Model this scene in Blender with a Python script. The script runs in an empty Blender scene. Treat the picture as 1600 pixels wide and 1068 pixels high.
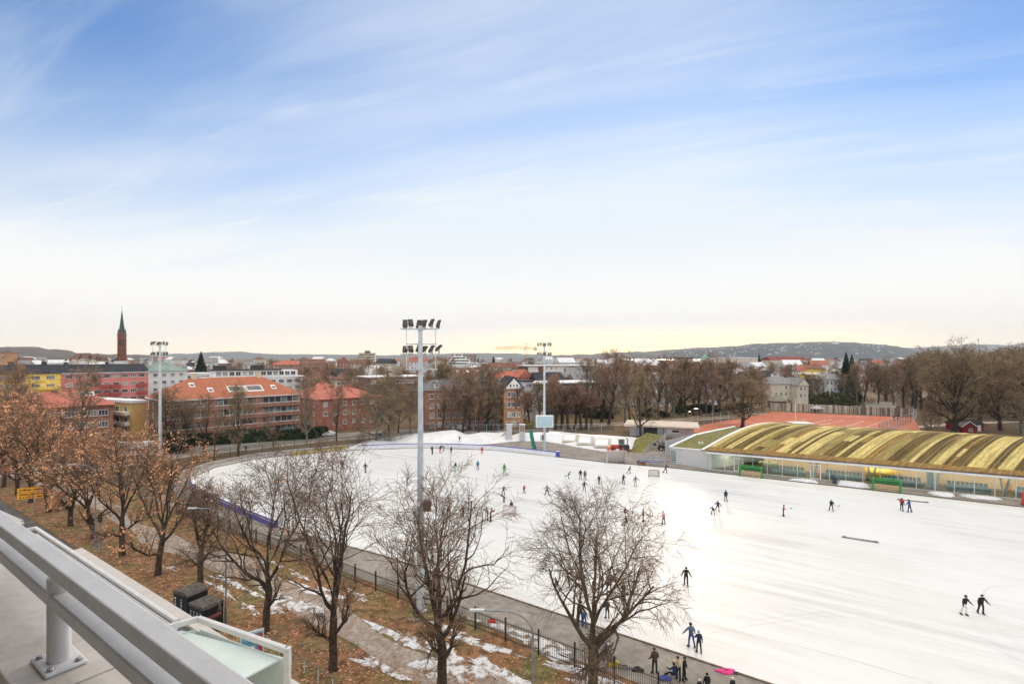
import bpy, bmesh, math, random
from mathutils import Vector, Matrix, noise
R = math.radians
S = bpy.context.scene
C = S.collection

# ------------------------------------------------------------------ camera, world, sun, exposure
CAMZ, F, HY = 22.0, 800.0, 557.0
cd = bpy.data.cameras.new("camera"); cam = bpy.data.objects.new("camera", cd); C.objects.link(cam)
cam.location = (0, 0, CAMZ); cam.rotation_euler = (R(90), 0, 0)
cd.lens = 18; cd.sensor_width = 36; cd.shift_y = (HY-534)/1600
cd.clip_start = 0.05; cd.clip_end = 60000
S.camera = cam
S.view_settings.view_transform = 'Standard'; S.view_settings.look = 'None'
S.view_settings.exposure = 0.70; S.view_settings.gamma = 1
SUN_EL, SUN_AZ = R(9), R(17)
world = bpy.data.worlds.new("World"); S.world = world; world.use_nodes = True
def build_world():
    nt = world.node_tree; N = nt.nodes; L = nt.links
    for n in list(N): N.remove(n)
    out = N.new("ShaderNodeOutputWorld"); bg = N.new("ShaderNodeBackground"); bg.inputs[1].default_value = 0.1
    L.new(bg.outputs[0], out.inputs[0])
    sky = N.new("ShaderNodeTexSky"); sky.sky_type = 'NISHITA'; sky.sun_disc = False
    sky.sun_elevation = SUN_EL; sky.sun_rotation = SUN_AZ; sky.air_density = 1.0; sky.dust_density = 0.1; sky.ozone_density = 2.5
    tc = N.new("ShaderNodeTexCoord"); sep = N.new("ShaderNodeSeparateXYZ"); L.new(tc.outputs['Generated'], sep.inputs[0])
    def M(op, a, b=None, c=None, clamp=False):
        n = N.new("ShaderNodeMath"); n.operation = op; n.use_clamp = clamp
        for i, x in enumerate((a, b, c)):
            if x is None: continue
            if isinstance(x, (int, float)): n.inputs[i].default_value = x
            else: L.new(x, n.inputs[i])
        return n.outputs[0]
    def MR(x, a, b, c, d):
        n = N.new("ShaderNodeMapRange"); n.interpolation_type = 'SMOOTHSTEP'
        L.new(x, n.inputs[0])
        for i, q in enumerate((a, b, c, d)): n.inputs[i+1].default_value = q
        return n.outputs[0]
    X, Y, Z = sep.outputs
    zc = M('MAXIMUM', Z, 0.0)
    den = M('ADD', zc, 0.10)
    px = M('DIVIDE', X, den); py = M('DIVIDE', Y, den)
    comb = N.new("ShaderNodeCombineXYZ"); L.new(px, comb.inputs[0]); L.new(py, comb.inputs[1])
    def cloud(rot, sc, scale, detail, dist, lo, hi):
        m0 = N.new("ShaderNodeMapping"); L.new(comb.outputs[0], m0.inputs[0]); m0.inputs['Rotation'].default_value = (0, 0, rot)
        mp = N.new("ShaderNodeMapping"); L.new(m0.outputs[0], mp.inputs[0]); mp.inputs['Scale'].default_value = sc
        nz = N.new("ShaderNodeTexNoise"); nz.inputs['Scale'].default_value = scale; nz.inputs['Detail'].default_value = detail
        nz.inputs['Roughness'].default_value = 0.58; nz.inputs['Distortion'].default_value = dist
        L.new(mp.outputs[0], nz.inputs['Vector'])
        return MR(nz.outputs[0], lo, hi, 0, 1)
    c1 = cloud(R(16), (0.28, 1.5, 1), 0.9, 6, 0.5, 0.40, 0.72)     # broad bands
    c2 = cloud(R(24), (0.40, 2.0, 1), 2.4, 9, 1.0, 0.47, 0.80)       # fine cirrus
    veil = MR(Z, 0.08, 0.47, 1.0, 0.0)
    ax = M('ABSOLUTE', M('SUBTRACT', X, 0.08))
    sheet_ = M('MULTIPLY', MR(ax, 0.15, 0.68, 1.0, 0.0), MR(Y, 0.0, 0.4, 0.0, 1.0))   # a thin cloud sheet over the way ahead
    m = M('ADD', M('MULTIPLY', veil, 0.98), M('MULTIPLY', c1, 0.30))
    m = M('ADD', M('ADD', m, M('MULTIPLY', c2, 0.22)), M('MULTIPLY', sheet_, 0.42))
    over = MR(Z, 0.56, 0.80, 0.0, 1.0)          # unseen bright cloud overhead, added to light the ice from above
    m = M('MINIMUM', M('ADD', m, over), 1.0)
    m = M('MULTIPLY', m, 0.985)
    # thin-cloud colour: white aloft, warm low down, warmest round the low sun
    d = N.new("ShaderNodeVectorMath"); d.operation = 'DOT_PRODUCT'; L.new(tc.outputs['Generated'], d.inputs[0])
    d.inputs[1].default_value = (math.sin(SUN_AZ), math.cos(SUN_AZ), 0.02)
    sunny = MR(d.outputs['Value'], 0.90, 1.0, 0.0, 1.0)
    low = MR(Z, 0.012, 0.27, 1.0, 0.0)
    vlow = MR(Z, 0.0, 0.07, 1.0, 0.0)
    def mix(f, a, b):
        n = N.new("ShaderNodeMix"); n.data_type = 'RGBA'
        if isinstance(f, float): n.inputs[0].default_value = f
        else: L.new(f, n.inputs[0])
        for i, q in ((6, a), (7, b)):
            if isinstance(q, tuple): n.inputs[i].default_value = (*q, 1)
            else: L.new(q, n.inputs[i])
        return n.outputs[2]
    K = 10.0
    col = mix(low, (0.535*K, 0.58*K, 0.62*K), (0.78*K, 0.73*K, 0.665*K))
    col = mix(over, col, (1.22*K, 1.13*K, 1.0*K))
    fw = MR(d.outputs['Value'], 0.2, 0.9, 0.75, 1.0)
    col = mix(M('MULTIPLY', vlow, fw), col, (1.20*K, 0.95*K, 0.60*K))
    col = mix(M('MULTIPLY', M('MULTIPLY', vlow, sunny), 0.75), col, (2.3*K, 1.55*K, 0.48*K))
    sc = N.new("ShaderNodeVectorMath"); sc.operation = 'SCALE'; L.new(col, sc.inputs[0]); L.new(MR(Y, -0.75, 0.05, 2.0, 1.0), sc.inputs['Scale']); col = sc.outputs[0]   # unseen sky behind the camera, brightness added to light the house fronts
    blue = N.new("ShaderNodeVectorMath"); blue.operation = 'MULTIPLY'; L.new(sky.outputs[0], blue.inputs[0]); blue.inputs[1].default_value = (0.50, 0.98, 1.50)
    L.new(mix(m, blue.outputs[0], col), bg.inputs[0])
build_world()
sd = bpy.data.lights.new("sun", 'SUN'); sun = bpy.data.objects.new("sun", sd); C.objects.link(sun)
sd.energy = 2.0; sd.angle = R(9); sd.color = (1.0, 0.80, 0.58)
sun.rotation_euler = Vector((math.sin(SUN_AZ)*math.cos(SUN_EL), math.cos(SUN_AZ)*math.cos(SUN_EL), math.sin(SUN_EL))).to_track_quat('Z', 'Y').to_euler()

# ------------------------------------------------------------------ frame of the place
U = Vector((-.821, .571, 0)).normalized()     # along the street and the straights of the rink
V = Vector((.571, .821, 0)).normalized()      # from our house out over the rink
def UV(u, v, z=0.0): return U*u + V*v + Vector((0, 0, z))
def G(px, py, z=0.0):                          # the ground point seen there in the survey of the photograph
    Y = (CAMZ-z)*F/(py-HY); return Vector(((px-800)/F*Y, Y, z))
def W(px, py, D): return Vector(((px-800)/F*D, D, CAMZ-(py-HY)/F*D))

# ------------------------------------------------------------------ materials
MATS = {}
def mat(name, col, rough=0.8, var=0.0, scale=3.0, metal=0.0, col2=None, thr=(0.42, 0.58), bump=0.0, detail=4.0, spec=0.3, stretch=None, bscale=None):
    if name in MATS: return MATS[name]
    m = bpy.data.materials.new(name); m.use_nodes = True; nt = m.node_tree; N = nt.nodes; L = nt.links
    p = N["Principled BSDF"]; p.inputs['Roughness'].default_value = rough; p.inputs['Metallic'].default_value = metal
    p.inputs['Specular IOR Level'].default_value = spec
    c = tuple(col)+(1,); p.inputs['Base Color'].default_value = c
    if var or col2 or bump:
        tc = N.new("ShaderNodeTexCoord"); src = tc.outputs['Object']
        if stretch:
            mp = N.new("ShaderNodeMapping"); mp.inputs['Scale'].default_value = stretch; L.new(src, mp.inputs[0]); src = mp.outputs[0]
        nz = N.new("ShaderNodeTexNoise"); nz.inputs['Scale'].default_value = scale; nz.inputs['Detail'].default_value = detail
        nz.inputs['Roughness'].default_value = 0.65; L.new(src, nz.inputs['Vector'])
        if var or col2:
            mr = N.new("ShaderNodeMapRange"); mr.inputs[1].default_value = thr[0]; mr.inputs[2].default_value = thr[1]
            L.new(nz.outputs[0], mr.inputs[0])
            mx = N.new("ShaderNodeMix"); mx.data_type = 'RGBA'; L.new(mr.outputs[0], mx.inputs[0])
            if col2: a, b = c, tuple(col2)+(1,)
            else: a, b = tuple(x*(1-var) for x in col)+(1,), tuple(min(1, x*(1+var)) for x in col)+(1,)
            mx.inputs[6].default_value = a; mx.inputs[7].default_value = b
            res = mx.outputs[2]
            if col2 and var:
                n2 = N.new("ShaderNodeTexNoise"); n2.inputs['Scale'].default_value = scale*6; n2.inputs['Detail'].default_value = 3; L.new(src, n2.inputs['Vector'])
                m2 = N.new("ShaderNodeMapRange"); m2.inputs[1].default_value = .3; m2.inputs[2].default_value = .7; m2.inputs[3].default_value = 1-var; m2.inputs[4].default_value = 1+var; L.new(n2.outputs[0], m2.inputs[0])
                vm = N.new("ShaderNodeVectorMath"); vm.operation = 'SCALE'; L.new(res, vm.inputs[0]); L.new(m2.outputs[0], vm.inputs['Scale']); res = vm.outputs[0]
            L.new(res, p.inputs['Base Color'])
        if bump:
            if bscale:
                nb = N.new("ShaderNodeTexNoise"); nb.inputs['Scale'].default_value = bscale; nb.inputs['Detail'].default_value = 4; L.new(src, nb.inputs['Vector']); bo = nb.outputs[0]
            else: bo = nz.outputs[0]
            bp = N.new("ShaderNodeBump"); bp.inputs['Strength'].default_value = bump; bp.inputs['Distance'].default_value = 0.05
            L.new(bo, bp.inputs['Height']); L.new(bp.outputs[0], p.inputs['Normal'])
    MATS[name] = m; return m
def glassy(name, tint, alpha, rough=0.06):
    if name in MATS: return MATS[name]
    m = bpy.data.materials.new(name); m.use_nodes = True; nt = m.node_tree; N = nt.nodes; L = nt.links
    N.remove(N["Principled BSDF"]); out = N["Material Output"]
    tr = N.new("ShaderNodeBsdfTransparent"); tr.inputs[0].default_value = (*tint, 1)
    gl = N.new("ShaderNodeBsdfGlossy"); gl.inputs['Roughness'].default_value = rough; gl.inputs[0].default_value = (.9, .95, .95, 1)
    mx = N.new("ShaderNodeMixShader"); mx.inputs[0].default_value = alpha
    L.new(tr.outputs[0], mx.inputs[1]); L.new(gl.outputs[0], mx.inputs[2]); L.new(mx.outputs[0], out.inputs[0])
    MATS[name] = m; return m

# ------------------------------------------------------------------ mesh helpers
class MB:
    def __init__(s): s.v = []; s.f = []; s.m = []
    def add(s, vs, fs, mi=0):
        o = len(s.v); s.v.extend(Vector(x) for x in vs); s.f.extend([tuple(i+o for i in f) for f in fs]); s.m.extend([mi]*len(fs)); return s
    def box(s, c, size, rz=0.0, mi=0, M=None):
        hx, hy, hz = size[0]/2, size[1]/2, size[2]/2; cs, sn = math.cos(rz), math.sin(rz); c = Vector(c)
        vs = []
        for z in (-hz, hz):
            for x, y in ((-hx, -hy), (hx, -hy), (hx, hy), (-hx, hy)):
                q = Vector((x, y, z)); q = (M @ q) if M is not None else Vector((x*cs-y*sn, x*sn+y*cs, z))
                vs.append(q+c)
        return s.add(vs, [(3, 2, 1, 0), (4, 5, 6, 7), (0, 1, 5, 4), (1, 2, 6, 5), (2, 3, 7, 6), (3, 0, 4, 7)], mi)
    def beam(s, a, b, w, h, up=(0, 0, 1), mi=0):
        a, b = Vector(a), Vector(b); d = (b-a); L = d.length; d.normalize(); up = Vector(up)
        sd = d.cross(up); sd.normalize(); u2 = sd.cross(d)
        M = Matrix((d, sd, u2)).transposed()
        return s.box((a+b)/2, (L, w, h), M=M, mi=mi)
    def tube(s, pts, rad, n=6, mi=0, cap=True):
        pts = [Vector(p) for p in pts]; o = len(s.v); k = len(pts)
        if isinstance(rad, (int, float)): rad = [rad]*k
        for i in range(k):
            d = (pts[min(i+1, k-1)]-pts[max(i-1, 0)])
            ref = Vector((0, 0, 1)) if abs(d.z) < 0.9*d.length else Vector((1, 0, 0))
            a = d.cross(ref); a.normalize(); b = d.cross(a); b.normalize()
            for j in range(n):
                t = 2*math.pi*j/n; s.v.append(pts[i]+a*(math.cos(t)*rad[i])+b*(math.sin(t)*rad[i]))
        for i in range(k-1):
            for j in range(n):
                q = (j+1) % n; s.f.append((o+i*n+j, o+i*n+q, o+(i+1)*n+q, o+(i+1)*n+j)); s.m.append(mi)
        if cap and n > 3:
            s.f.append(tuple(o+j for j in range(n))[::-1]); s.m.append(mi)
            s.f.append(tuple(o+(k-1)*n+j for j in range(n))); s.m.append(mi)
        return s
    def prism(s, poly, z0, z1, mi=0, mtop=None):
        n = len(poly); a = [Vector((p[0], p[1], z0)) for p in poly]; b = [Vector((p[0], p[1], z1)) for p in poly]
        s.add(a+b, [(i, (i+1) % n, n+(i+1) % n, n+i) for i in range(n)] + [tuple(range(n))[::-1]], mi)
        o = len(s.v)-2*n; s.f.append(tuple(o+n+i for i in range(n))); s.m.append(mi if mtop is None else mtop); return s
    def lathe(s, c, prof, n=12, mi=0):
        c = Vector(c); o = len(s.v)
        for r, z in prof:
            for j in range(n): t = 2*math.pi*j/n; s.v.append(c+Vector((r*math.cos(t), r*math.sin(t), z)))
        for i in range(len(prof)-1):
            for j in range(n):
                q = (j+1) % n; s.f.append((o+i*n+j, o+i*n+q, o+(i+1)*n+q, o+(i+1)*n+j)); s.m.append(mi)
        return s
    def strip(s, a, b, mi=0, flip=False):
        n = len(a); return s.add(list(a)+list(b), [((i, i+1, n+i+1, n+i) if not flip else (n+i, n+i+1, i+1, i)) for i in range(n-1)], mi)
    def build(s, name, mats, parent=None, loc=None, smooth=False):
        me = bpy.data.meshes.new(name)
        off = Vector(loc) if loc is not None else Vector(); q = parent
        while q is not None: off = off + q.location; q = q.parent
        if off.length_squared: me.from_pydata([v-off for v in s.v], [], s.f)
        else: me.from_pydata(s.v, [], s.f)
        if not isinstance(mats, (list, tuple)): mats = [mats]
        for m in mats: me.materials.append(m)
        if len(mats) > 1: me.polygons.foreach_set("material_index", s.m)
        if smooth: me.polygons.foreach_set("use_smooth", [True]*len(me.polygons))
        me.update()
        o = bpy.data.objects.new(name, me); C.objects.link(o)
        if parent is not None: o.parent = parent
        elif loc is not None: o.location = loc
        return o
def tag(o, label=None, cat=None, group=None, kind=None):
    if label: o['label'] = label
    if cat: o['category'] = cat
    if group: o['group'] = group
    if kind: o['kind'] = kind
    return o
def thing(name, label, cat, loc=(0, 0, 0), group=None):      # an Empty at the base of a thing that parents its parts
    o = bpy.data.objects.new(name, None); C.objects.link(o); o.location = loc; o.empty_display_size = .3
    return tag(o, label, cat, group)
def dup(root, loc, rz=0.0, label=None, group=None, scale=None):
    r = root.copy(); C.objects.link(r); r.location = loc; r.rotation_euler = (0, 0, rz)
    if scale is not None: r.scale = scale if not isinstance(scale, (int, float)) else (scale,)*3
    if label: r['label'] = label
    if group: r['group'] = group
    for ch in list(root.children):
        c = ch.copy(); C.objects.link(c); c.parent = r
        for g in list(ch.children):
            d = g.copy(); C.objects.link(d); d.parent = c
    return r
ORD = "first second third fourth fifth sixth seventh eighth ninth tenth eleventh twelfth thirteenth fourteenth fifteenth sixteenth seventeenth eighteenth nineteenth twentieth".split()
def nth(i): return ORD[i] if i < 20 else ("twenty-"+ORD[i-20] if i < 29 else "thirtieth" if i == 29 else "thirty-"+ORD[i-30] if i < 39 else "fortieth")
def sheet(name, pts, z, m, kind='structure', res=None):
    mb = MB(); mb.add([Vector((p[0], p[1], 0)) for p in pts], [tuple(range(len(pts)))])
    o = mb.build(name, m); o.location.z = z
    # keep it facing up
    if o.data.polygons[0].normal.z < 0: o.data.flip_normals()
    return tag(o, kind=kind)
# ------------------------------------------------------------------ the setting: ground, ice, streets, hills, water
M_ground = mat('dry winter turf', (.10, .075, .04), .95, .4, .25, col2=(.15, .09, .045), bump=.4, bscale=6)
M_asph = mat('worn asphalt', (.22, .195, .17), .9, .18, .25, col2=(.28, .25, .215), bump=.25, bscale=30)
M_street = mat('dark street asphalt', (.085, .083, .086), .85, .25, .3, col2=(.12, .112, .105), bump=.25, bscale=30)
M_gravel = mat('gravel path', (.30, .235, .185), .95, .25, .5, col2=(.38, .32, .27), bump=.4, bscale=20)
M_leafy = mat('leaf litter turf', (.235, .12, .058), .95, .5, .22, col2=(.15, .13, .05), thr=(.45, .6), bump=.5, bscale=9)
M_snow = mat('old snow', (.68, .68, .685), .6, .06, .5, bump=.35, bscale=1.5)
M_snowp = mat('melting snow', (.20, .13, .08), .75, .08, 1.1, col2=(.68, .68, .685), thr=(.42, .54), bump=.35, bscale=3, detail=8)
M_clay = mat('red clay', (.48, .15, .085), .9, .18, .12, col2=(.50, .25, .18), thr=(.5, .72))
M_conc = mat('pale concrete', (.46, .45, .43), .8, .12, .5, bump=.1)
M_white = mat('white paint', (.78, .78, .77), .5, .05, .8)
M_steel = mat('galvanised steel', (.52, .57, .59), .5, .10, 2.0, metal=.1)
M_dark = mat('dark metal', (.03, .03, .034), .5, .3, 3)
M_bark = mat('bark', (.06, .042, .03), .95, .4, 4)
M_twig = mat('twigs', (.17, .11, .072), .95, .3, 1.5)

gnd = MB(); E = 14000
gnd.add([(-E, -400, 0), (E, -400, 0), (E, E, 0), (-E, E, 0)], [(0, 1, 2, 3)])
tag(gnd.build('ground', M_ground), kind='structure')
sheet('street', [UV(-60, 5), UV(190, 5), UV(190, 19.6), UV(-60, 19.6)], .010, M_street)
sheet('verge', [UV(-60, 19.8), UV(120, 19.8), UV(120, 33), UV(-60, 33)], .014, M_leafy)
pa = [UV(u, 25.6+.7*math.sin(u*.16)+.4*math.sin(u*.43)) for u in range(-40, 121, 3)]; pb = [UV(u, 28.4+.8*math.sin(u*.13+1)+.5*math.sin(u*.37)) for u in range(-40, 121, 3)]
mb = MB(); mb.strip(pb, pa); tag(mb.build('path', M_gravel), kind='structure').location.z = .022
# asphalt round the rink
sheet('rink_apron', [UV(-70, 33.2), UV(96, 33.2)]+[G(285, 790), G(268, 760), G(285, 735), G(345, 719), G(450, 702), G(560, 692), G(640, 691), G(700, 693), G(790, 688), G(870, 690), G(940, 702), G(985, 706), G(1010, 700), G(1045, 700), G(1110, 732), G(1600, 779), UV(-70, 108)], .018, M_asph)
# ice
def ice_mat():
    m = bpy.data.materials.new('rink ice'); m.use_nodes = True; nt = m.node_tree; N = nt.nodes; L = nt.links; p = N["Principled BSDF"]
    tc = N.new("ShaderNodeTexCoord")
    def nz(rot, scl, scale, det, lo, hi, dist=0.0):
        m0 = N.new("ShaderNodeMapping"); m0.inputs['Rotation'].default_value = (0, 0, rot); mp = N.new("ShaderNodeMapping"); mp.inputs['Scale'].default_value = scl; L.new(m0.outputs[0], mp.inputs[0])
        n = N.new("ShaderNodeTexNoise"); n.inputs['Scale'].default_value = scale; n.inputs['Detail'].default_value = det; n.inputs['Roughness'].default_value = .65; n.inputs['Distortion'].default_value = dist
        L.new(tc.outputs['Object'], m0.inputs[0]); L.new(mp.outputs[0], n.inputs['Vector'])
        r = N.new("ShaderNodeMapRange"); r.inputs[1].default_value = lo; r.inputs[2].default_value = hi; L.new(n.outputs[0], r.inputs[0]); return r.outputs[0]
    a = nz(R(35), (.035, .8, 1), 1.0, 6, .40, .72)          # long resurfacing streaks along the track
    b = nz(0, (1, 1, 1), .05, 4, .38, .66)                 # broad worn zones
    c = nz(R(28), (.10, 1.6, 1), .7, 7, .52, .82, .5)
    s1 = nz(R(100), (.25, 5, 1), 1.0, 5, .56, .80, .8); s2 = nz(R(-15), (.2, 5, 1), 1.1, 5, .56, .80, .8)     # crossing skate tracks
    ad = N.new("ShaderNodeMath"); ad.operation = 'MULTIPLY'; L.new(a, ad.inputs[0]); L.new(b, ad.inputs[1])
    ad2 = N.new("ShaderNodeMath"); ad2.operation = 'MULTIPLY_ADD'; L.new(c, ad2.inputs[0]); ad2.inputs[1].default_value = .35; L.new(ad.outputs[0], ad2.inputs[2]); ad2.use_clamp = True
    for q in (s1, s2):
        e = N.new("ShaderNodeMath"); e.operation = 'MULTIPLY_ADD'; e.use_clamp = True; L.new(q, e.inputs[0]); e.inputs[1].default_value = .16; L.new(ad2.outputs[0], e.inputs[2]); ad2 = e
    mx = N.new("ShaderNodeMix"); mx.data_type = 'RGBA'; L.new(ad2.outputs[0], mx.inputs[0])
    mx.inputs[6].default_value = (.66, .66, .65, 1); mx.inputs[7].default_value = (.43, .42, .40, 1)
    L.new(mx.outputs[2], p.inputs['Base Color']); p.inputs['Roughness'].default_value = .5; p.inputs['Specular IOR Level'].default_value = .08
    return m
M_ice = ice_mat()
ICE_PX = [(600, 868), (430, 822), (372, 796), (330, 776), (307, 764), (300, 753), (308, 743), (335, 731), (400, 717.5), (480, 708.5), (560, 703.5), (660, 700), (770, 703.5), (870, 714), (940, 722), (1050, 731.5), (1325, 762), (1600, 793)]
ICE = [UV(-70, 38.2), UV(0, 38.2), UV(25, 38.3)] + [G(*p) for p in ICE_PX] + [UV(-70, 104.5)]
sheet('ice', ICE, .030, M_ice)
# painted lines frozen in the ice (thin dark strokes, faint from here)
M_line = mat('faint ice marking', (.50, .50, .51), .4, .1, 2)
def stroke(name, pts, w, m, z):
    a, b = [], []
    for i, p in enumerate(pts):
        d = (pts[min(i+1, len(pts)-1)]-pts[max(i-1, 0)]); n = Vector((-d.y, d.x, 0)).normalized()*(w/2)
        a.append(p+n); b.append(p-n)
    q = MB(); q.strip(b, a); o = q.build(name, m); o.location.z = z; tag(o, kind='structure'); return o
def arc(c, r, a0, a1, n=40): return [Vector((c[0]+r*math.cos(a0+(a1-a0)*i/n), c[1]+r*math.sin(a0+(a1-a0)*i/n), 0)) for i in range(n+1)]
stroke('ice_marking', [G(1105, 990), G(1180, 976), G(1300, 961), G(1420, 972), G(1520, 1000), G(1640, 1050)], .07, M_line, .034)
stroke('ice_marking', [G(1180, 968), G(1300, 955), G(1400, 962), G(1500, 986), G(1640, 1034)], .05, M_line, .035)
stroke('ice_marking', arc(G(1660, 955), 5.0, R(60), R(250)), .07, M_line, .034)
stroke('ice_marking', [G(1200, 850), G(1235, 834)], .06, M_line, .034)
stroke('ice_marking', [G(1150, 745), G(1230, 738)], .06, M_line, .034)
stroke('ice_marking', [G(960, 940), G(1150, 985), G(1330, 1030), G(1480, 1075)], .06, M_line, .036)
# edging of the ice: a low dark kerb and a dirty slush rim
M_edge = mat('brown edge board', (.16, .11, .085), .8, .3, 2)
def edge_run(name, pts, w, h, m, z0=0.0):
    q = MB()
    for a, b in zip(pts[:-1], pts[1:]): q.beam(a+Vector((0, 0, z0+h/2)), b+Vector((0, 0, z0+h/2)), w, h)
    return tag(q.build(name, m), kind='structure')
edge_run('rink_kerb', [UV(-60, 38.15), UV(0, 38.15), UV(25, 38.2), G(600, 868.6), G(430, 822.6)], .14, .10, M_edge)
edge_run('rink_kerb', [G(870, 713.5), G(940, 721.3), G(1050, 730.6), G(1325, 761), G(1600, 791.6), UV(-66, 104.7)], .16, .09, M_dark)
edge_run('rink_kerb', [G(300, 752), G(306, 742), G(333, 729.5), G(398, 716), G(478, 707), G(560, 702.3)], .5, .22, M_conc)
edge_run('rink_kerb', [G(285, 738), G(330, 723), G(400, 709.5), G(478, 701.5), G(540, 697)], .35, .25, M_conc)
def blob(rng, c, rx, ry, rz, n=34, rough=.35):
    ph = [rng.random()*6.28 for _ in range(5)]
    P = []
    for i in range(n):
        t = 6.2832*i/n; k = 1+rough*(.5*math.sin(2*t+ph[0])+.4*math.sin(3*t+ph[1])+.35*math.sin(5*t+ph[2])+.25*math.sin(9*t+ph[3])+.2*math.sin(14*t+ph[4]))
        x, y = rx*k*math.cos(t), ry*k*math.sin(t); P.append(Vector((c.x+x*math.cos(rz)-y*math.sin(rz), c.y+x*math.sin(rz)+y*math.cos(rz), 0)))
    return P
def snow_patch(rng, c, rx, ry, rz, h=.05, rough=.35, z=.02):
    P = blob(rng, c, rx, ry, rz, 44, rough); q = MB(); n = len(P)
    rings = [P, [c.lerp(p, .8) for p in P], [c.lerp(p, .4) for p in P]]
    vs = []
    for k, ring in enumerate(rings): vs += [Vector((p.x, p.y, z+(0, h*.75, h)[k]+(rng.random()*h*.3 if k else 0))) for p in ring]
    vs.append(Vector((c.x, c.y, z+h)))
    fs = []
    for k in range(2): fs += [(k*n+i, k*n+(i+1) % n, (k+1)*n+(i+1) % n, (k+1)*n+i) for i in range(n)]
    fs += [(2*n+i, 2*n+(i+1) % n, 3*n) for i in range(n)]
    q.add(vs, fs); return tag(q.build('snow', M_snowp if h < .2 else M_snow, smooth=True), kind='structure')
rs = random.Random(4); au = math.atan2(U.y, U.x)
for x, y, rx, ry in ((450, 940, 3.4, 1.2), (500, 925, 3.0, .9), (365, 912, 3.4, .5), (345, 920, 2.0, .5), (390, 950, 1.3, .45), (430, 950, 1.6, .6), (640, 1000, 3.6, .9), (590, 1040, 1.8, .7), (735, 1000, 3.2, .7), (700, 1040, 3.2, 1.3), (760, 1045, 2.6, .9), (850, 1010, 3.2, .7), (800, 985, 3.0, .5), (900, 1050, 3.4, .8), (268, 888, 1.2, .35), (830, 1085, 2.6, 1.0), (960, 1075, 3.0, .6), (1000, 1100, 3, 1.1), (560, 930, 1.5, .4), (425, 880, 2.2, .4), (600, 985, 1.2, .4), (470, 900, 1.6, .3), (680, 975, 1.6, .4)):
    snow_patch(rs, G(x, y), rx*.9, ry*.85, au+rs.uniform(-.12, .12), .05, .75, z=.028)
# far street beyond the rink with its pavement, park paths
road = [(-60, 745, 722), (60, 738, 712), (180, 728, 706), (250, 717, 703), (300, 709, 697), (420, 696, 685), (520, 685, 677), (620, 678, 671), (760, 672, 666.5), (900, 668, 664)]
mb = MB(); mb.strip([G(x, a) for x, a, b in road], [G(x, b) for x, a, b in road]); tag(mb.build('road', mat('road', (.20, .185, .165), .9, .12, .2)), kind='structure').location.z = .012
mb = MB(); mb.strip([G(x, a+3.6) for x, a, b in road], [G(x, a+1.3) for x, a, b in road]); tag(mb.build('pavement', M_gravel), kind='structure').location.z = .03
mb = MB()
for (x0, a0, b0), (x1, a1, b1) in zip(road[:-1], road[1:]): mb.beam(G(x0, a0+1, .06), G(x1, a1+1, .06), .2, .12)
tag(mb.build('kerb', M_conc), kind='structure')
M_pp = mat('pale park path', (.42, .34, .28), .95, .12, .3)
for w, P in ((2.6, [(880, 667), (960, 663.5), (1040, 659), (1130, 653), (1210, 648)]), (2.0, [(860, 664), (950, 661), (1040, 656), (1130, 650.5), (1200, 645)]), (3.4, [(1420, 668), (1500, 661), (1620, 658)])):
    stroke('path', [G(*p) for p in P], w, M_pp, .02)
sheet('park_lawn', [G(850, 672), G(980, 664), G(1200, 646), G(1290, 640), G(1210, 632), G(1020, 640), G(840, 660)], .015, mat('park leaf lawn', (.22, .12, .06), .95, .35, .15, col2=(.15, .13, .05)))
sheet('tennis_court', [G(1040, 690), G(1180, 690), G(1440, 676), G(1428, 652), G(1210, 643), G(1195, 646), G(1100, 663)], .024, M_clay)
M_ct = mat('dusty court lines', (.55, .40, .34), .9, .2, .6)
for P in (((1080, 685), (1130, 668)), ((1105, 688), (1160, 668)), ((1090, 676), (1170, 679)), ((1300, 655), (1230, 668)), ((1320, 656), (1255, 669)), ((1265, 661), (1350, 665)), ((1350, 658), (1300, 672)), ((1375, 660), (1330, 674)), ((1310, 668), (1400, 667))):
    stroke('court_line', [G(*p) for p in P], .5, M_ct, .028)
# snow bank behind the far bend
def mound(name, cols, m, D1, D2, nz=.12, seed=1):
    rg = random.Random(seed); q = MB(); rows = []
    def smp(px):
        for (x0, f0, c0), (x1, f1, c1) in zip(cols[:-1], cols[1:]):
            if x0 <= px <= x1: t = (px-x0)/(x1-x0); return f0+(f1-f0)*t, c0+(c1-c0)*t
        return cols[-1][1:]
    xs = [cols[0][0]+(cols[-1][0]-cols[0][0])*i/48 for i in range(49)]
    K = 9; rws = [[] for _ in range(K+2)]
    for x in xs:
        f, c = smp(x); a = G(x, f); E1 = min(D1, (CAMZ-.25)*F/(c-HY)); zc = max(.05, CAMZ-(c-HY)/F*E1); E2 = E1+min(D2-D1, .6+zc*4)
        b = W(x, c, E1)
        for k in range(K+1):
            t = k/K; p = a.lerp(Vector((b.x, b.y, 0)), t); h = zc*math.sin(t*math.pi/2)**1.1
            p.z = h+nz*noise.noise(Vector((p.x*.22, p.y*.22, seed)))*min(1, t*3) - (.03 if k == 0 else 0); rws[k].append(p)
        rws[K+1].append(Vector(((x-800)/F*E2, E2, -.03)))
    for k in range(K+1): q.strip(rws[k], rws[k+1])
    return tag(q.build(name, m, smooth=True), kind='structure')
mound('snow', [(540, 705, 700), (575, 701, 688), (610, 699, 683), (660, 697, 676), (690, 695.5, 672), (712, 696, 671.5), (728, 696, 677), (760, 694, 676), (790, 691, 675)], M_snow, 139, 147, .35, 3)
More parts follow.
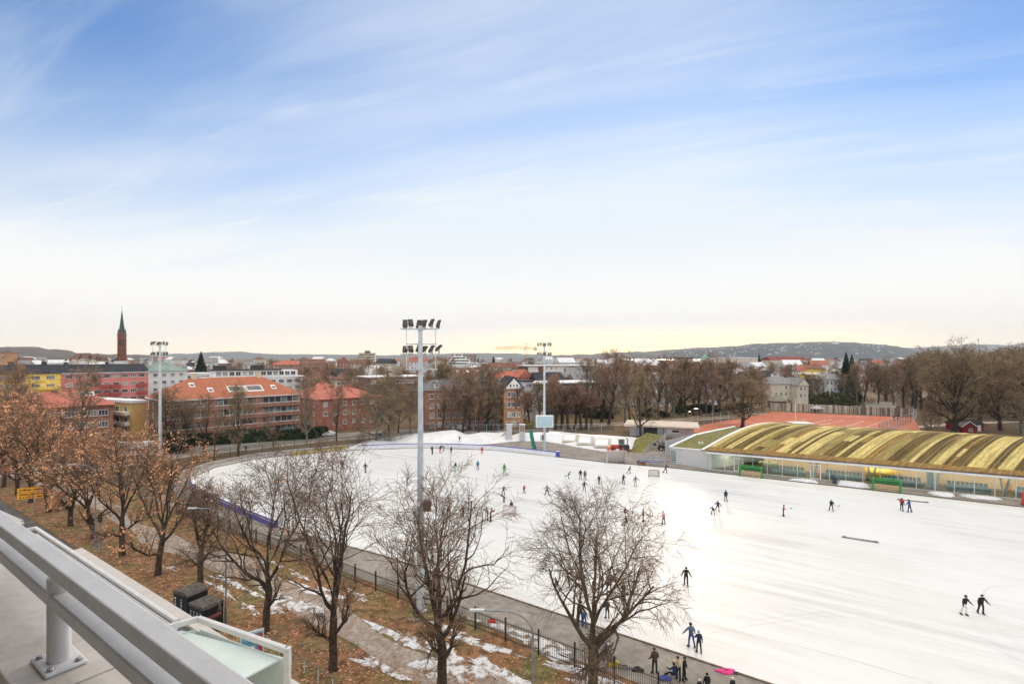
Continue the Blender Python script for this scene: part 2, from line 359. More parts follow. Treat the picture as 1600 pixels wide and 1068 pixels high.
tag(mound('slope', [(455, 713, 707), (490, 709, 702), (520, 706, 698), (545, 703.5, 697)], mat('yellow tussock', (.25, .19, .05), .95, .4, 1.2, bump=.5), 130, 135, .3, 5), kind='structure')
mound('snow', [(786, 691, 684), (810, 689, 676), (850, 689, 675), (880, 694, 675), (910, 700, 677), (950, 706.5, 680), (985, 702, 682), (1000, 698, 685)], M_snow, 137, 146, .25, 9)
# hills far off and the fjord between them
def hill(name, prof, D, depth, m, seed, rough=8):
    rg = random.Random(seed); q = MB(); K = 10; n = 140; rows = []
    xs = [prof[0][0]+(prof[-1][0]-prof[0][0])*i/n for i in range(n+1)]
    def crest(px):
        for (x0, y0), (x1, y1) in zip(prof[:-1], prof[1:]):
            if x0 <= px <= x1: t = (px-x0)/(x1-x0); t = t*t*(3-2*t); return y0+(y1-y0)*t
        return prof[-1][1]
    for k in range(K+1):
        t = k/K; row = []
        for x in xs:
            c = W(x, crest(x), D); s = math.sin(min(1, t/.6)*math.pi/2) if t <= .6 else math.cos((t-.6)/.4*math.pi/2)
            d = D-depth*.6+depth*t; p = Vector(((x-800)/F*d, d, c.z*s))
            p.z += rough*noise.noise(Vector((p.x/(D*.02), p.y/(D*.02), seed)))*s
            p.z += rough*.35*noise.noise(Vector((p.x/(D*.004), p.y/(D*.006), seed)))*s - (2 if t in (0, 1) else 0); row.append(p)
        rows.append(row)
    for k in range(K): q.strip(rows[k], rows[k+1])
    return tag(q.build(name, m, smooth=True), kind='structure')
M_hill = mat('wooded hill', (.028, .036, .036), .95, .5, .006, col2=(.085, .070, .058), thr=(.5, .6), detail=8)
M_hill2 = mat('near wooded hill', (.060, .045, .036), .95, .6, .03, col2=(.12, .085, .06), thr=(.48, .6), detail=8)
HILL_C = [(820, 557), (920, 553.5), (960, 550.5), (1000, 549), (1040, 547), (1075, 544), (1090, 542.5), (1120, 542), (1150, 540), (1180, 537), (1215, 535.5), (1240, 535), (1290, 533.5), (1320, 534), (1350, 536), (1380, 538), (1400, 541), (1420, 545), (1440, 550), (1470, 557)]
hill('hills', [(-900, 548), (-400, 549), (-100, 541), (0, 542), (30, 541), (60, 542.5), (80, 546), (105, 546), (120, 551), (160, 553), (215, 554), (260, 557)], 2600, 900, M_hill2, 3, 6)
hill('hills', [(180, 560), (250, 553.5), (300, 552), (340, 549.5), (370, 549), (400, 551.5), (430, 553), (480, 553.5), (560, 554), (600, 555), (640, 554), (680, 552.5), (740, 551.5), (790, 551.5), (830, 553), (870, 554.5), (900, 554.5), (950, 556), (1010, 560)], 9000, 2600, M_hill, 5, 14)
hill('hills', HILL_C, 5200, 1500, M_hill, 8, 10)
hill('hills', [(1330, 556), (1380, 548), (1420, 543), (1460, 541.5), (1490, 540), (1515, 537), (1550, 538), (1575, 539), (1600, 535), (1680, 534), (1900, 536), (2400, 540)], 10500, 2500, M_hill, 11, 16)
mb = MB(); mb.add([(170, 3300, .6), (1500, 3300, .6), (4600, 9200, .6), (150, 9200, .6)], [(0, 1, 2, 3)])
tag(mb.build('water', mat('fjord water', (.10, .12, .14), .12, spec=.6)), kind='structure')
# ------------------------------------------------------------------ trees
M_moss = mat('mossy bark', (.08, .064, .04), .95, .4, 3, col2=(.13, .12, .06), thr=(.5, .7))
M_greybark = mat('grey green bark', (.16, .15, .11), .95, .35, 2)
M_tw_far = mat('brown far twigs', (0.27, 0.175, 0.115), .95, .3, .4)
M_tw_far2 = mat('grey brown far twigs', (0.23, 0.17, 0.10), .95, .3, .4)
M_tw_red = mat('reddish far twigs', (0.22, 0.13, 0.095), .95, .3, .4)
M_lf_or = mat('orange leaves', (.68, .36, .19), .8, .35, .9)
M_lf_br = mat('rust leaves', (.50, .26, .15), .8, .4, .9)
M_lf_ye = mat('yellow leaves', (.42, .29, .05), .8, .35, .9)
M_needle = mat('conifer needles', (.022, .036, .02), .9, .4, 1.5)
M_hedge = mat('hedge leaves', (.022, .034, .016), .9, .45, 2)
class Tree:
    def __init__(s, seed, H, ht, r0, Rad, nl, nch, maxl=4, twig=.012, sides=(7, 6, 4, 3, 3), wob=(.1, .16, .22, .22, .20), trop=(0, .16, .06, .02, -.02), ang=(0, 0, .85, .8, .75), limb_ang=(.35, 1.15), leaves=0, leafsz=.13, low=0, lean=0, flat=1.0, lead=.62):
        s.rg = random.Random(seed); s.T = MB(); s.Cn = MB(); s.p = dict(H=H, ht=ht, Rad=Rad); s.nch = nch; s.maxl = maxl; s.twig = twig
        s.sides = sides; s.wob = wob; s.trop = trop; s.ang = ang; s.leaves = leaves; s.leafsz = leafsz; s.tips = []
        rg = s.rg; H0 = H
        # trunk and leader
        pts = [Vector((0, 0, -.15)), Vector((0, 0, .25))]; rad = [r0*1.45, r0*1.1]; top = ht+(H-ht)*lead; n = 9; ld = Vector((lean*rg.uniform(-1, 1), lean*rg.uniform(-1, 1), 1)).normalized()
        p = pts[-1]
        for i in range(n):
            ld = (ld+Vector((rg.gauss(0, .07), rg.gauss(0, .07), .08))).normalized(); p = p+ld*((top-.25)/n); pts.append(p)
            z = p.z; rad.append(r0*(1-.12*z/ht) if z < ht else r0*.85*max(.18, 1-(z-ht)/(top-ht)*.85))
        s.T.tube(pts, rad, sides[0])
        def at(z):
            for a, b, ra, rb in zip(pts[:-1], pts[1:], rad[:-1], rad[1:]):
                if a.z <= z <= b.z: t = (z-a.z)/(b.z-a.z); return a.lerp(b, t), ra+(rb-ra)*t
            return pts[-1], rad[-1]
        az = rg.random()*6.28; czc = ht+(H-ht)*.48; a2 = (H-ht)*.52
        for i in range(nl):
            t = i/max(1, nl-1); z = ht*.92+(top-ht*.92)*(t**1.25)*.97
            if low and i < low: z = ht*(.62+.2*i/max(1, low))
            q, rr = at(z); az += 2.4+rg.uniform(-.5, .5)
            th = limb_ang[1]+(limb_ang[0]-limb_ang[1])*t+rg.uniform(-.12, .12)
            if low and i < low: th = max(th, 1.15)
            d = Vector((math.sin(th)*math.cos(az), math.sin(th)*math.sin(az), math.cos(th)))
            # distance to the crown's outline along d
            c = Vector((0, 0, czc)); e = Vector((d.x/Rad, d.y/Rad, d.z/a2)); o = Vector((q.x/Rad, q.y/Rad, (q.z-czc)/a2))
            A = e.dot(e); B = 2*e.dot(o); Cc = o.dot(o)-1; disc = max(0, B*B-4*A*Cc); L = (-B+math.sqrt(disc))/(2*A)
            L = max(L, Rad*.35)*rg.uniform(.82, 1.04)*flat
            s.branch(q, d, L, min(rr*.72, r0*.5+.01), 1)
        s.branch(pts[-1], ld, (H-top)*.95, rad[-1], 1)
        if leaves: s.add_leaves()
    def branch(s, p, d, L, r, lv):
        rg = s.rg; ns = (6, 6, 5, 3, 2)[lv]; pts = [p]; rad = [r]; dd = d; dirs = []
        w = s.wob[lv]; endr = max(s.twig*.7, r*(.28 if lv < 3 else .5))
        for i in range(ns):
            dd = (dd+Vector((rg.gauss(0, w), rg.gauss(0, w), rg.gauss(0, w)*.8+s.trop[lv]))).normalized()
            p = p+dd*(L/ns); pts.append(p); dirs.append(dd); rad.append(max(endr, r+(endr-r)*((i+1)/ns)**.8))
        (s.T if lv <= 2 else s.Cn).tube(pts, rad, s.sides[lv], 0, cap=False)
        if lv >= s.maxl: s.tips.append((pts[-1], dd)); s.tips.append((pts[-2], dd)); return
        n = s.nch[lv]; n = max(2, int(round(n*rg.uniform(.8, 1.2))))
        for j in range(n):
            t = .22+.78*(j+rg.random())/n; k = min(ns-1, int(t*ns)); f = t*ns-k; q = pts[k].lerp(pts[k+1], min(1, f)); bd = dirs[k]
            ax = bd.cross(Vector((rg.gauss(0, 1), rg.gauss(0, 1), rg.gauss(0, 1)))); ax.normalize()
            nd = (Matrix.Rotation(s.ang[lv+1]*rg.uniform(.6, 1.25), 3, ax) @ bd)
            rr = rad[k]+(rad[k+1]-rad[k])*f
            s.branch(q, nd, L*(.62-.28*t)*rg.uniform(.75, 1.2)+.12, max(s.twig, rr*(.70 if lv == 1 else .58)), lv+1)
    def add_leaves(s):
        rg = s.rg; tp = list(s.tips); rg.shuffle(tp); k = 0
        # leaves hang on in clumps: whole sprays keep theirs, others are bare
        while k < s.leaves:
            p, d = tp[rg.randrange(len(tp))]
            v = noise.noise(p*.45+Vector((s.rg.random()*.01, 7.3, 0)))
            if v < -.05+rg.uniform(-.2, .2): k += .25; continue
            for _ in range(3):
                c = p+Vector((rg.gauss(0, .16), rg.gauss(0, .16), rg.gauss(0, .14))); z = s.leafsz*rg.uniform(.6, 1.3)
                a = Vector((rg.gauss(0, 1), rg.gauss(0, 1), rg.gauss(0, 1))).normalized(); b = a.orthogonal().normalized(); e = a.cross(b)
                mi = 1 if rg.random() < .7 else 2
                s.Cn.add([c-b*z, c-e*z*.55, c+b*z, c+e*z*.55], [(0, 1, 2, 3)], mi); k += 1
    def place(s, name, label, loc, bark, twig, leaf=None, group=None, rz=0.0, cat='tree'):
        root = thing(name, label, cat, (0, 0, 0), group)
        s.T.build('trunk', bark, root, smooth=True); s.Cn.build('crown', [twig]+(leaf or []), root)
        root.location = loc; root.rotation_euler.z = rz; return root
BARE = dict(nch=(0, 8, 7, 6), nl=9, twig=.011)
STREET = [
 # base px, top py, crown radius, trunk height, seed, leaves, label
 (6, 761, 622, 5.0, 3.6, 11, 3800, 'rust-leaved street tree farthest up the avenue at the left edge'),
 (27, 773, 640, 4.4, 3.2, 12, 3600, 'leaning rust-leaved street tree just before the yellow road sign'),
 (48, 785, 690, 3.6, 3.4, 13, 2600, 'street tree standing directly behind the yellow road sign'),
 (76, 800, 640, 4.6, 3.8, 14, 3000, 'street tree between the yellow road sign and the walking people'),
 (110, 822, 676, 4.2, 3.0, 15, 4300, 'orange-leaved street tree just past the walking people'),
 (146, 841, 700, 3.9, 3.0, 16, 2600, 'thin-crowned street tree on bare soil behind the little camera pole'),
 (191, 867, 690, 4.6, 3.4, 17, 3400, 'orange-leaved street tree on the leafy strip before the first snow'),
 (247, 898, 690, 5.2, 2.8, 18, 3600, 'thick-trunked street tree with orange leaves on its upper half, snow at its foot'),
 (314, 920, 770, 3.6, 3.2, 19, 120, 'small bare tree right behind the two black containers'),
 (415, 986, 716, 4.3, 3.3, 20, 60, 'bare street tree beside the poster board, blue rink pads behind it'),
 (520, 1046, 716, 4.9, 3.4, 21, 40, 'tall bare tree with a ring of leaves at its foot, left of the big mast'),
]
random.seed(1)
for x, y, ty, rad, ht, sd_, lv, lab in STREET:
    p = G(x, y); H = CAMZ-(ty-HY)/F*p.y
    rad *= 1.2; t = Tree(sd_, H, ht, .24+.01*rad, rad, 10, (0, 7, 6, 4) if lv > 1000 else (0, 8, 6, 5), twig=.012, leaves=int(lv*.68), leafsz=.115 if y > 830 else .14, low=2, lead=.34, limb_ang=(.15, 1.0))
    t.place('street_tree', lab, p, M_bark, M_twig, [M_lf_or, M_lf_br], 'trees along the avenue', rz=sd_*1.3)
for x, y, ty, rad, ht, sd_, kw, lab in (
  (690, 1078, 752, 4.7, 3.6, 33, dict(low=2, limb_ang=(.12, 1.0), nl=11, lead=.3), 'bare spreading tree in front of the big floodlight mast'),
  (926, 1100, 778, 5.3, 3.1, 45, dict(low=2, limb_ang=(.15, 1.2), nl=12, lead=.28, trop=(0, .12, -.01, -.06, -.10)), 'broad bare tree with drooping twigs and mossy forks by the iron fence')):
    p = G(x, y); H = CAMZ-(ty-HY)/F*p.y
    t = Tree(sd_, H, ht, .34, rad, nch=(0, 8, 7, 6), twig=.0105, **kw)
    t.place('street_tree', lab, p, M_moss if x > 900 else M_bark, M_twig, None, 'trees along the avenue', rz=.4)
# prototypes for the trees farther off (copied with their parts)
PROTO = {}
def proto(key, seed, bark, twigm, leaf=None, **kw):
    PROTO[key] = [Tree(seed, **kw), bark, twigm, leaf, None]
FARK = dict(nch=(0, 7, 6, 4), sides=(6, 4, 3, 3, 3))
proto('tallA', 51, M_bark, M_tw_far, H=20, ht=5, r0=.42, Rad=4.8, nl=12, twig=.034, limb_ang=(.15, .95), **FARK)
proto('tallB', 52, M_bark, M_tw_far2, H=20, ht=6, r0=.38, Rad=4.2, nl=12, twig=.034, limb_ang=(.1, .8), **FARK)
proto('tallC', 53, M_greybark, M_tw_far, H=20, ht=4, r0=.40, Rad=5.6, nl=12, twig=.034, limb_ang=(.2, 1.1), **FARK)
proto('roundA', 54, M_bark, M_tw_far2, H=15, ht=2.6, r0=.42, Rad=6.4, nl=12, twig=.030, limb_ang=(.2, 1.2), **FARK)
proto('roundB', 55, M_bark, M_tw_far, [M_lf_br, M_lf_or], H=15, ht=2.6, r0=.36, Rad=5.6, nl=12, twig=.030, limb_ang=(.2, 1.1), leaves=260, leafsz=.2, **FARK)
proto('orange', 56, M_bark, M_tw_red, [M_lf_br, M_lf_or], H=14, ht=3, r0=.3, Rad=4.8, nl=11, twig=.026, limb_ang=(.2, 1.0), leaves=2600, leafsz=.22, **FARK)
proto('young', 57, M_bark, M_tw_far, H=9, ht=2.4, r0=.12, Rad=1.8, nl=8, twig=.022, limb_ang=(.1, .7), nch=(0, 4, 4, 3), sides=(5, 4, 3, 3, 3))
proto('polla', 58, M_bark, M_tw_red, H=9.5, ht=3.2, r0=.3, Rad=2.6, nl=10, twig=.030, limb_ang=(.12, .55), nch=(0, 5, 5, 3), sides=(6, 4, 3, 3, 3))
proto('bush', 59, M_greybark, M_tw_far2, H=12, ht=1.0, r0=.35, Rad=5.4, nl=16, twig=.030, limb_ang=(.2, 1.45), trop=(0, .02, -.06, -.1, -.14), **FARK)
proto('huge', 64, mat('dark oak bark', (.045, .034, .026), .95, .4, 3), M_tw_far2, H=23, ht=4.2, r0=.72, Rad=9.5, nl=18, twig=.034, lead=.4, low=3, limb_ang=(.15, 1.2), nch=(0, 8, 7, 5), sides=(8, 5, 3, 3, 3))
CNT = {}
FAR_TREES = []
def far_tree(key, px, py, top, label, group, name='bare_tree', wide=1.0):
    """A tree whose foot stands at (px, py) in the survey; its height follows from the survey's top line."""
    FAR_TREES.append((key, px, py, top, label, group, name, wide))
def flush_trees():
    for i, (key, px, py, top, label, group, name, wide) in enumerate(FAR_TREES):
        p = G(px, py); H = CAMZ-(top-HY)/F*p.y; P = PROTO[key]; base = P[0].p['H']; k = H/base; kw = k*wide
        rz = (i*2.39996) % 6.283
        if P[4] is None:
            o = P[0].place(name, label, p, P[1], P[2], P[3], group); P[4] = o; o.rotation_euler.z = rz; o.scale = (kw, kw, k); P.append(name)
        else:
            o = dup(P[4], p, rz, label, group, (kw, kw, k)); o.name = name
            if not group and 'group' in o: del o['group']
def row(keys, items, label, group, name='bare_tree', wide=1.0):
    """Trees of one row: each label counts along the row from its left end."""
    items = sorted(items); n = len(items)
    for i, (px, py, top) in enumerate(items):
        far_tree(keys[i % len(keys)], px, py, top, label.format(nth(i)) if n > 1 else label, group, name, wide)
row(['tallA', 'roundA', 'tallC'], [(318, 706, 618), (372, 713, 608), (479, 700, 588), (526, 691, 600), (607, 683, 582), (641, 676, 590)], '{} bare tree from the left in the row between road fence and brick flats', 'trees along the road behind the rink', wide=.72)
row(['young'], [(335, 719, 640), (428, 706, 640)], '{} thin young tree from the left on the grass by the road fence', 'young trees by the road fence', 'young_tree')
far_tree('bush', 588, 689, 592, 'wide bushy tree with hanging twigs in front of the red brick flats', 'trees along the road behind the rink', 'bushy_tree')
row(['tallC', 'tallA', 'roundA'], [(681, 668, 580), (698, 668, 566), (723, 676, 578), (761, 671, 574), (742, 664, 585), (690, 676, 600), (712, 674, 596), (733, 671, 592), (748, 676, 604), (777, 672, 596)], '{} tall bare tree from the left between the big mast and the white pillars', 'trees before the mansard roofed house', wide=.95)
row(['polla', 'roundA'], [(785, 668, 612), (797, 668, 608), (806, 670, 606), (815, 668, 612), (828, 668, 614)], '{} lopped dark tree from the left before the grey gabled house', 'lopped trees behind the scoreboard', 'lopped_tree')
row(['polla'], [(868, 671, 606), (878, 670, 600), (888, 671, 604), (898, 670, 603), (908, 671, 606), (916, 670, 612)], '{} lopped dark tree from the left just beyond the scoreboard', 'lopped trees behind the scoreboard', 'lopped_tree', 1.25)
row(['tallB', 'tallA', 'tallC'], [(924, 665, 566), (951, 664, 550), (977, 660, 558), (984, 656, 566), (1027, 656, 558), (1052, 652, 562), (1072, 651, 560), (1094, 650, 566), (1113, 649, 556), (1135, 647, 562), (1150, 646, 570)], '{} from the left of the tall bare park trees along the pale path', 'tall trees along the park path')
row(['tallB', 'tallC', 'roundA'], [(940, 659, 576), (1010, 653, 570), (1040, 651, 572), (1062, 648, 566), (1083, 648, 572), (1103, 646, 568), (1125, 645, 572), (1172, 644, 580), (1190, 643, 582), (845, 664, 596), (860, 662, 590)], '{} slender tree from the left in the second row behind the park path', 'second row of park trees')
far_tree('roundA', 1001, 683, 588, 'bare tree with a forked trunk right beside the flat-roofed kiosk building', None, 'bare_tree', .75)
far_tree('roundA', 1160, 668, 592, 'round bushy bare tree standing between the tennis courts and the curved roof', None, 'round_tree', 1.5)
far_tree('huge', 1491, 676, 546, 'huge dark-limbed bare tree beside the little red hut', None, 'large_tree', 1.0)
row(['polla', 'bush'], [(905, 652, 618), (930, 650, 612), (944, 651, 622), (962, 648, 610), (1000, 647, 614), (1016, 647, 606), (1042, 645, 612), (1062, 643, 606), (1083, 643, 612), (1102, 642, 608), (1124, 642, 604), (1144, 641, 608), (1170, 640, 606), (1186, 640, 612)], '{} small garden tree from the left in front of the white villas', 'garden trees before the villas', 'garden_tree')
row(['bush'], [(1455, 672, 628)], 'low pale shrub tree left of the huge dark tree', None, 'shrub_tree', .8)
row(['tallA', 'tallB', 'tallC'], [(1311, 632, 584), (1338, 634, 568), (1327, 631, 572), (1350, 632, 566), (1372, 634, 570), (1396, 636, 564), (1412, 640, 560), (1430, 646, 566)], '{} bare tree from the left behind the plank fence of the tennis courts', 'park trees behind the tennis courts')
row(['roundA', 'tallC', 'tallA', 'roundA'], [(1415, 628, 564), (1440, 640, 560), (1452, 625, 557), (1470, 640, 564), (1508, 632, 557), (1520, 652, 564), (1530, 664, 561), (1540, 640, 549), (1556, 650, 554), (1563, 672, 570), (1575, 640, 546), (1586, 655, 554), (1597, 679, 564), (1612, 660, 550), (1625, 690, 560), (1640, 660, 548), (1660, 676, 558), (1425, 634, 568), (1462, 630, 561), (1480, 628, 558), (1497, 640, 561), (1515, 640, 560), (1548, 632, 552), (1568, 655, 555), (1592, 640, 548), (1610, 648, 549), (1385, 626, 574)], '{} from the left of the dense brown park trees around the red hut', 'dense park wood at the right', 'bare_tree', 1.1)
row(['tallB'], [(1430, 640, 556), (1457, 632, 549), (1461, 634, 547)], '{} pale-stemmed birch from the left among the dense park trees', 'birches in the park', 'birch')
row(['roundA', 'tallA'], [(1280, 633, 590), (1294, 629, 580), (1308, 630, 578), (1262, 628, 586), (1245, 626, 590)], '{} garden tree from the left before the yellow house', 'garden trees behind the plank fence', 'garden_tree')
row(['orange', 'roundB'], [(22, 722, 610), (52, 724, 626), (4, 735, 640), (88, 718, 655), (182, 722, 672)], '{} rust-coloured tree from the left across the avenue below the coloured flats', 'rust trees across the avenue', 'rust_tree')
row(['tallC', 'tallA'], [(130, 716, 576), (40, 706, 578), (8, 700, 566)], '{} tall bare tree from the left rising before the yellow and pink flats', 'bare trees before the coloured flats', wide=.85)
row(['roundA'], [(262, 702, 612), (290, 701, 630)], '{} bare tree from the left by the brick flats with the orange roof', 'trees at the end of the brick flats')
row(['roundB', 'tallC'], [(546, 640, 572), (566, 630, 560), (555, 655, 600), (590, 640, 575), (620, 640, 578), (640, 632, 575), (622, 676, 604), (480, 632, 575), (502, 640, 590), (515, 628, 570)], '{} from the left of the bare trees behind the red brick flats', 'trees behind the red brick flats')
far_tree('orange', 868, 655, 590, 'single rust-coloured tree in front of the long dark low building', None, 'rust_tree', .6)
def conifer(name, label, loc, H, Rd, seed):
    rg = random.Random(seed); root = thing(name, label, 'conifer', loc); t = MB(); t.tube([Vector(loc), Vector(loc)+Vector((0, 0, H*.95))], [H*.016, .03], 6); t.build('trunk', M_bark, root)
    q = MB(); n = int(H*3.2)
    for i in range(n):
        f = i/n; z = H*(.1+.9*f); r = Rd*(1-f)**.85+.1; k = max(5, int(11*(1-f)+4))
        for j in range(k):
            a = 6.283*j/k+rg.random(); rr = r*rg.uniform(.65, 1.1); c = Vector(loc)+Vector((0, 0, z)); d = Vector((math.cos(a), math.sin(a), 0)); s = Vector((-d.y, d.x, 0))*rr*.28
            tip = c+d*rr-Vector((0, 0, rr*rg.uniform(.25, .55))); mid = c+d*rr*.55-Vector((0, 0, rr*.1)); q.add([c, mid-s, tip, mid+s], [(0, 1, 2, 3)])
            q.add([c+Vector((0, 0, .25)), mid-s*.5-Vector((0, 0, .4)), tip, mid+s*.5+Vector((0, 0, .2))], [(0, 1, 2, 3)])
    q.build('crown', M_needle, root); return root
for x, D, top, Rd, lab in ((1322, 238, 549, 5.6, 'taller of the two dark spruces beside the yellow house'), (1331, 242, 553, 5.2, 'second dark spruce close against the taller one by the yellow house'), (771, 560, 556, 7, 'dark spruce right of the white terraced block on the skyline'), (747, 600, 558, 5, 'smaller dark conifer beside the brown hilltop block'), (1186, 700, 552, 6, 'lone dark spruce left of the long red-roofed block'), (314, 330, 548, 7.5, 'dark pine on the skyline above the brick flats')):
    p = W(x, top, D); conifer('spruce', lab, (p.x, D, 0), p.z, Rd, int(x))
# trees so far off that only their shape shows
proto('bigfar', 61, M_bark, M_tw_far, H=16, ht=3, r0=.4, Rad=6.0, nl=11, twig=.06, limb_ang=(.2, 1.2), nch=(0, 5, 4, 3), sides=(5, 3, 3, 3, 3))
# ------------------------------------------------------------------ buildings
M_glass = mat('window glass', (.045, .05, .055), .12, .5, .9, spec=.6)
M_frame = mat('window frame', (.72, .71, .69), .6)
M_brick = mat('red brown brick', (.33, .165, .115), .9, .22, 1.2, bump=.2, bscale=14)
M_brick2 = mat('red brick', (.37, .155, .11), .9, .22, 1.0, bump=.2, bscale=14)
M_obrick = mat('orange brick', (.42, .235, .135), .9, .2, 1.0)
M_otile = mat('orange roof tile', (.38, .135, .075), .85, .22, .35, col2=(.33, .11, .05), thr=(.5, .75), bump=.3, bscale=5)
M_rtile = mat('pinkish red roof tile', (.46, .155, .11), .85, .2, .4, col2=(.33, .11, .075), thr=(.5, .75), bump=.3, bscale=5)
M_btile = mat('brown roof tile', (.17, .085, .06), .85, .25, .4)
M_redroof = mat('bright red roof', (.42, .13, .075), .8, .18, .5)
M_slate = mat('dark slate roof', (.036, .038, .046), .9, .25, .5, bump=.2)
M_greyroof = mat('grey slate roof', (.21, .20, .20), .7, .2, .5, col2=(.42, .41, .41), thr=(.55, .75))
M_copper = mat('green copper roof', (.17, .24, .21), .6, .25, .5, col2=(.24, .29, .25))
M_pink = mat('salmon pink render', (.72, .25, .21), .85, .07, .3)
M_yellow = mat('yellow render', (.90, .64, .15), .85, .08, .3)
M_ochre = mat('ochre render', (.66, .44, .17), .85, .1, .3)
M_rwhite = mat('white render', (.70, .69, .67), .85, .06, .3)
M_cream = mat('cream render', (.62, .54, .42), .85, .08, .3)
M_brownw = mat('brown cladding', (.19, .12, .085), .85, .2, .6)
M_darkw = mat('dark cladding', (.06, .055, .055), .8, .2, .6)
M_sroof = mat('snow dusted flat roof', (.66, .66, .67), .7, .1, .25, col2=(.40, .39, .38), thr=(.55, .7))
WIN = {}; WRG = random.Random(17)
def window(root, w, h, pos, rz, pane=True, frame=None, mull=1):
    key = (round(w, 2), round(h, 2), mull, (frame or M_frame).name)
    if key not in WIN:
        f = MB(); t = .10
        for sx in (-1, 1): f.box((sx*(w/2-t/2), -.03, 0), (t, .10, h))
        for sz in (-1, 1): f.box((0, -.031, sz*(h/2-t/2)), (w-2*t-.004, .10, t))
        for k in range(mull): f.box((-w/2+w*(k+1)/(mull+1), -.028, 0), (.07, .09, h-2*t-.004))
        f.box((0, -.06, -h/2-.05), (w+.16, .16, .06))
        g = MB(); g.box((0, -.006, 0), (w-2*t-.01, .05, h-2*t-.01))
        WIN[key] = [f.build('window', frame or M_frame)]+[g.build('pane', m) for m in (M_glass, M_glass, mat('curtained glass', (.24, .22, .20), .25, .4, 1.5, spec=.5), mat('half drawn blind', (.42, .39, .34), .4, .2, 2), mat('grey glass', (.10, .11, .12), .1, .3, 1.2, spec=.7))]
        for w_ in WIN[key]: C.objects.unlink(w_)
    a = WIN[key][0]; b = WIN[key][1+WRG.randrange(5)]; o = bpy.data.objects.new('window', a.data); C.objects.link(o); o.parent = root; o.location = pos; o.rotation_euler.z = rz
    q = bpy.data.objects.new('pane', b.data); C.objects.link(q); q.parent = o
    return o
class Block:
    """One building: a, b are the foot of its front wall, seen left and right; it runs back from there by depth."""
    def __init__(s, name, label, a, b, depth, eave, wall, cat='building', group=None, base=0.0):
        s.a = Vector((a[0], a[1], 0)); s.b = Vector((b[0], b[1], 0)); s.L = (s.b-s.a).length; s.ex = (s.b-s.a).normalized()
        s.ey = Vector((-s.ex.y, s.ex.x, 0)); s.d = depth; s.h = eave; s.rz = math.atan2(s.ex.y, s.ex.x)
        s.root = thing(name, label, cat, s.a, group); s.wallm = wall
        w = MB(); w.prism([s.P(0, 0), s.P(s.L, 0), s.P(s.L, depth), s.P(0, depth)], base, eave); s.wall = w.build('wall', wall, s.root)
    def P(s, x, y, z=0.0): return s.a+s.ex*x+s.ey*y+Vector((0, 0, z))
    def roof(s, kind, rise, m, over=.45, inset=None, ridge_x=False, th=.16, name='roof'):
        L, d, h, o = s.L, s.d, s.h, over; q = MB(); P = s.P
        if kind == 'flat':
            q.prism([P(-o, -o), P(L+o, -o), P(L+o, d+o), P(-o, d+o)], h+.003, h+rise); s.rf = q.build(name, m, s.root); return s.rf
        e = [P(-o, -o, h), P(L+o, -o, h), P(L+o, d+o, h), P(-o, d+o, h)]
        if kind == 'gable': r0, r1 = P(-o, d/2, h+rise), P(L+o, d/2, h+rise)
        elif kind == 'hip': i = d/2 if inset is None else inset; r0, r1 = P(min(i, L/2-.05), d/2, h+rise), P(max(L-i, L/2+.05), d/2, h+rise)
        if kind in ('gable', 'hip'):
            up = Vector((0, 0, th)); vs = [v+Vector((0, 0, .004)) for v in e]+[v+up for v in e]+[r0+up, r1+up]
            q.add(vs, [(3, 2, 1, 0), (0, 1, 5, 4), (1, 2, 6, 5), (2, 3, 7, 6), (3, 0, 4, 7), (4, 5, 9, 8), (6, 7, 8, 9), (5, 6, 9), (7, 4, 8)])
            s.rf = q.build(name, m, s.root)
            if kind == 'gable':
                y0 = .02
                for x in (y0, L-y0-.24):
                    g = MB()
                    t = [P(x, .02, h), P(x, d-.02, h), P(x, d/2, h+rise*(1-o*2/(d+2*o))-.05)]; t2 = [v+s.ex*.24 for v in t]
                    g.add(t+t2, [(0, 1, 2), (5, 4, 3), (0, 3, 4, 1), (1, 4, 5, 2), (2, 5, 3, 0)]); g.build('gable', s.wallm, s.root)
        elif kind == 'cross':   # ridge runs front to back, gable faces front
            up = Vector((0, 0, th)); r0, r1 = P(L/2, -o, h+rise), P(L/2, d+o, h+rise); vs = [v+Vector((0, 0, .004)) for v in e]+[v+up for v in e]+[r0+up, r1+up]
            q.add(vs, [(3, 2, 1, 0), (3, 0, 4, 7), (1, 2, 6, 5), (5, 6, 9, 8), (7, 4, 8, 9), (0, 1, 5, 8, 4), (2, 3, 7, 9, 6)]); s.rf = q.build(name, m, s.root)
            g = MB(); t = [P(.05, -.02, h), P(L-.05, -.02, h), P(L/2, -.02, h+rise*(1-2*o/(L+2*o)))]
            t = [v-s.ey*(o+.03) for v in t]; t2 = [v+s.ey*.1 for v in t]; g.add(t+t2, [(0, 1, 2), (5, 4, 3), (0, 3, 4, 1), (1, 4, 5, 2), (2, 5, 3, 0)]); g.build('gable', s.wallm, s.root)
        elif kind == 'mansard':
            i = inset or 1.2; up = rise*.75; m0 = [P(-o, -o, h+.004), P(L+o, -o, h+.004), P(L+o, d+o, h+.004), P(-o, d+o, h+.004)]; m1 = [P(i, i, h+up), P(L-i, i, h+up), P(L-i, d-i, h+up), P(i, d-i, h+up)]
            r0, r1 = P(d/2, d/2, h+rise), P(L-d/2, d/2, h+rise)
            q.add(m0+m1+[r0, r1], [(3, 2, 1, 0), (0, 1, 5, 4), (1, 2, 6, 5), (2, 3, 7, 6), (3, 0, 4, 7), (4, 5, 9, 8), (6, 7, 8, 9), (5, 6, 9), (7, 4, 8)]); s.rf = q.build(name, m, s.root)
        return s.rf
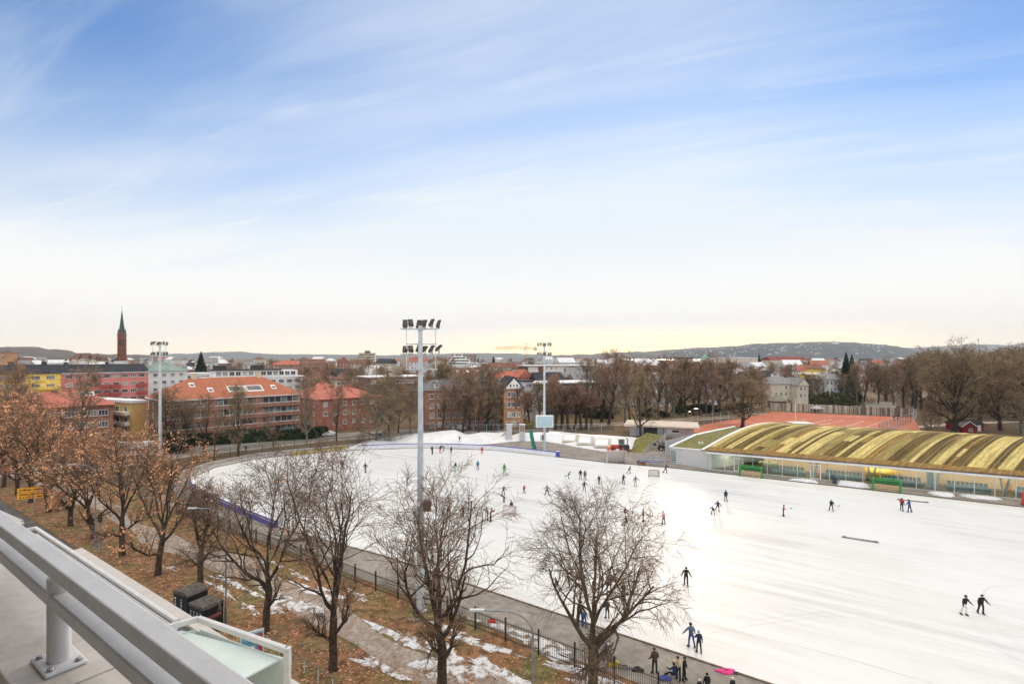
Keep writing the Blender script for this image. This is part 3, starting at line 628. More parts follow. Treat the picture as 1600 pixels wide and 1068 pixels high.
    def win(s, rows, n, w=1.3, h=1.35, side=None, x0=None, x1=None, mull=1, skip=()):
        """rows of n windows on the front, or on one side ('left', 'right')."""
        Ls = s.L if side is None else s.d; x0 = .9 if x0 is None else x0; x1 = Ls-.9 if x1 is None else x1
        for r, z in enumerate(rows):
            for i in range(n):
                if (r, i) in skip: continue
                x = x0+(x1-x0)*(i+.5)/n
                if side is None: p, rz = s.P(x, -.02, z), s.rz
                elif side == 'left': p, rz = s.P(-.02, s.d-x, z), s.rz-math.pi/2
                else: p, rz = s.P(s.L+.02, x, z), s.rz+math.pi/2
                window(s.root, w, h, p-s.root.location, rz, mull=mull)
    def chimney(s, xs, y=None, w=.8, h=1.3, m=None, top=None):
        y = s.d/2 if y is None else y
        for x in xs:
            q = MB(); z = top if top else s.h+1; q.box(s.P(x, y, z), (w, w, 2*h), s.rz); q.box(s.P(x, y, z+h+.06), (w+.2, w+.2, .12), s.rz); q.build('chimney', m or M_brick, s.rf)
    def part(s, name, m, fn, parent=None):
        q = MB(); fn(q); return q.build(name, m, parent or s.root)
def at(px, D): return ((px-800)/F*D, D)
def ez(y, D): return CAMZ-(y-HY)/F*D
# --- terrace of coloured flats
A0, A1, A2, A3 = (-187.2, 162), (-167.4, 190), (-151.2, 212.9), (-142.6, 225)
T1 = Block('apartment_block', 'yellow rendered apartment block with dark slate roof at the end of the terrace', A0, A1, 12, 15.8, M_yellow)
T1.roof('gable', 3.1, M_slate); T1.win((14.4, 11.4, 8.4, 5.4), 8, 2.4, 1.45, mull=3); T1.chimney((6, 14, 22, 31), 6.5, 1.3, 1.0, M_darkw, 19)
def bal(x0, x1, z, q, blk, dp=1.3):
    q.box(blk.P((x0+x1)/2, -dp/2-.003, z-.08), (x1-x0, dp, .16), blk.rz); q.box(blk.P((x0+x1)/2, -dp+.06, z+.5), (x1-x0, .1, .95), blk.rz)
    for x in (x0+.06, x1-.06): q.box(blk.P(x, -dp/2, z+.5), (.1, dp-.25, .95), blk.rz)
for z in (10.2,): T1.part('balcony', M_yellow, lambda q: bal(T1.L-8.5, T1.L-1.0, z, q, T1, 2.0))
T2 = Block('apartment_block', 'salmon pink apartment block with dark slate roof in the middle of the terrace', A1, A2, 12, 15.8, M_pink)
T2.roof('gable', 3.1, M_slate); L2 = T2.L
T2.win((14.4, 11.3, 8.3, 5.3), 9, 2.1, 1.4, mull=2); T2.chimney((3, 9.5, 16, 22.5), 7, .9, 1.1, M_darkw, 18.6)
for z in (10.1, 7.1, 4.1):
    for x0 in (L2*.40, L2*.53, L2-4.2): T2.part('balcony', mat('dark red render', (.42, .10, .085), .85), lambda q: bal(x0, x0+3.4, z, q, T2))
T2.part('cornice', M_rwhite, lambda q: q.box(T2.P(L2/2, -.5, 15.72), (L2, .25, .3), T2.rz))
for k, x in enumerate((7.5, 21)): T2.part('roof_terrace', M_rwhite, lambda q: q.box(T2.P(x, 7.5, 19.4), (4.4, 2, 1.7), T2.rz), T2.rf)
T3 = Block('apartment_block', 'white rendered apartment block with green copper hipped roof ending the terrace', A2, A3, 12, 15.8, M_rwhite)
T3.roof('hip', 3.6, M_copper, inset=5); T3.win((14.3, 11.2, 8.2), 4, 1.7, 1.4, mull=2); T3.chimney((3, 8), 6.5, 1.1, 1.0, M_rwhite, 19)
# --- brick flats with the orange roof
B = Block('apartment_block', 'long brick apartment block with bright orange tiled roof and balcony bands', (-85.5, 126), (-62.3, 150), 17, 11.1, M_brick)
rf = B.roof('hip', 5.0, M_otile, over=.7, inset=7.5); L = B.L
B.part('eaves_board', M_rwhite, lambda q: [q.box(B.P(L/2, -.72, 11.08), (L+1.5, .12, .28), B.rz), q.box(B.P(-.72, 8.5, 11.08), (.12, 18.4, .28), B.rz)], rf)
for k in range(4):
    z = 8.15-2.72*k
    for x0, x1 in ((.3, 9.4), (11.6, 20.6), (23.0, L-.3)):
        B.part('balcony_recess', M_darkw, lambda q: q.box(B.P((x0+x1)/2, -.02, z+1.72), (x1-x0, .10, 1.55), B.rz))
        n = 6
        rg = random.Random(k*7+int(x0))
        for i in range(n):
            xa = x0+.15+(x1-x0-.3)*i/n; wv = (x1-x0-.3)/n
            if rg.random() < .55: g = MB(); g.box(B.P(xa+wv/2, -.085, z+1.68), (wv-.12, .04, 1.25), B.rz); g.build('glazing', mat('balcony glazing', (.16, .18, .18), .15, .5, .5, spec=.6), B.root)
        f = MB()
        for i in range(n+1): f.box(B.P(x0+.1+(x1-x0-.2)*i/n, -.11, z+1.7), (.09, .05, 1.5), B.rz)
        f.build('window_frame', M_frame, B.root)
    B.part('balcony', M_brick, lambda q: q.box(B.P(L/2, -.45, z+.42), (L-.1, .9, 1.02), B.rz))
    B.part('coping', M_rwhite, lambda q: q.box(B.P(L/2, -.46, z+.985), (L, .98, .1), B.rz))
for x in (10.5, 21.8): B.part('brick_pier', M_brick, lambda q: q.box(B.P(x, -.28, 5.3), (1.5, .55, 10.7), B.rz))
B.win((9.4, 6.7, 4.0), 2, .8, 1.5, side='left', mull=0)
def slope_box(blk, x0, x1, t0, t1, m, name, lift, parent, over=.7, rise=5.0, extra=None):
    """A piece lying on the front roof slope between the fractions t0 and t1 of the way up."""
    def pt(x, t, l): return blk.P(x, -over+(blk.d/2+over)*t, blk.h+.16+rise*t+l)
    q = MB(); v = [pt(x0, t0, .02), pt(x1, t0, .02), pt(x1, t1, .02), pt(x0, t1, .02), pt(x0, t0, lift), pt(x1, t0, lift), pt(x1, t1, lift), pt(x0, t1, lift)]
    q.add(v, [(3, 2, 1, 0), (4, 5, 6, 7), (0, 1, 5, 4), (1, 2, 6, 5), (2, 3, 7, 6), (3, 0, 4, 7)]); return q.build(name, m, parent)
for x0 in (15.0, 19.6):
    slope_box(B, x0, x0+4.4, .22, .52, M_rwhite, 'roof_terrace', .14, rf); slope_box(B, x0+.35, x0+4.05, .27, .48, M_glass, 'roof_glazing', .17, rf)
for x0, t in ((6.5, .55), (10.2, .28), (26.5, .3)): slope_box(B, x0, x0+1.3, t, t+.2, M_frame, 'skylight', .13, rf); slope_box(B, x0+.2, x0+1.1, t+.03, t+.13, M_glass, 'skylight_pane', .16, rf)
B.chimney((8.5, 25), 8.5, 1.2, .8, M_cream, 16.6)
hq = MB()
rg = random.Random(2)
hp0, hp1 = G(272, 697), G(508, 683)
def hedge(name, label, p0, p1, w, h, seed, n):
    rg = random.Random(seed); q = MB(); d = (p1-p0); L = d.length; d.normalize(); sd = Vector((-d.y, d.x, 0))
    q.beam(p0+Vector((0, 0, h*.45)), p1+Vector((0, 0, h*.45)), w*.8, h*.85)
    for i in range(n):
        t = rg.random()*L; u = rg.choice((-1, 1)); top = rg.random() < .5
        c = p0+d*t+(sd*(w/2*u*rg.uniform(.8, 1.08))+Vector((0, 0, rg.uniform(0, h))) if not top else sd*rg.uniform(-w/2, w/2)+Vector((0, 0, h*rg.uniform(.86, 1.06))))
        a = Vector((rg.gauss(0, 1), rg.gauss(0, 1), rg.gauss(0, 1))).normalized(); b = a.orthogonal().normalized()*rg.uniform(.12, .3); e = a.cross(b)
        q.add([c-b, c-e, c+b, c+e], [(0, 1, 2, 3)])
    return tag(q.build(name, M_hedge), label, 'hedge')
hedge('hedge', 'long clipped dark green hedge in front of the orange-roofed brick flats', G(272, 698), G(496, 684), 2.2, 2.7, 1, 2600)
hedge('hedge', 'short tall dark hedge beside the entrance of the red brick flats', W(492, 685, 140), W(511, 684, 142), 2.5, 3.0, 2, 700)
for o in list(C.objects):
    pass
# --- red brick flats with hipped roofs
B2 = Block('apartment_block', 'red brick flats with low hipped roof and white windows beside the wide bushy tree', (-56.6, 149), (-42.1, 162), 14, 9.4, M_brick2)
B2.roof('hip', 2.9, M_rtile, over=.6, inset=6.5); B2.win((8.0, 5.2, 2.4), 6, 1.2, 1.35, mull=2, skip=((0, 1), (2, 0), (1, 4))); B2.win((8.0, 5.2, 2.4), 3, 1.0, 1.4, side='left'); B2.chimney((7, 12.5), 7, 1.2, .9, M_brick2, 12.2)
B3 = Block('apartment_block', 'rear wing of red brick flats with brighter pink-red roof and zigzag balconies', at(480, 171), at(538, 178), 11, 9.4, M_brick2)
B3.roof('hip', 3.4, M_rtile, over=.5, inset=5); B3.win((8, 5.2, 2.4), 5, 1.2, 1.35); B3.chimney((6,), 5, 1.1, .9, M_brick2, 12.8)
for z in (7.6, 6.3, 4.9, 3.5, 2.2): B3.part('balcony', M_rwhite, lambda q: q.box(B3.P(1.6, -.75, z), (2.0, 1.4, .55), B3.rz))
# --- red roof lower left, ochre block, white flats
B4 = Block('apartment_block', 'brick house with wide pinkish red roof and white windows behind the rust trees', at(12, 115), at(177, 128), 13, 10.0, M_brick)
B4.roof('hip', 3.3, M_rtile, over=.6, inset=6); B4.win((8.2, 5.4, 2.6), 8, 1.9, 1.45, mull=2); slope_box(B4, 12.4, 15.4, .62, .86, M_frame, 'roof_light', .15, B4.rf, over=.6, rise=3.3)
slope_box(B4, 12.7, 15.1, .66, .82, M_glass, 'roof_glazing', .18, B4.rf, over=.6, rise=3.3); B4.chimney((8,), 6.5, 1.1, .8, M_brick, 13)
B5 = Block('apartment_block', 'ochre yellow flat-roofed block with white roof between brick house and brick flats', at(207, 133), at(228, 136), 24, 9.9, M_ochre)
B5.roof('flat', .7, M_rwhite, over=.25); B5.win((8.3, 5.6, 2.9), 6, 1.6, 1.4, side='left')
for z in (7.2, 4.5, 1.9): B5.part('balcony', M_rwhite, lambda q: q.box(B5.P(-.65, 5, z), (1.2, 8, .9), B5.rz))
B6 = Block('apartment_block', 'white modern apartment block with setback top floor behind the orange roof', at(318, 214), at(486, 240), 16, 12.6, M_rwhite)
B6.roof('flat', .35, M_sroof, over=.1); B6.win((11.0, 8.0), 12, 2.2, 1.5, mull=2)
B6.part('penthouse', M_rwhite, lambda q: q.prism([B6.P(4, 4), B6.P(B6.L-5, 4), B6.P(B6.L-5, 15), B6.P(4, 15)], 12.96, 15.9))
B6.part('penthouse_roof', M_slate, lambda q: q.prism([B6.P(3.4, 3.2), B6.P(B6.L-12, 3.2), B6.P(B6.L-12, 15.4), B6.P(3.4, 15.4)], 15.904, 16.3))
for i in range(13): window(B6.root, 2.0, 1.8, B6.P(6+i*(B6.L-13)/12, 3.97, 14.5)-B6.root.location, B6.rz, mull=1)
for x, w in ((7, 5), (22, 5)): B6.part('plant_room', M_darkw, lambda q: q.box(B6.P(x, 9, 17.2), (w, 4, 1.8), B6.rz))
B7 = Block('apartment_block', 'low white terrace with snowy flat roof right of the white copper-roofed block', at(288, 245), at(345, 250), 16, 13.6, M_rwhite)
B7.roof('flat', .4, M_sroof, over=.2); B7.win((12.2, 9.2), 7, 1.8, 1.4)
B8 = Block('apartment_block', 'dark brown low block with white roof edge behind bare trees left of the big mast', at(575, 194), at(662, 206), 14, 14.0, M_brownw)
B8.roof('flat', .4, M_rwhite, over=.3); B8.win((12.3, 9.3), 9, 1.9, 1.4)
# --- behind the mast: long brick house with pale mansard, orange brick end house
B9 = Block('apartment_block', 'long red brick house with pale grey mansard roof right of the big mast', at(664, 152), at(790, 159), 12, 11.9, M_brick)
B9.roof('mansard', 3.7, M_greyroof, over=.4, inset=1.5); B9.win((10.2, 7.3, 4.4, 1.7), 10, 1.3, 1.5, mull=1); B9.chimney((8, 20), 6, 1.2, 1.0, M_rwhite, 16)
for x in (3.5, 8.5, 13.5, 18.5):
    B9.part('dormer', M_rwhite, lambda q: q.box(B9.P(x, .9, 13.3), (1.5, 1.6, 1.6), B9.rz), B9.rf); B9.part('dormer_roof', M_slate, lambda q: q.box(B9.P(x, .85, 14.17), (1.8, 1.9, .12), B9.rz), B9.rf)
    window(B9.rf, 1.0, 1.1, B9.P(x, .085, 13.35)-B9.root.location, B9.rz)
B10 = Block('apartment_block', 'orange brick house with dark gabled roof and arched white dormer', at(787, 153.5), at(818, 155), 11, 12.3, M_obrick)
B10.roof('cross', 3.6, M_slate, over=.35); B10.win((10.6, 7.6, 4.6, 1.8), 3, 1.1, 1.6)
B10.part('gable_face', M_rwhite, lambda q: q.add([B10.P(.3, -.56, 12.4), B10.P(B10.L-.3, -.56, 12.4), B10.P(B10.L/2, -.56, 15.4), B10.P(.3, -.50, 12.4), B10.P(B10.L-.3, -.50, 12.4), B10.P(B10.L/2, -.50, 15.4)], [(0, 1, 2), (5, 4, 3), (0, 3, 4, 1), (1, 4, 5, 2), (2, 5, 3, 0)]))
for x in (2.0, 3.0, 4.0): window(B10.root, .7, 1.0, B10.P(x, -.57, 13.3)-B10.root.location, B10.rz, mull=0)
def simple(name, label, px0, D0, px1, D1, ye, depth, wall, roofk, rise, roofm, rows, n, w=1.2, h=1.4, cat='house', group=None, **kw):
    b = Block(name, label, at(px0, D0), at(px1, D1), depth, ez(ye, D0), wall, cat, group); b.roof(roofk, rise, roofm, **kw)
    if rows: b.win([b.h-1.5-2.9*i for i in range(rows)], n, w, h)
    return b
h1 = simple('house', 'white house with grey roof and front gable behind the scoreboard mast', 818, 168, 852, 170, 621, 10, M_rwhite, 'hip', 3.0, M_greyroof, 2, 4)
g1 = Block('house', 'small white gabled bay house tucked beside the scoreboard mast', at(838, 165), at(852, 166), 6, 9.6, M_rwhite, 'house'); g1.roof('cross', 2.6, M_greyroof, over=.3); g1.win((7.8, 5), 2, 1.0, 1.4)
simple('low_building', 'long dark low building with white eaves line behind the scoreboard mast', 836, 190, 938, 200, 600, 16, M_darkw, 'flat', .5, M_sroof, 2, 11, 1.5, 1.2, 'building')
simple('house', 'white tower-like house block left of the long dark building', 819, 184, 833, 186, 596, 9, M_rwhite, 'flat', .5, M_slate, 3, 2, 1.2, 1.5)
b = simple('apartment_block', 'long brick and white slab of flats below the yellow crane', 820, 300, 928, 312, 572, 13, M_btile, 'flat', .6, M_sroof, 0, 0, cat='building')
for k in range(3):
    z = b.h-1.9-3.0*k
    for x0, x1 in ((2, 8), (12, 27), (31, b.L-1)):
        b.part('balcony', M_rwhite, lambda q: q.box(b.P((x0+x1)/2, -.6, z-.9), (x1-x0, 1.2, 1.1), b.rz)); b.part('wall_panel', M_cream, lambda q: q.box(b.P((x0+x1)/2, -.06, z+.55), (x1-x0, .1, 1.7), b.rz))
        for i in range(int((x1-x0)/3)): window(b.root, 1.5, 1.2, b.P(x0+1.5+i*3.0, -.12, z+.5)-b.root.location, b.rz)
simple('house', 'row house with bright red roof in the middle of the far town', 776, 226, 818, 232, 590, 10, M_rwhite, 'gable', 2.6, M_redroof, 1, 5)
simple('house', 'red gabled house right of the bright red roofed row', 812, 222, 831, 224, 590, 9, M_rtile, 'cross', 3.4, M_redroof, 1, 2)
bb = simple('town_house', 'big brown tiled roof with three skylights and stone gable end', 700, 240, 760, 246, 592, 14, M_brick, 'gable', 5.0, M_btile, 2, 8)
for x in (5, 10, 15.5): slope_box(bb, x, x+1.4, .55, .75, M_frame, 'skylight', .12, bb.rf, over=.45, rise=5)
simple('town_house', 'stone gable-fronted house beside the big brown tiled roof', 755, 236, 775, 238, 590, 12, M_cream, 'cross', 6.2, M_btile, 2, 2)
simple('town_house', 'brown roofed terrace below the crane mast', 768, 330, 818, 336, 575, 12, M_brick, 'gable', 3.5, M_btile, 1, 7)
simple('house', 'dark slate roofed white house in front of the slab of flats', 838, 215, 880, 218, 594, 9, M_rwhite, 'gable', 3.0, M_slate, 1, 5)
hb = simple('tower_block', 'pale grey high block with banded floors alone on the skyline', 561, 900, 586, 905, 552, 20, M_cream, 'flat', .8, M_brownw, 0, 0, cat='building')
for k in range(5): hb.part('window_band', M_glass, lambda q: q.box(hb.P(hb.L/2, -.06, hb.h-2.4-4.2*k), (hb.L-1, .1, 1.9), hb.rz))
hb.part('roof_plant', M_brownw, lambda q: q.box(hb.P(hb.L/2, 9, hb.h+3), (9, 8, 4.2), hb.rz))
st = simple('terrace_block', 'white stepped terrace block on the skyline right of the big mast', 694, 520, 742, 524, 571, 26, M_rwhite, 'flat', .5, M_sroof, 0, 0, cat='building')
for k in range(4):
    st.part('setback', M_rwhite, lambda q: q.prism([st.P(3+2.4*k, 3+3*k), st.P(st.L-3.6*k-1, 3+3*k), st.P(st.L-3.6*k-1, 26), st.P(3+2.4*k, 26)], st.h+.51+2.9*k, st.h+3.4+2.9*k)); st.part('window_band', M_glass, lambda q: q.box(st.P(3.5+2.4*k+(st.L-6*k-5)/2, 2.95+3*k, st.h+2.1+2.9*k), (st.L-6*k-6, .1, 1.4), st.rz))
simple('tower_block', 'brown block with window grid behind the white stepped terrace block', 724, 610, 744, 612, 553, 18, M_brownw, 'flat', .8, M_sroof, 4, 7, 1.3, 1.3, 'building')
simple('house', 'white long building at the right foot of the stepped terrace block', 732, 500, 760, 503, 567, 14, M_rwhite, 'flat', .5, M_sroof, 1, 8, cat='building')
simple('town_house', 'wide red-tiled roof beyond the white modern flats', 424, 380, 470, 384, 570, 14, M_brick, 'hip', 3.2, M_redroof, 1, 8)
simple('town_house', 'brown roofed town house beyond the white modern flats', 468, 370, 506, 374, 569, 12, M_brick, 'gable', 3.6, M_btile, 1, 6)
simple('house', 'cream house with dark brown roof behind the red brick flats', 524, 240, 549, 243, 594, 11, M_cream, 'hip', 3.4, M_btile, 1, 5)
simple('town_house', 'cream town house with snowy yard right of the red gables', 547, 420, 580, 424, 568, 12, M_cream, 'gable', 3.0, M_btile, 2, 6)
simple('town_house', 'red gabled town house left of the tower block on the skyline', 527, 430, 546, 432, 566, 11, M_brick2, 'cross', 4.4, M_btile, 2, 3)
# --- villas beyond the park
for i, (px, w, D, ye, k, wl, rfm, lab) in enumerate((
    (907, 16, 236, 596, 'gable', M_rwhite, M_greyroof, 'white villa with grey roof leftmost behind the park trees'),
    (925, 20, 228, 600, 'cross', M_rwhite, M_greyroof, 'tall white gabled villa seen through the first park trees'),
    (972, 18, 222, 606, 'cross', M_cream, M_greyroof, 'white gabled villa just above the kiosk building roof'),
    (1003, 20, 232, 604, 'hip', M_rwhite, M_slate, 'white villa with dark hipped roof behind the forked tree'),
    (1036, 22, 226, 598, 'cross', M_rwhite, M_greyroof, 'large white gabled villa in the middle of the park trees'),
    (1066, 18, 238, 600, 'gable', M_cream, M_greyroof, 'cream villa with pale grey roof above the parked white car'),
    (1116, 20, 234, 606, 'hip', M_rwhite, M_greyroof, 'white villa with grey hipped roof behind the last park trees'),
    (1142, 20, 240, 602, 'cross', M_rwhite, M_btile, 'white villa with brown gable left of the round bushy tree'),
    (1158, 22, 300, 584, 'hip', M_rwhite, M_sroof, 'white villa with frosted pale roof above the round bushy tree'),
    (1195, 20, 232, 606, 'cross', M_ochre, M_btile, 'ochre gabled house with brown roof left of the cream villa'),
    (1178, 26, 250, 592, 'gable', M_rwhite, M_slate, 'long white house with dark roof behind the ochre gabled house'),
    (1205, 28, 262, 590, 'hip', M_rwhite, M_slate, 'wide dark-roofed white house behind the cream villa'))):
    x0, x1 = px-w/2, px+w/2; b = simple('villa', lab, x0, D, x1, D+2, ye, 9, wl, k, 3.6, rfm, 2, 3, 1.0, 1.5, 'house', 'villas beyond the park')
v = simple('villa', 'cream villa with wide grey hipped roof above the plank fence', 1206, 226, 1250, 229, 600, 12, M_cream, 'hip', 3.6, M_greyroof, 2, 5, 1.0, 1.7, 'house'); v.chimney((5, 8), 6, .7, .8, M_rwhite, v.h+3.4)
simple('villa', 'narrow cream gable wing with balconies joined to the right of the cream villa', 1246, 224, 1263, 225, 602, 9, M_cream, 'cross', 3.2, M_greyroof, 2, 2, 1.2, 1.6, 'house')
y = simple('villa', 'tall yellow house with stepped pyramid roof beside the dark spruces', 1272, 246, 1301, 248, 585, 10, M_yellow, 'hip', 2.2, M_cream, 3, 3, 1.0, 1.5, 'house')
y.part('attic', M_yellow, lambda q: q.prism([y.P(1.8, 2.5), y.P(y.L-1.8, 2.5), y.P(y.L-1.8, 8), y.P(1.8, 8)], y.h+.6, y.h+2.5)); y.part('attic_roof', M_btile, lambda q: q.add([y.P(1.2, 1.8, y.h+2.51), y.P(y.L-1.2, 1.8, y.h+2.51), y.P(y.L-1.2, 8.6, y.h+2.51), y.P(1.2, 8.6, y.h+2.51), y.P(y.L/2, 5, y.h+4.6)], [(3, 2, 1, 0), (0, 1, 4), (1, 2, 4), (2, 3, 4), (3, 0, 4)]))
simple('villa', 'white villa with many windows in front of the yellow house', 1281, 234, 1323, 236, 593, 9, M_rwhite, 'hip', 2.6, M_greyroof, 2, 6, 1.0, 1.5, 'house')
hh = simple('hut', 'small hut with pyramid shingle roof at the corner of the plank fence', 1211, 219, 1229, 220, 627, 5, M_brownw, 'hip', 2.4, mat('shingle', (.22, .20, .15), .9, .25, 2), 0, 0, cat='hut', over=.6)
lb = simple('long_building', 'long cream building with dark red roof on the right skyline', 1204, 620, 1262, 632, 562.5, 16, M_cream, 'gable', 4.0, mat('dark red roof', (.22, .045, .04), .8, .2, .3), 2, 14, 1.3, 1.5, 'building')
simple('long_building', 'broad cream block right of the green copper pyramid', 1131, 650, 1184, 655, 559.5, 20, M_cream, 'flat', 1.0, M_sroof, 2, 12, 1.3, 1.6, 'building')
simple('long_building', 'dark topped cream block left of the green copper pyramid', 1064, 620, 1083, 622, 560.5, 16, M_cream, 'flat', 2.0, M_darkw, 2, 6, 1.3, 1.5, 'building')
cp = Block('tower_house', 'building with green copper pyramid spire on the right skyline', at(1099, 780), at(1110, 781), 11, 18.5, M_cream, 'building'); cp.part('roof', mat('bright copper', (.18, .36, .27), .6, .1, .5), lambda q: q.add([cp.P(-.6, -.6, 18.51), cp.P(cp.L+.6, -.6, 18.51), cp.P(cp.L+.6, 11.6, 18.51), cp.P(-.6, 11.6, 18.51), cp.P(cp.L/2, 5.5, 27.5)], [(3, 2, 1, 0), (0, 1, 4), (1, 2, 4), (2, 3, 4), (3, 0, 4)])); cp.win((16, 12), 3, 1.2, 1.6)
simple('town_house', 'orange brick building corner at the left edge of the skyline', -14, 400, 7, 402, 551, 14, M_obrick, 'flat', .6, M_brownw, 4, 4, 1.1, 1.5, 'building')
# --- church
ch = thing('church', 'red brick church tower with tall dark green spire on the left skyline', 'church', (*at(190.5, 420), 0))
cx, cy = at(190.5, 420); rzc = R(32)
M_chb = mat('church brick', (.20, .085, .06), .9, .2, .5)
q = MB(); q.box((cx, cy, 19.5), (4.8, 4.8, 39), rzc)
for sx in (-1, 1):
    for sy in (-1, 1): o = Matrix.Rotation(rzc, 3, 'Z') @ Vector((sx*2.3, sy*2.3, 0)); q.box((cx+o.x, cy+o.y, 19.9), (1.0, 1.0, 39.8), rzc)
q.box((cx, cy, 24.2), (5.4, 5.4, .6), rzc)
for a in range(4):
    M3 = Matrix.Rotation(rzc+a*math.pi/2, 3, 'Z'); T = [Vector((-2.0, -2.48, 39)), Vector((2.0, -2.48, 39)), Vector((0, -2.48, 44.6))]; T2 = [t+Vector((0, .4, 0)) for t in T]; q.add([M3 @ t+Vector((cx, cy, 0)) for t in T+T2], [(0, 1, 2), (5, 4, 3), (0, 3, 4, 1), (1, 4, 5, 2), (2, 5, 3, 0)])
q.build('tower', M_chb, ch)
q = MB(); q.lathe((cx, cy, 0), [(2.55, 39.2), (1.9, 44), (1.2, 50), (.5, 56.5), (.02, 61)], 8); q.build('spire', mat('spire copper', (.04, .10, .08), .6, .3, .6, col2=(.09, .06, .045), thr=(.5, .6)), ch)
q = MB()
for sx in (-1, 1):
    for sy in (-1, 1): o = Matrix.Rotation(rzc, 3, 'Z') @ Vector((sx*2.3, sy*2.3, 0)); q.lathe((cx+o.x, cy+o.y, 0), [(.72, 39.8), (.4, 42), (.02, 44.6)], 6)
q.build('pinnacle', mat('green copper', (.07, .20, .16), .6, .2, .6), ch)
for a in range(4):
    M3 = Matrix.Rotation(rzc+a*math.pi/2, 3, 'Z')
    for x in (-1.2, 1.2):
        q = MB(); q.box(M3 @ Vector((x*.8, -2.43, 33.5))+Vector((cx, cy, 0)), (1.3, .12, 5.2), rzc+a*math.pi/2); q.build('belfry_opening', M_darkw, ch)
q = MB(); q.tube([(cx, cy, 60.3), (cx, cy, 63)], .09, 5); q.box((cx, cy, 62.1), (1.2, .14, .14)); q.build('cross', M_dark, ch)
nv = MB(); M3 = Matrix.Rotation(rzc, 3, 'Z')
def NP(x, y, z): return M3 @ Vector((x, y, 0))+Vector((cx, cy, z))
nv.add([NP(-7, 3.4, 0), NP(7, 3.4, 0), NP(7, 36, 0), NP(-7, 36, 0), NP(-7, 3.4, 12), NP(7, 3.4, 12), NP(7, 36, 12), NP(-7, 36, 12), NP(0, 3.4, 21), NP(0, 36, 21)], [(0, 1, 5, 8, 4), (1, 2, 6, 5), (2, 3, 7, 9, 6), (3, 0, 4, 7), (5, 6, 9, 8), (7, 4, 8, 9)]); nv.build('nave', M_chb, ch)
# --- tower crane
cr = thing('tower_crane', 'yellow tower crane with long jib above the far town roofs', 'crane', (*at(822.5, 320), 0)); X0, Y0 = at(822.5, 320); M_cy = mat('crane yellow', (.58, .34, .05), .6, .1, 1)
def lattice(q, a, b, w, h, n, up=(0, 0, 1)):
    a, b = Vector(a), Vector(b); d = (b-a).normalized(); s = d.cross(Vector(up)).normalized()*w/2; u = s.cross(d).normalized()*h/2
    cs = [s+u, s-u, -s-u, -s+u]
    for c in cs: q.beam(a+c, b+c, .2, .2)
    for i in range(n):
        p, r = a.lerp(b, i/n), a.lerp(b, (i+1)/n)
        for j in range(4):
            c0, c1 = (cs[j], cs[(j+1) % 4]) if (i+j) % 2 else (cs[(j+1) % 4], cs[j]); q.beam(p+c0, r+c1, .12, .12)
q = MB(); lattice(q, (X0, Y0, 0), (X0, Y0, 26.4), 1.7, 1.7, 16, (0, 1, 0)); q.build('mast', M_cy, cr)
q = MB(); lattice(q, (X0+1, Y0, 27.6), (X0-19.5, Y0-1, 27.4), 1.0, 1.2, 18); q.build('jib', M_cy, cr)
q = MB(); lattice(q, (X0+1, Y0, 27.4), (X0+6.5, Y0+.5, 27.4), 1.0, .8, 5); q.build('counter_jib', M_cy, cr)
q = MB(); q.box((X0+5.6, Y0+.5, 26.6), (2.0, 1.4, 1.8)); q.build('counterweight', M_conc, cr)
q = MB(); lattice(q, (X0, Y0, 26.5), (X0, Y0, 30.6), .8, .8, 4, (0, 1, 0)); q.build('tower_head', M_cy, cr)
q = MB(); q.box((X0-1.2, Y0-.9, 26.4), (1.3, 1.2, 1.8)); q.build('cab', M_rwhite, cr)
q = MB(); q.tube([(X0, Y0, 30.5), (X0-13, Y0-.7, 28)], .06, 4); q.tube([(X0, Y0, 30.5), (X0+6, Y0+.5, 27.8)], .06, 4); q.build('tie_cable', M_dark, cr)
# --- the far town: small houses among trees, and villas on the wooded hills
def far_house(wall, roofm, gab):
    b = Block('house', 'x', (0, 0), (13, 0), 9, 8, wall, 'house'); b.roof('gable' if gab else 'hip', 3.6, roofm); b.win((6.5, 3.6), 4, 1.1, 1.4); b.win((6.5, 3.6), 2, 1.1, 1.4, side='left'); b.win((6.5, 3.6), 2, 1.1, 1.4, side='right'); return b.root
KINDS = [(M_rwhite, M_greyroof, 1, 'small white house with grey roof among the far town trees'), (M_cream, M_btile, 0, 'small cream house with brown hipped roof among the far town trees'), (M_rwhite, mat('dull red roof', (.33, .115, .075), .85, .2, .4), 1, 'small white house with red roof among the far town trees'), (M_cream, M_slate, 1, 'small cream house with dark roof among the far town trees'), (M_brick, M_sroof, 0, 'small brick house with frosted roof among the far town trees'), (M_rwhite, M_sroof, 1, 'small white house with snow-pale roof among the far town trees')]
rg = random.Random(77); spots = []
for i in range(215):
    D = 260*(1900/260)**rg.random(); px = rg.uniform(-30, 1640)
    if 540 < px < 600 and D > 700: continue
    if px > 1330 and D < 420: continue
    if px < 300 and D < 300: continue
    if abs(px-190) < 14 and D < 420: continue
    spots.append((px, D))
KP = [None]*6
for i, (px, D) in enumerate(spots):
    k = rg.choice((0, 0, 0, 5, 5, 1, 2, 3, 5, 4)) if px > 600 else rg.choice((0, 1, 5, 5, 2, 3, 4)); x, y = at(px, D); sc = rg.uniform(.9, 1.35) if D < 600 else rg.uniform(1.2, 1.9)
    if KP[k] is None:
        KP[k] = far_house(*KINDS[k][:3]); o = KP[k]; o['label'] = KINDS[k][3]; o['group'] = KINDS[k][3].replace('small', 'small').replace(' house', ' houses')
        o.location = (x, y, 0); o.rotation_euler.z = rg.uniform(-.9, .9); o.scale = (sc,)*3
    else: dup(KP[k], (x, y, 0), rg.uniform(-.9, .9), None, None, sc)
P = PROTO['bigfar']
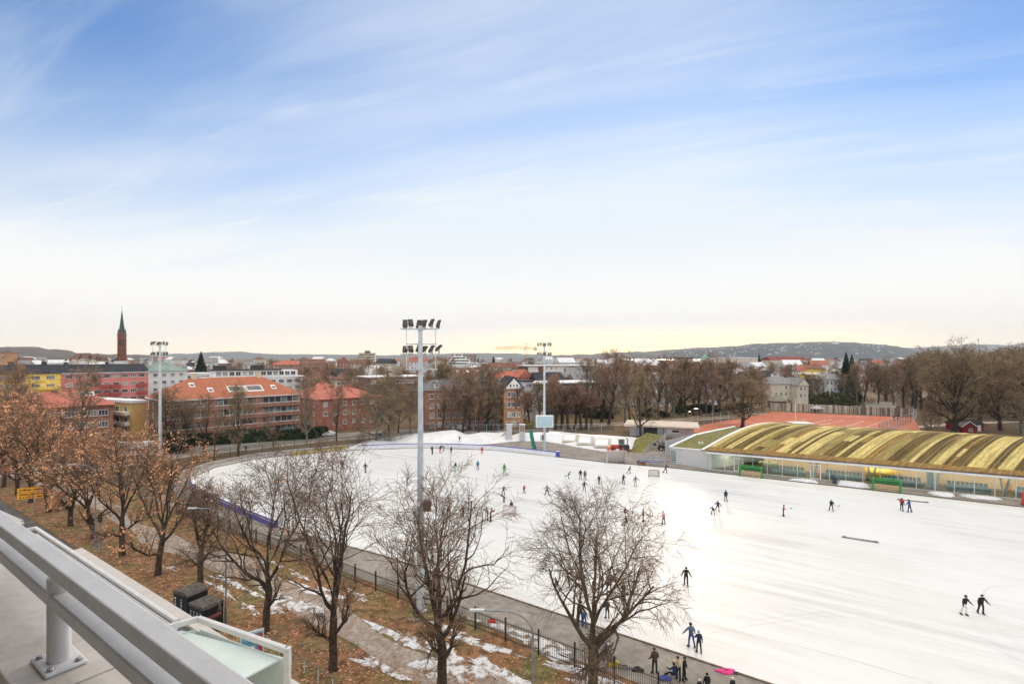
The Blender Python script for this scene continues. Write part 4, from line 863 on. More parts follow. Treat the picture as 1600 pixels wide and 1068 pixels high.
wt = None
rg = random.Random(5)
ntr = 0
def solo_tree(P):
    t = P[0]; q = MB(); q.v = t.T.v+t.Cn.v; q.f = t.T.f+[tuple(i+len(t.T.v) for i in f) for f in t.Cn.f]; q.m = t.T.m+[1]*len(t.Cn.f); return q.build('bare_tree', [P[1], P[2]])
for i in range(260):
    D = 235*(1700/235)**rg.random(); px = rg.uniform(-40, 1650)
    if D < 300 and (px < 300 or 560 < px < 700): continue
    x, y = at(px, D); k = rg.uniform(.7, 1.05)*(1.0 if D < 700 else 1.12)
    if wt is None: wt = solo_tree(P); tag(wt, 'bare brown tree among the roofs of the far town', 'tree', 'trees among the far town roofs'); o = wt
    else: o = wt.copy(); C.objects.link(o)
    o.location = (x, y, 0); o.rotation_euler.z = rg.random()*6.28; o.scale = (k*rg.uniform(.9, 1.25),)*2+(k,)
def hillz(prof, px, f, D): 
    for (x0, y0), (x1, y1) in zip(prof[:-1], prof[1:]):
        if x0 <= px <= x1: t = (px-x0)/(x1-x0); t = t*t*(3-2*t); return (CAMZ-(y0+(y1-y0)*t-HY)/F*D)*math.sin(f*math.pi/2)
    return 0
hw = None; rg = random.Random(8)
for i in range(170):
    px = rg.uniform(1010, 1440); f = rg.uniform(.12, .62) if px < 1330 else rg.uniform(.15, .85); D = 5200-1500*.6+1500*.6*f; cxn = Vector((px, f*4, 0))
    if noise.noise(cxn*.018) < -.12: continue
    z = hillz(HILL_C, px, f, 5200); x, y = at(px, D)
    if hw is None:
        b = Block('house', 'x', (0, 0), (14, 0), 10, 8, mat('pale hill render', (.60, .59, .57), .9), 'house'); b.roof('gable', 4, M_greyroof); hw = b.root; tag(hw, 'tiny pale house on the far wooded hillside', 'house', 'houses on the far hillside'); o = hw  # one even pale wall colour for the hillside houses
    else: o = dup(hw, (0, 0, 0))
    k = rg.uniform(.55, 1.1); o.location = (x, y, z-1); o.rotation_euler.z = rg.uniform(-1, 1); o.scale = (k*1.2, k, k*.9)
bgw = Block('hilltop_building', 'bright white building group standing alone high on the far hill', at(1302, 4850), at(1310, 4850), 40, 28, M_rwhite, 'building'); bgw.roof('flat', 2, M_sroof); bgw.root.location.z = hillz(HILL_C, 1306, .58, 5200)-6
ph = Block('house', 'x', (0, 0), (13, 0), 9, 8, M_cream, 'house'); ph.roof('gable', 4, M_btile); first = ph.root; first['label'] = 'pale house on the near wooded hill at the left'; first['group'] = 'houses on the near left hill'
rg = random.Random(3)
for i, (px, yy) in enumerate(((112, 553), (118, 552), (126, 551.5), (131, 555), (137, 556), (142, 554), (147, 556.5), (30, 558), (36, 559), (152, 557), (108, 557))):
    D = 900; x, y = at(px, D); o = first if i == 0 else dup(first, (0, 0, 0)); o.location = (x, y, 0); o.rotation_euler.z = rg.uniform(-.6, .6); o.scale = (1.1, 1.1, (CAMZ-(yy-HY)/F*D)/12)
flush_trees()
# beyond what one could count: the bare woods and gardens between the last roofs and the hills
rg = random.Random(91); q = MB()
for i in range(900):
    D = 420*(2900/420)**rg.random(); px = rg.uniform(-60, 1660)
    if 830 < px < 1080 and D > 1500: continue
    x, y = at(px, D); H = rg.uniform(9, 15)*(1 if D < 1200 else 1.15); Rr = H*rg.uniform(.35, .6); tone = rg.choice((0, 0, 1, 2))
    for k in range(46):
        d = Vector((rg.gauss(0, 1), rg.gauss(0, 1), rg.gauss(0, 1))).normalized()*rg.random()**.4; c = Vector((x+d.x*Rr, y+d.y*Rr, H*.58+d.z*H*.42)); a = Vector((rg.gauss(0, .5), rg.gauss(0, .5), 1)).normalized()*rg.uniform(.5, 1.3); b = Vector((rg.gauss(0, 1), rg.gauss(0, 1), 0)).normalized()*rg.uniform(.14, .34)
        q.add([c-a-b, c-a+b, c+a+b*.5, c+a-b*.5], [(0, 1, 2, 3)], tone)
    q.tube([(x, y, 0), (x, y, H*.6)], [.3, .1], 3, 2)
tag(q.build('woods', [M_tw_far, M_tw_far2, M_bark]), kind='stuff')
# ------------------------------------------------------------------ floodlight masts
M_lampback = mat('lamp housing', (.10, .085, .075), .6, .2, 3)
M_lens = mat('lamp lens', (.30, .30, .28), .2, spec=.6)
def floodlight(root, c, az, tilt, w=.62, h=.75):
    """Housing with fins and a yoke; az is where it shines, tilt how far down."""
    M3 = Matrix.Rotation(az, 3, 'Z') @ Matrix.Rotation(-tilt, 3, 'X'); c = Vector(c)
    q = MB(); q.box(c+M3 @ Vector((0, -.02, 0)), (w, .12, h), M=M3); q.box(c+M3 @ Vector((0, -.13, -.05)), (w*.5, .10, h*.5), M=M3)
    for i in range(4): q.box(c+M3 @ Vector((-w*.36+w*.24*i, -.11, 0)), (.02, .06, h*.9), M=M3)
    for s in (-1, 1): q.beam(c+M3 @ Vector((s*w*.55, 0, 0)), c+Vector((s*w*.3*math.cos(az), s*w*.3*math.sin(az), -h*.55)), .04, .05)
    q.box(c+Vector((0, 0, -h*.55)), (w*.7, .07, .06), az)
    o = q.build('floodlight', M_lampback, root)
    g = MB(); g.box(c+M3 @ Vector((0, .047, 0)), (w*.9, .02, h*.9), M=M3); g.build('lens', M_lens, o)
def mast(label, base, rz, aims, back, ztop=25.4):
    root = thing('floodlight_mast', label, 'light mast', base); b = Vector(base)
    q = MB(); zs = [0, 2, 8, 14, 20, 24.7]; q.tube([b+Vector((0, 0, z)) for z in zs], [.34, .325, .295, .255, .215, .185], 16); q.lathe(b, [(.62, 0), (.62, .12), (.40, .13)], 12)
    for z in (20.9, 22.2, 24.4): q.lathe(b, [(.27, z-.09), (.29, z-.08), (.29, z+.08), (.25, z+.09)], 12)
    q.build('pole', M_steel, root, smooth=False)
    ex = Vector((math.cos(rz), math.sin(rz), 0)); ey = Vector((-ex.y, ex.x, 0))
    q = MB()
    for z, x0, x1, t in ((24.42, -1.85, 1.5, .12), (23.1, -1.4, 1.35, .10), (22.2, -1.85, 1.35, .12), (20.9, -1.4, 1.4, .10)):
        for o in (.30,): q.beam(b+ex*x0+ey*o+Vector((0, 0, z)), b+ex*x1+ey*o+Vector((0, 0, z)), t, t)
        q.beam(b+ey*.05+Vector((0, 0, z)), b+ey*.3+Vector((0, 0, z)), .12, .10)
    for x in (-1.32, 1.28):
        q.beam(b+ex*x+ey*.30+Vector((0, 0, 22.27)), b+ex*x+ey*.30+Vector((0, 0, 24.35)), .07, .07, (1, 0, 0)); q.beam(b+ex*x+ey*.30+Vector((0, 0, 20.97)), b+ex*x+ey*.30+Vector((0, 0, 22.13)), .06, .06, (1, 0, 0))
    q.build('crossbar', M_steel, root)
    for z, (az0, tl) in zip((24.9, 22.68), back):
        for i, x in enumerate((-1.45, -.95, -.22, .22, .92, 1.55)):
            floodlight(root, b+ex*x+ey*.32+Vector((0, 0, z+.06*math.sin(i*2.1+z))), rz+az0+aims[i]+.25*math.sin(i*1.7+z*3), tl+R(9)*math.sin(i*2.6+z*5), .42 if i != 3 else .5, .72)
    return root
av = math.atan2(V.y, V.x)-math.pi/2
m1 = mast('tall grey floodlight mast nearest the camera, seen whole above the bare trees', G(657, 952), R(-4), (.45, .3, -.5, -.3, -.8, -1.3), ((0, R(26)), (0, R(40))))
q = MB(); p = G(657, 952); q.box(p+Vector((.62, -.1, 9.1)), (.6, .55, .85), R(15)); q.box(p+Vector((.34, -.05, 9.1)), (.2, .12, .12)); q.build('speaker', mat('brown speaker', (.10, .06, .05), .8), m1)
mast('floodlight mast beyond the rink carrying the blank scoreboard', G(850.5, 704), R(184), (.5, .3, .1, -.1, -.3, -.5), ((0, R(32)), (0, R(40))))
mast('floodlight mast at the left bend of the rink above the orange trees', G(250, 717), R(62), (.4, .3, .1, -.1, -.3, -.5), ((math.pi, R(40)), (math.pi, R(42))))
p = G(850.5, 704); p = Vector((p.x, p.y, 0))
sb = thing('scoreboard', 'blank pale blue scoreboard hung on the mast beyond the rink', 'scoreboard', (p.x, p.y-.7, 5.4))
q = MB(); q.box((p.x, p.y-.62, 7.0), (4.05, .5, 2.8)); q.build('case', M_white, sb)
q = MB(); q.box((p.x, p.y-.90, 6.98), (3.65, .06, 2.35)); q.build('screen', mat('scoreboard screen', (.40, .54, .58), .4, .05, 1), sb)
q = MB(); q.box((p.x, p.y-.34, 7.6), (.8, .12, .3)); q.box((p.x, p.y-.34, 6.4), (.8, .12, .3)); q.build('bracket', M_steel, sb)
cb = thing('control_box', 'grey control box fixed low on the scoreboard mast', 'box', (p.x-.55, p.y-.3, 2.4)); q = MB(); q.box((p.x-.6, p.y-.35, 3.2), (.7, .5, 1.3)); q.build('case', M_steel, cb); q = MB(); q.box((p.x-.38, p.y-.62, 3.2), (.3, .04, 1.2)); q.build('door', M_darkw, cb)

# ------------------------------------------------------------------ rink side: pads, boards, goals, benches
M_bpad = mat('blue pad', (.075, .085, .40), .5, .15, 2); M_wpad = mat('white pad', (.74, .74, .76), .5, .05, 2)
padline = [G(299, 753), G(303, 763.5), G(322, 776.5), G(350, 790), G(390, 807), G(432, 824)]
def along(P, step):
    out = []; L = 0
    for a, b in zip(P[:-1], P[1:]):
        d = (b-a).length; n = max(1, round(d/step)); out += [(a.lerp(b, i/n), a.lerp(b, (i+1)/n)) for i in range(n)]
    return out
for a, b in along(padline, 2.5):
    r = thing('crash_pad', 'blue crash pad with white top in the row along the near left bend', 'crash pad', a, 'blue crash pads along the near left bend')
    e = (b-a).normalized()*.04; q = MB(); q.beam(a+e+Vector((0, 0, .5)), b-e+Vector((0, 0, .5)), .5, 1.0); q.build('pad', M_bpad, r)
    q = MB(); q.beam(a+e+Vector((0, 0, 1.04)), b-e+Vector((0, 0, 1.04)), .54, .07); q.build('top_cover', M_wpad, r)
    q = MB(); q.beam(a+e*2+Vector((0, 0, .72)), b-e*2+Vector((0, 0, .72)), .53, .10); q.build('stripe', M_wpad, r)
fl = [G(x, y) for x, y in ((560, 702.5), (610, 700.3), (660, 699), (715, 700), (770, 702.5), (820, 707.5), (868, 713.3))]
for i, (a, b) in enumerate(along(fl, 9)):
    r = thing('rink_board', 'white rink board section with blue top rail along the far bend', 'barrier', a, 'white rink boards of the far bend')
    q = MB(); q.beam(a+Vector((0, 0, .48)), b+Vector((0, 0, .48)), .12, .96); q.build('panel', M_wpad, r); q = MB(); q.beam(a+Vector((0, 0, 1.03)), b+Vector((0, 0, 1.03)), .22, .14); q.build('rail', M_bpad, r)
p = fl[-1]; r = thing('corner_pad', 'blue end pad closing the white boards of the far bend', 'crash pad', p+Vector((.45, -.1, 0))); q = MB(); q.box(p+Vector((.5, -.1, .62)), (.75, .6, 1.2), R(10)); q.build('pad', M_bpad, r); q = MB(); q.box(p+Vector((.5, -.1, 1.24)), (.8, .64, .05), R(10)); q.build('top_cover', M_wpad, r)
M_net = glassy('white net', (1, 1, 1), .5, .9)
def netmat():
    m = bpy.data.materials.new('goal net'); m.use_nodes = True; nt = m.node_tree; N = nt.nodes; L = nt.links; N.remove(N["Principled BSDF"])
    a = N.new("ShaderNodeBsdfTransparent"); b = N.new("ShaderNodeBsdfDiffuse"); b.inputs[0].default_value = (.66, .63, .60, 1); x = N.new("ShaderNodeMixShader"); x.inputs[0].default_value = .72
    L.new(a.outputs[0], x.inputs[1]); L.new(b.outputs[0], x.inputs[2]); L.new(x.outputs[0], N["Material Output"].inputs[0]); return m
M_net = netmat(); M_rpost = mat('red post', (.42, .06, .05), .5); M_gpost = mat('worn goal post', (.32, .22, .20), .6)
def goal(label, loc, rz, w, h, dp, postm, top=.5):
    r = thing('goal', label, 'goal', (0, 0, 0)); q = MB(); t = .05 if w < 2.5 else .07
    for s in (-1, 1):
        q.tube([(s*w/2, 0, 0), (s*w/2, 0, h)], t, 8); q.tube([(s*w/2, 0, h), (s*w/2*.92, dp*top, h-.02), (s*w/2*1.0, dp, .04)], t*.7, 6); q.tube([(s*w/2, 0, .04), (s*w/2, dp, .04)], t*.7, 6)
    q.tube([(-w/2, 0, h), (w/2, 0, h)], t, 8); q.tube([(-w/2, dp, .04), (w/2, dp, .04)], t*.7, 6); q.tube([(-w/2*.92, dp*top, h-.02), (w/2*.92, dp*top, h-.02)], t*.6, 6); q.build('frame', postm, r)
    n = MB(); A = [Vector((-w/2*.92, dp*top, h-.03)), Vector((w/2*.92, dp*top, h-.03)), Vector((w/2, dp, .05)), Vector((-w/2, dp, .05))]; n.add(A, [(0, 1, 2, 3)])
    for s in (-1, 1): n.add([(s*w/2, .06, .05), (s*w/2, .06, h-.06), (s*w/2*.92, dp*top, h-.04), (s*w/2, dp-.02, .06)], [(0, 1, 2, 3)])
    n.add([(-w/2, .06, h-.035), (w/2, .06, h-.035), (w/2*.92, dp*top-.01, h-.04), (-w/2*.92, dp*top-.01, h-.04)], [(0, 1, 2, 3)]); n.build('net', M_net, r)
    r.location = loc; r.rotation_euler.z = rz; return r
goal('small ice hockey goal seen from behind with a keeper in it', G(797, 803), R(160), 1.75, 1.2, .8, M_gpost)
goal('small empty ice hockey goal near the hall end', G(1022, 745), R(-10), 1.85, 1.25, .9, M_gpost)
goal('large bandy goal with white net parked on the asphalt edge', G(964, 724), R(2), 3.9, 2.6, 2.2, mat('worn red post', (.50, .34, .31), .6), .35)
M_green = mat('green paint', (.045, .28, .06), .5, .15, 2); M_wood = mat('bench wood', (.52, .36, .21), .7, .15, 3); M_greend = mat('dark green panel', (.02, .11, .03), .5, .15, 2)
def bench(label, loc, rz):
    r = thing('team_bench', label, 'bench', (0, 0, 0)); w = 3.6
    for s in (-1, 1):
        q = MB(); x = s*w/2
        for y in (-.6, .8): q.box((x, y, .95), (.16, .16, 1.9))
        q.box((x, .1, 1.86), (.15, 1.3, .12)); q.box((x, .1, .3), (.14, 1.3, .12)); q.box((x, .1, .05), (.3, 1.7, .1)); q.build('end_frame', M_green, r)
    q = MB(); q.box((0, -.6, 1.87), (w-.17, .1, .1)); q.box((0, .8, 1.87), (w-.17, .1, .1)); q.build('top_rail', M_green, r)
    q = MB(); q.beam((-w/2+.1, .6, 1.42), (w/2-.1, .6, 1.42), .07, .8, (0, .3, 1)); q.build('back_panel', M_greend, r)
    for y, z, k in ((.02, .48, 'seat'), (.25, .80, 'backrest')): q = MB(); q.box((0, y, z), (w-.35, .5 if k == 'seat' else .12, .09 if k == 'seat' else .34)); q.build(k, M_wood, r)
    q = MB(); q.box((0, -.35, .2), (w-.4, .3, .06)); q.build('footboard', M_wood, r)
    r.location = loc; r.rotation_euler.z = rz
HX0, HX1 = G(1111, 733.7), G(1597.6, 781); hex_ = (HX1-HX0).normalized(); hn = Vector((-hex_.y, hex_.x, 0)); hrz = math.atan2(hex_.y, hex_.x)
bench('green framed team bench with wooden seats left in front of the glass hall', G(1173, 744.5), hrz-R(3)); bench('green framed team bench with wooden seats right in front of the yellow drum', G(1385.5, 767), hrz-R(3))
def board(label, a, b):
    r = thing('timber_board', label, 'board', a); q = MB(); q.beam(a+Vector((0, 0, .09)), b+Vector((0, 0, .09)), .32, .12); q.build('plank', mat('grey weathered board', (.20, .20, .19), .8, .2, 2), r)
    q = MB()
    for t in (.08, .92): c = a.lerp(b, t); q.beam(c+(b-a).normalized()*-.15+Vector((0, 0, .165)), c+(b-a).normalized()*.15+Vector((0, 0, .165)), .34, .03)
    q.build('end_band', M_dark, r)
board('grey board lying alone in the middle of the ice', G(1315, 839), G(1373, 848)); board('grey board lying on the ice behind the two skaters near the bench', G(1402, 780.5), G(1451, 785.5))
rs = random.Random(21)
for x, y, rx, h in ((1258, 752, 1.9, .35), (1331, 758.5, 2.2, .6), (1472, 773, 1.7, .35), (1531, 777.5, 2.0, .3)): snow_patch(rs, G(x, y), rx, rx*.5, hrz, h, .3, .02)
r = thing('litter_bin', 'dark litter bin against the glass front of the hall', 'bin', G(1304, 755)); q = MB(); q.lathe(G(1304, 755), [(.26, 0), (.32, .1), (.34, 1.0), (.36, 1.02), (.30, 1.1), (.05, 1.12)], 12); q.build('body', mat('dark blue grey bin', (.05, .07, .09), .6), r); q = MB(); q.box(G(1304, 755)+Vector((0, -.33, .85)), (.36, .06, .16)); q.build('opening', M_dark, r)
r = thing('red_pad', 'tall red pad standing at the right edge in front of the hall', 'crash pad', G(1603, 789)); q = MB(); q.box(G(1603, 789)+Vector((0, 0, 1.0)), (.9, .4, 1.9), hrz); q.build('pad', mat('red pad', (.55, .05, .05), .5), r); q = MB(); q.box(G(1603, 789)+Vector((0, 0, .08)), (1.1, .6, .1), hrz); q.build('base', M_dark, r)

# ------------------------------------------------------------------ the hall with the curved planted roof
hall = thing('ice_hall', 'glass-fronted ice hall with curved striped planted roof', 'hall', HX0)
HL, HWd, HE, HR, SK = 78.0, 34.0, 3.9, 3.75, .57
def HP(s, n, z=0.0): return HX0+hex_*s+hn*n+Vector((0, 0, z))
def az_(n): return HE+HR*math.sin(math.pi*max(0, min(1, (n+1)/(HWd+2))))
def HS(s, n, dz=0.0): return HP(s+SK*max(n, -1.2), n, az_(n)+dz)
def sedum(name, c1, c2):
    m = bpy.data.materials.new(name); m.use_nodes = True; nt = m.node_tree; N = nt.nodes; L = nt.links; p = N["Principled BSDF"]; p.inputs['Roughness'].default_value = .95; p.inputs['Specular IOR Level'].default_value = .1
    uv = N.new("ShaderNodeUVMap"); uv.uv_map = 'stripes'
    def nz(sx, sy, det, lo, hi):
        mp = N.new("ShaderNodeMapping"); mp.inputs['Scale'].default_value = (sx, sy, 1); L.new(uv.outputs[0], mp.inputs[0]); n = N.new("ShaderNodeTexNoise"); n.inputs['Scale'].default_value = 1; n.inputs['Detail'].default_value = det; n.inputs['Roughness'].default_value = .7; L.new(mp.outputs[0], n.inputs['Vector'])
        r = N.new("ShaderNodeMapRange"); r.inputs[1].default_value = lo; r.inputs[2].default_value = hi; L.new(n.outputs[0], r.inputs[0]); return r.outputs[0], n.outputs[0]
    a, _ = nz(1.9, .16, 7, .40, .62); b, bb = nz(3.0, 1.6, 6, .3, .7)
    mx = N.new("ShaderNodeMix"); mx.data_type = 'RGBA'; L.new(a, mx.inputs[0]); mx.inputs[6].default_value = (*c1, 1); mx.inputs[7].default_value = (*c2, 1)
    mr = N.new("ShaderNodeMapRange"); mr.inputs[3].default_value = .6; mr.inputs[4].default_value = 1.3; L.new(b, mr.inputs[0]); vm = N.new("ShaderNodeVectorMath"); vm.operation = 'SCALE'; L.new(mx.outputs[2], vm.inputs[0]); L.new(mr.outputs[0], vm.inputs['Scale']); L.new(vm.outputs[0], p.inputs['Base Color'])
    bp = N.new("ShaderNodeBump"); bp.inputs['Strength'].default_value = .5; bp.inputs['Distance'].default_value = .08; L.new(bb, bp.inputs['Height']); L.new(bp.outputs[0], p.inputs['Normal']); return m
cols = [sedum('pale yellow sedum', (.66, .52, .21), (.37, .30, .10)), sedum('golden sedum', (.36, .28, .10), (.18, .13, .05)), sedum('dark brown sedum', (.085, .062, .025), (.18, .12, .045)), sedum('brown sedum', (.18, .115, .04), (.36, .22, .075)), sedum('green yellow sedum', (.55, .50, .15), (.38, .32, .09))]
q = MB(); NN = 22; ns = [-1.1+(HWd+2.2)*i/NN for i in range(NN+1)]; rg = random.Random(14); ds = .62; s = 0.0; prev = 2
runs = []; UVS = []
while s < HL+2:
    k = rg.choice((0, 0, 0, 1, 1, 2, 2, 2, 3)) if s < 66 else rg.choice((4, 4, 0)); wdt = rg.choice((1, 2, 2, 3)) if k in (1, 2, 3) else rg.choice((1, 2, 3, 4))
    if k == prev: k = {2: 0, 0: 2, 1: 2, 3: 0, 4: 4}[k]
    prev = k; runs += [k]*wdt; s += ds*wdt
cut = NN; k2 = 0; lastk = None
for i, k in enumerate(runs):
    if k != lastk or rg.random() < .25: cut = rg.choice((NN, NN, NN, NN, 8, 10, 11)); k2 = rg.choice((0, 1, 3, 2)); patch = (rg.randrange(2, 10), rg.choice((0, 0, 0, 2)), rg.choice((0, 1, 3)))
    lastk = k
    for j in range(NN):
        kk = k if j < cut else k2
        if patch[1] and patch[0] <= j < patch[0]+patch[1]: kk = patch[2]
        if j < 1: kk = 3
        s0, s1 = -1+i*ds, -1+(i+1)*ds; n0, n1 = ns[j], ns[j+1]
        q.add([HS(s0, n0), HS(s1, n0), HS(s1, n1), HS(s0, n1)], [(0, 1, 2, 3)], kk); UVS += [(s0, n0), (s1, n0), (s1, n1), (s0, n1)]
SEND = -1+len(runs)*ds
roof = q.build('roof', cols, hall)
ul = roof.data.uv_layers.new(name='stripes'); ul.data.foreach_set('uv', [c for p_ in UVS for c in p_])
for i in range(0, len(runs), 2):
    if rg.random() < .55:
        q = MB()
        for j in range(NN): q.beam(HS(-1+i*ds, ns[j], .02), HS(-1+i*ds, ns[j+1], .02), .05, .05)
        q.build('roof_seam', mat('pale seam', (.34, .28, .16), .8), roof)
q = MB(); a = [HS(-1.15, n, .10) for n in ns]; b = [HS(-1.15, n, -.40) for n in ns]; a2 = [v+hex_*.5 for v in a]; b2 = [v+hex_*.12 for v in b]
q.strip(a, b); q.strip(a2, a); q.strip([v+hex_*.35 for v in b], a2); q.build('verge', M_white, hall)
q = MB(); q.beam(HP(-.7, -1.25, HE-.02), HP(SEND, -1.25, HE-.02), .28, .22); q.build('gutter', mat('brown gutter', (.15, .10, .06), .7, .2, 1), hall)
q = MB(); q.tube([HP(-.7, -1.12, HE-.38), HP(SEND, -1.12, HE-.38)], .22, 10); q.build('fascia', M_white, hall)
q = MB(); q.prism([HP(0, -.2), HP(HL, -.2), HP(HL, .1), HP(0, .1)], 0, .22); q.build('plinth', M_conc, hall)
M_pane = glassy('hall glass', (.86, .94, .93), .07, .03)
pw = 2.45; npn = int(HL/pw)
for i in range(npn):
    q = MB(); q.box(HP((i+.5)*pw, 0, 1.83), (pw-.09, .03, 3.2), hrz); q.build('glass_pane', M_pane, hall)
    q = MB(); q.box(HP(i*pw, 0, 1.85), (.08, .16, 3.24), hrz); q.build('mullion', M_frame, hall)
q = MB(); q.box(HP(HL/2, 0, 3.53), (HL, .18, .14), hrz); q.build('head_rail', M_frame, hall)
for sdr in (4.9, 17.5):
    q = MB()
    for x in (-.75, .75): q.box(HP(sdr+x, -.13, 1.45), (.14, .16, 2.4), hrz)
    q.box(HP(sdr, -.13, 2.72), (1.64, .16, .14), hrz); q.box(HP(sdr, -.13, .3), (1.36, .14, .14), hrz); d_ = q.build('door', M_white, hall); q = MB(); q.box(HP(sdr+.5, -.24, 1.3), (.05, .08, .5), hrz); q.build('handle', M_steel, d_)
# inside: floor, boards, seats, V columns
q = MB(); q.prism([HP(.4, .4), HP(HL, .4), HP(HL, HWd), HP(.4, HWd)], .03, .12); q.build('floor', mat('hall floor', (.12, .095, .07), .5, .2, .5), hall)
M_tan = mat('tan boards', (.70, .46, .26), .55, .06, .3)
q = MB(); q.prism([HP(9, 6.3), HP(HL-.5, 6.3), HP(HL-.5, 6.6), HP(9, 6.6)], .13, 3.0); bw = q.build('board_wall', M_tan, hall)
q = MB(); q.box(HP(HL/2+4, 6.26, 2.2), (HL-10, .06, .14), hrz); q.build('stripe', mat('orange stripe', (.62, .23, .10), .5), bw)
q = MB(); q.prism([HP(.4, HWd-.3), HP(HL, HWd-.3), HP(HL, HWd), HP(.4, HWd)], .13, 4.0); q.build('rear_wall', M_cream, hall)
M_seat = mat('grey blue seats', (.17, .22, .25), .5, .1, 3); M_teal = mat('pale green grey steel', (.36, .44, .43), .5, .1, 2)
rg = random.Random(3)
sx = 10.6
while sx < HL-6:
    nse = 9
    q = MB(); q.box(HP(sx+nse*.29, 2.9, .45), (nse*.58+.3, 1.4, .62), hrz); q.build('stand', mat('stand front', (.20, .27, .28), .6, .1, 1), hall)
    st_ = MB()
    for k in range(nse): st_.box(HP(sx+.3+k*.58, 2.9, .92), (.46, .45, .10), hrz); st_.box(HP(sx+.3+k*.58, 3.14, 1.2), (.46, .08, .52), hrz)
    st_.build('seat', M_seat, hall)
    vx = sx+nse*.58+1.5; q = MB(); 
    for s_ in (-1, 1): q.beam(HP(vx, 1.3, .13), HP(vx+s_*.75, 1.3, 3.9), .24, .24, (hn.x, hn.y, 0))
    q.build('column', M_teal, hall); sx = vx+1.9
q = MB(); q.box(HP(34, 2.0, 1.8), (.8, .5, 3.4), hrz); q.build('column', M_teal, hall)
q = MB(); q.tube([HP(25.2, 4.3, 1.25), HP(30.4, 4.3, 1.25)], 1.12, 20); q.build('drum', mat('yellow roll', (.62, .36, .05), .5, .08, 1), hall)
q = MB(); q.tube([HP(8.2, 3.2, 1.1), HP(11.5, 3.6, 1.1)], .85, 16); q.build('mat_roll', mat('olive roll', (.20, .18, .07), .8, .3, 2), hall)
M_lit = bpy.data.materials.new('ceiling lamp'); M_lit.use_nodes = True; pb = M_lit.node_tree.nodes["Principled BSDF"]; pb.inputs['Emission Color'].default_value = (1, .86, .66, 1); pb.inputs['Emission Strength'].default_value = 22
for i in range(13):
    q = MB(); q.box(HP(4+i*5.8, 3.3, 3.45), (3.6, .35, .08), hrz); q.build('ceiling_lamp', M_lit, hall)
# low concrete end with its own planted roof
M_bconc = mat('board marked concrete', (.56, .55, .53), .85, .1, .5, col2=(.40, .39, .37), thr=(.6, .8), stretch=(3, 3, .4))
low = thing('concrete_annex', 'pale concrete annex with sloping mossy roof at the left end of the hall', 'annex', G(1047, 723))
f0 = G(1047, 723); f1 = HP(-.02, -.02); c1_ = HP(-.05+SK*8, 8); c2_ = HP(-.1+SK*16, 16); b1 = Vector((*at(1148, 122), 0)); b0 = Vector((*at(1086, 113), 0))
poly = [f0, f1, c1_, c2_, b1, b0]; zz = [3.25, 3.62, 5.0, 5.9, 5.25, 4.6]
q = MB(); n = 6; q.add(poly+[p+Vector((0, 0, z)) for p, z in zip(poly, zz)], [(i, (i+1) % n, n+(i+1) % n, n+i) for i in range(n)]); q.build('wall', M_bconc, low)
q = MB(); ctr = sum(poly, Vector())/n; ins = [p.lerp(ctr, .03)+Vector((0, 0, z+.06)) for p, z in zip(poly, zz)]; q.add(ins+[ctr+Vector((0, 0, 4.72))], [(i, (i+1) % n, n) for i in range(n)]); q.build('roof', mat('mossy roof', (.21, .16, .06), .95, .4, .6, col2=(.14, .16, .045), bump=.5, bscale=5), low)
q = MB()
for i in (4, 5): a, b = poly[i], poly[(i+1) % n]; q.beam(a+Vector((0, 0, zz[i]+.1)), b+Vector((0, 0, zz[(i+1) % n]+.1)), .55, .3)
q.beam(f0+Vector((0, 0, 3.3)), f1+Vector((0, 0, 3.7)), .22, .18); q.build('coping', M_white, low)
d = (f1-f0).normalized(); nrm = Vector((d.y, -d.x, 0))
q = MB(); q.box(f0+d*.75+nrm*.06+Vector((0, 0, 1.5)), (1.1, .08, 2.3), math.atan2(d.y, d.x)); wdw = q.build('window', mat('green louvre', (.10, .20, .15), .4, .4, 3, stretch=(1, 1, 6)), low)
q = MB()
for k in range(6): q.box(f0+d*.75+nrm*.11+Vector((0, 0, .55+.38*k)), (1.1, .05, .09), math.atan2(d.y, d.x))
q.build('slat', M_frame, wdw)
q = MB()
for s_ in (0, .55): q.lathe(HP(-2.6+s_, 3.2, 4.35), [(.16, 0), (.16, .3), (.22, .34), (.05, .5)], 8)
q.build('roof_vent', M_white, low)
rw = thing('retaining_wall', 'pale sloping concrete wall running back from the annex', 'wall', Vector((*at(1040, 116), 0))); q = MB(); a, b = Vector((*at(1039, 113), 0)), Vector((*at(1122, 128), 0)); q.add([a, b, b+Vector((0, 0, 4.1)), a+Vector((0, 0, 3.4)), a+hn*.3, b+hn*.3, b+hn*.3+Vector((0, 0, 4.1)), a+hn*.3+Vector((0, 0, 3.4))], [(0, 1, 2, 3), (5, 4, 7, 6), (3, 2, 6, 7), (4, 0, 3, 7), (1, 5, 6, 2)]); q.build('wall', M_bconc, rw)
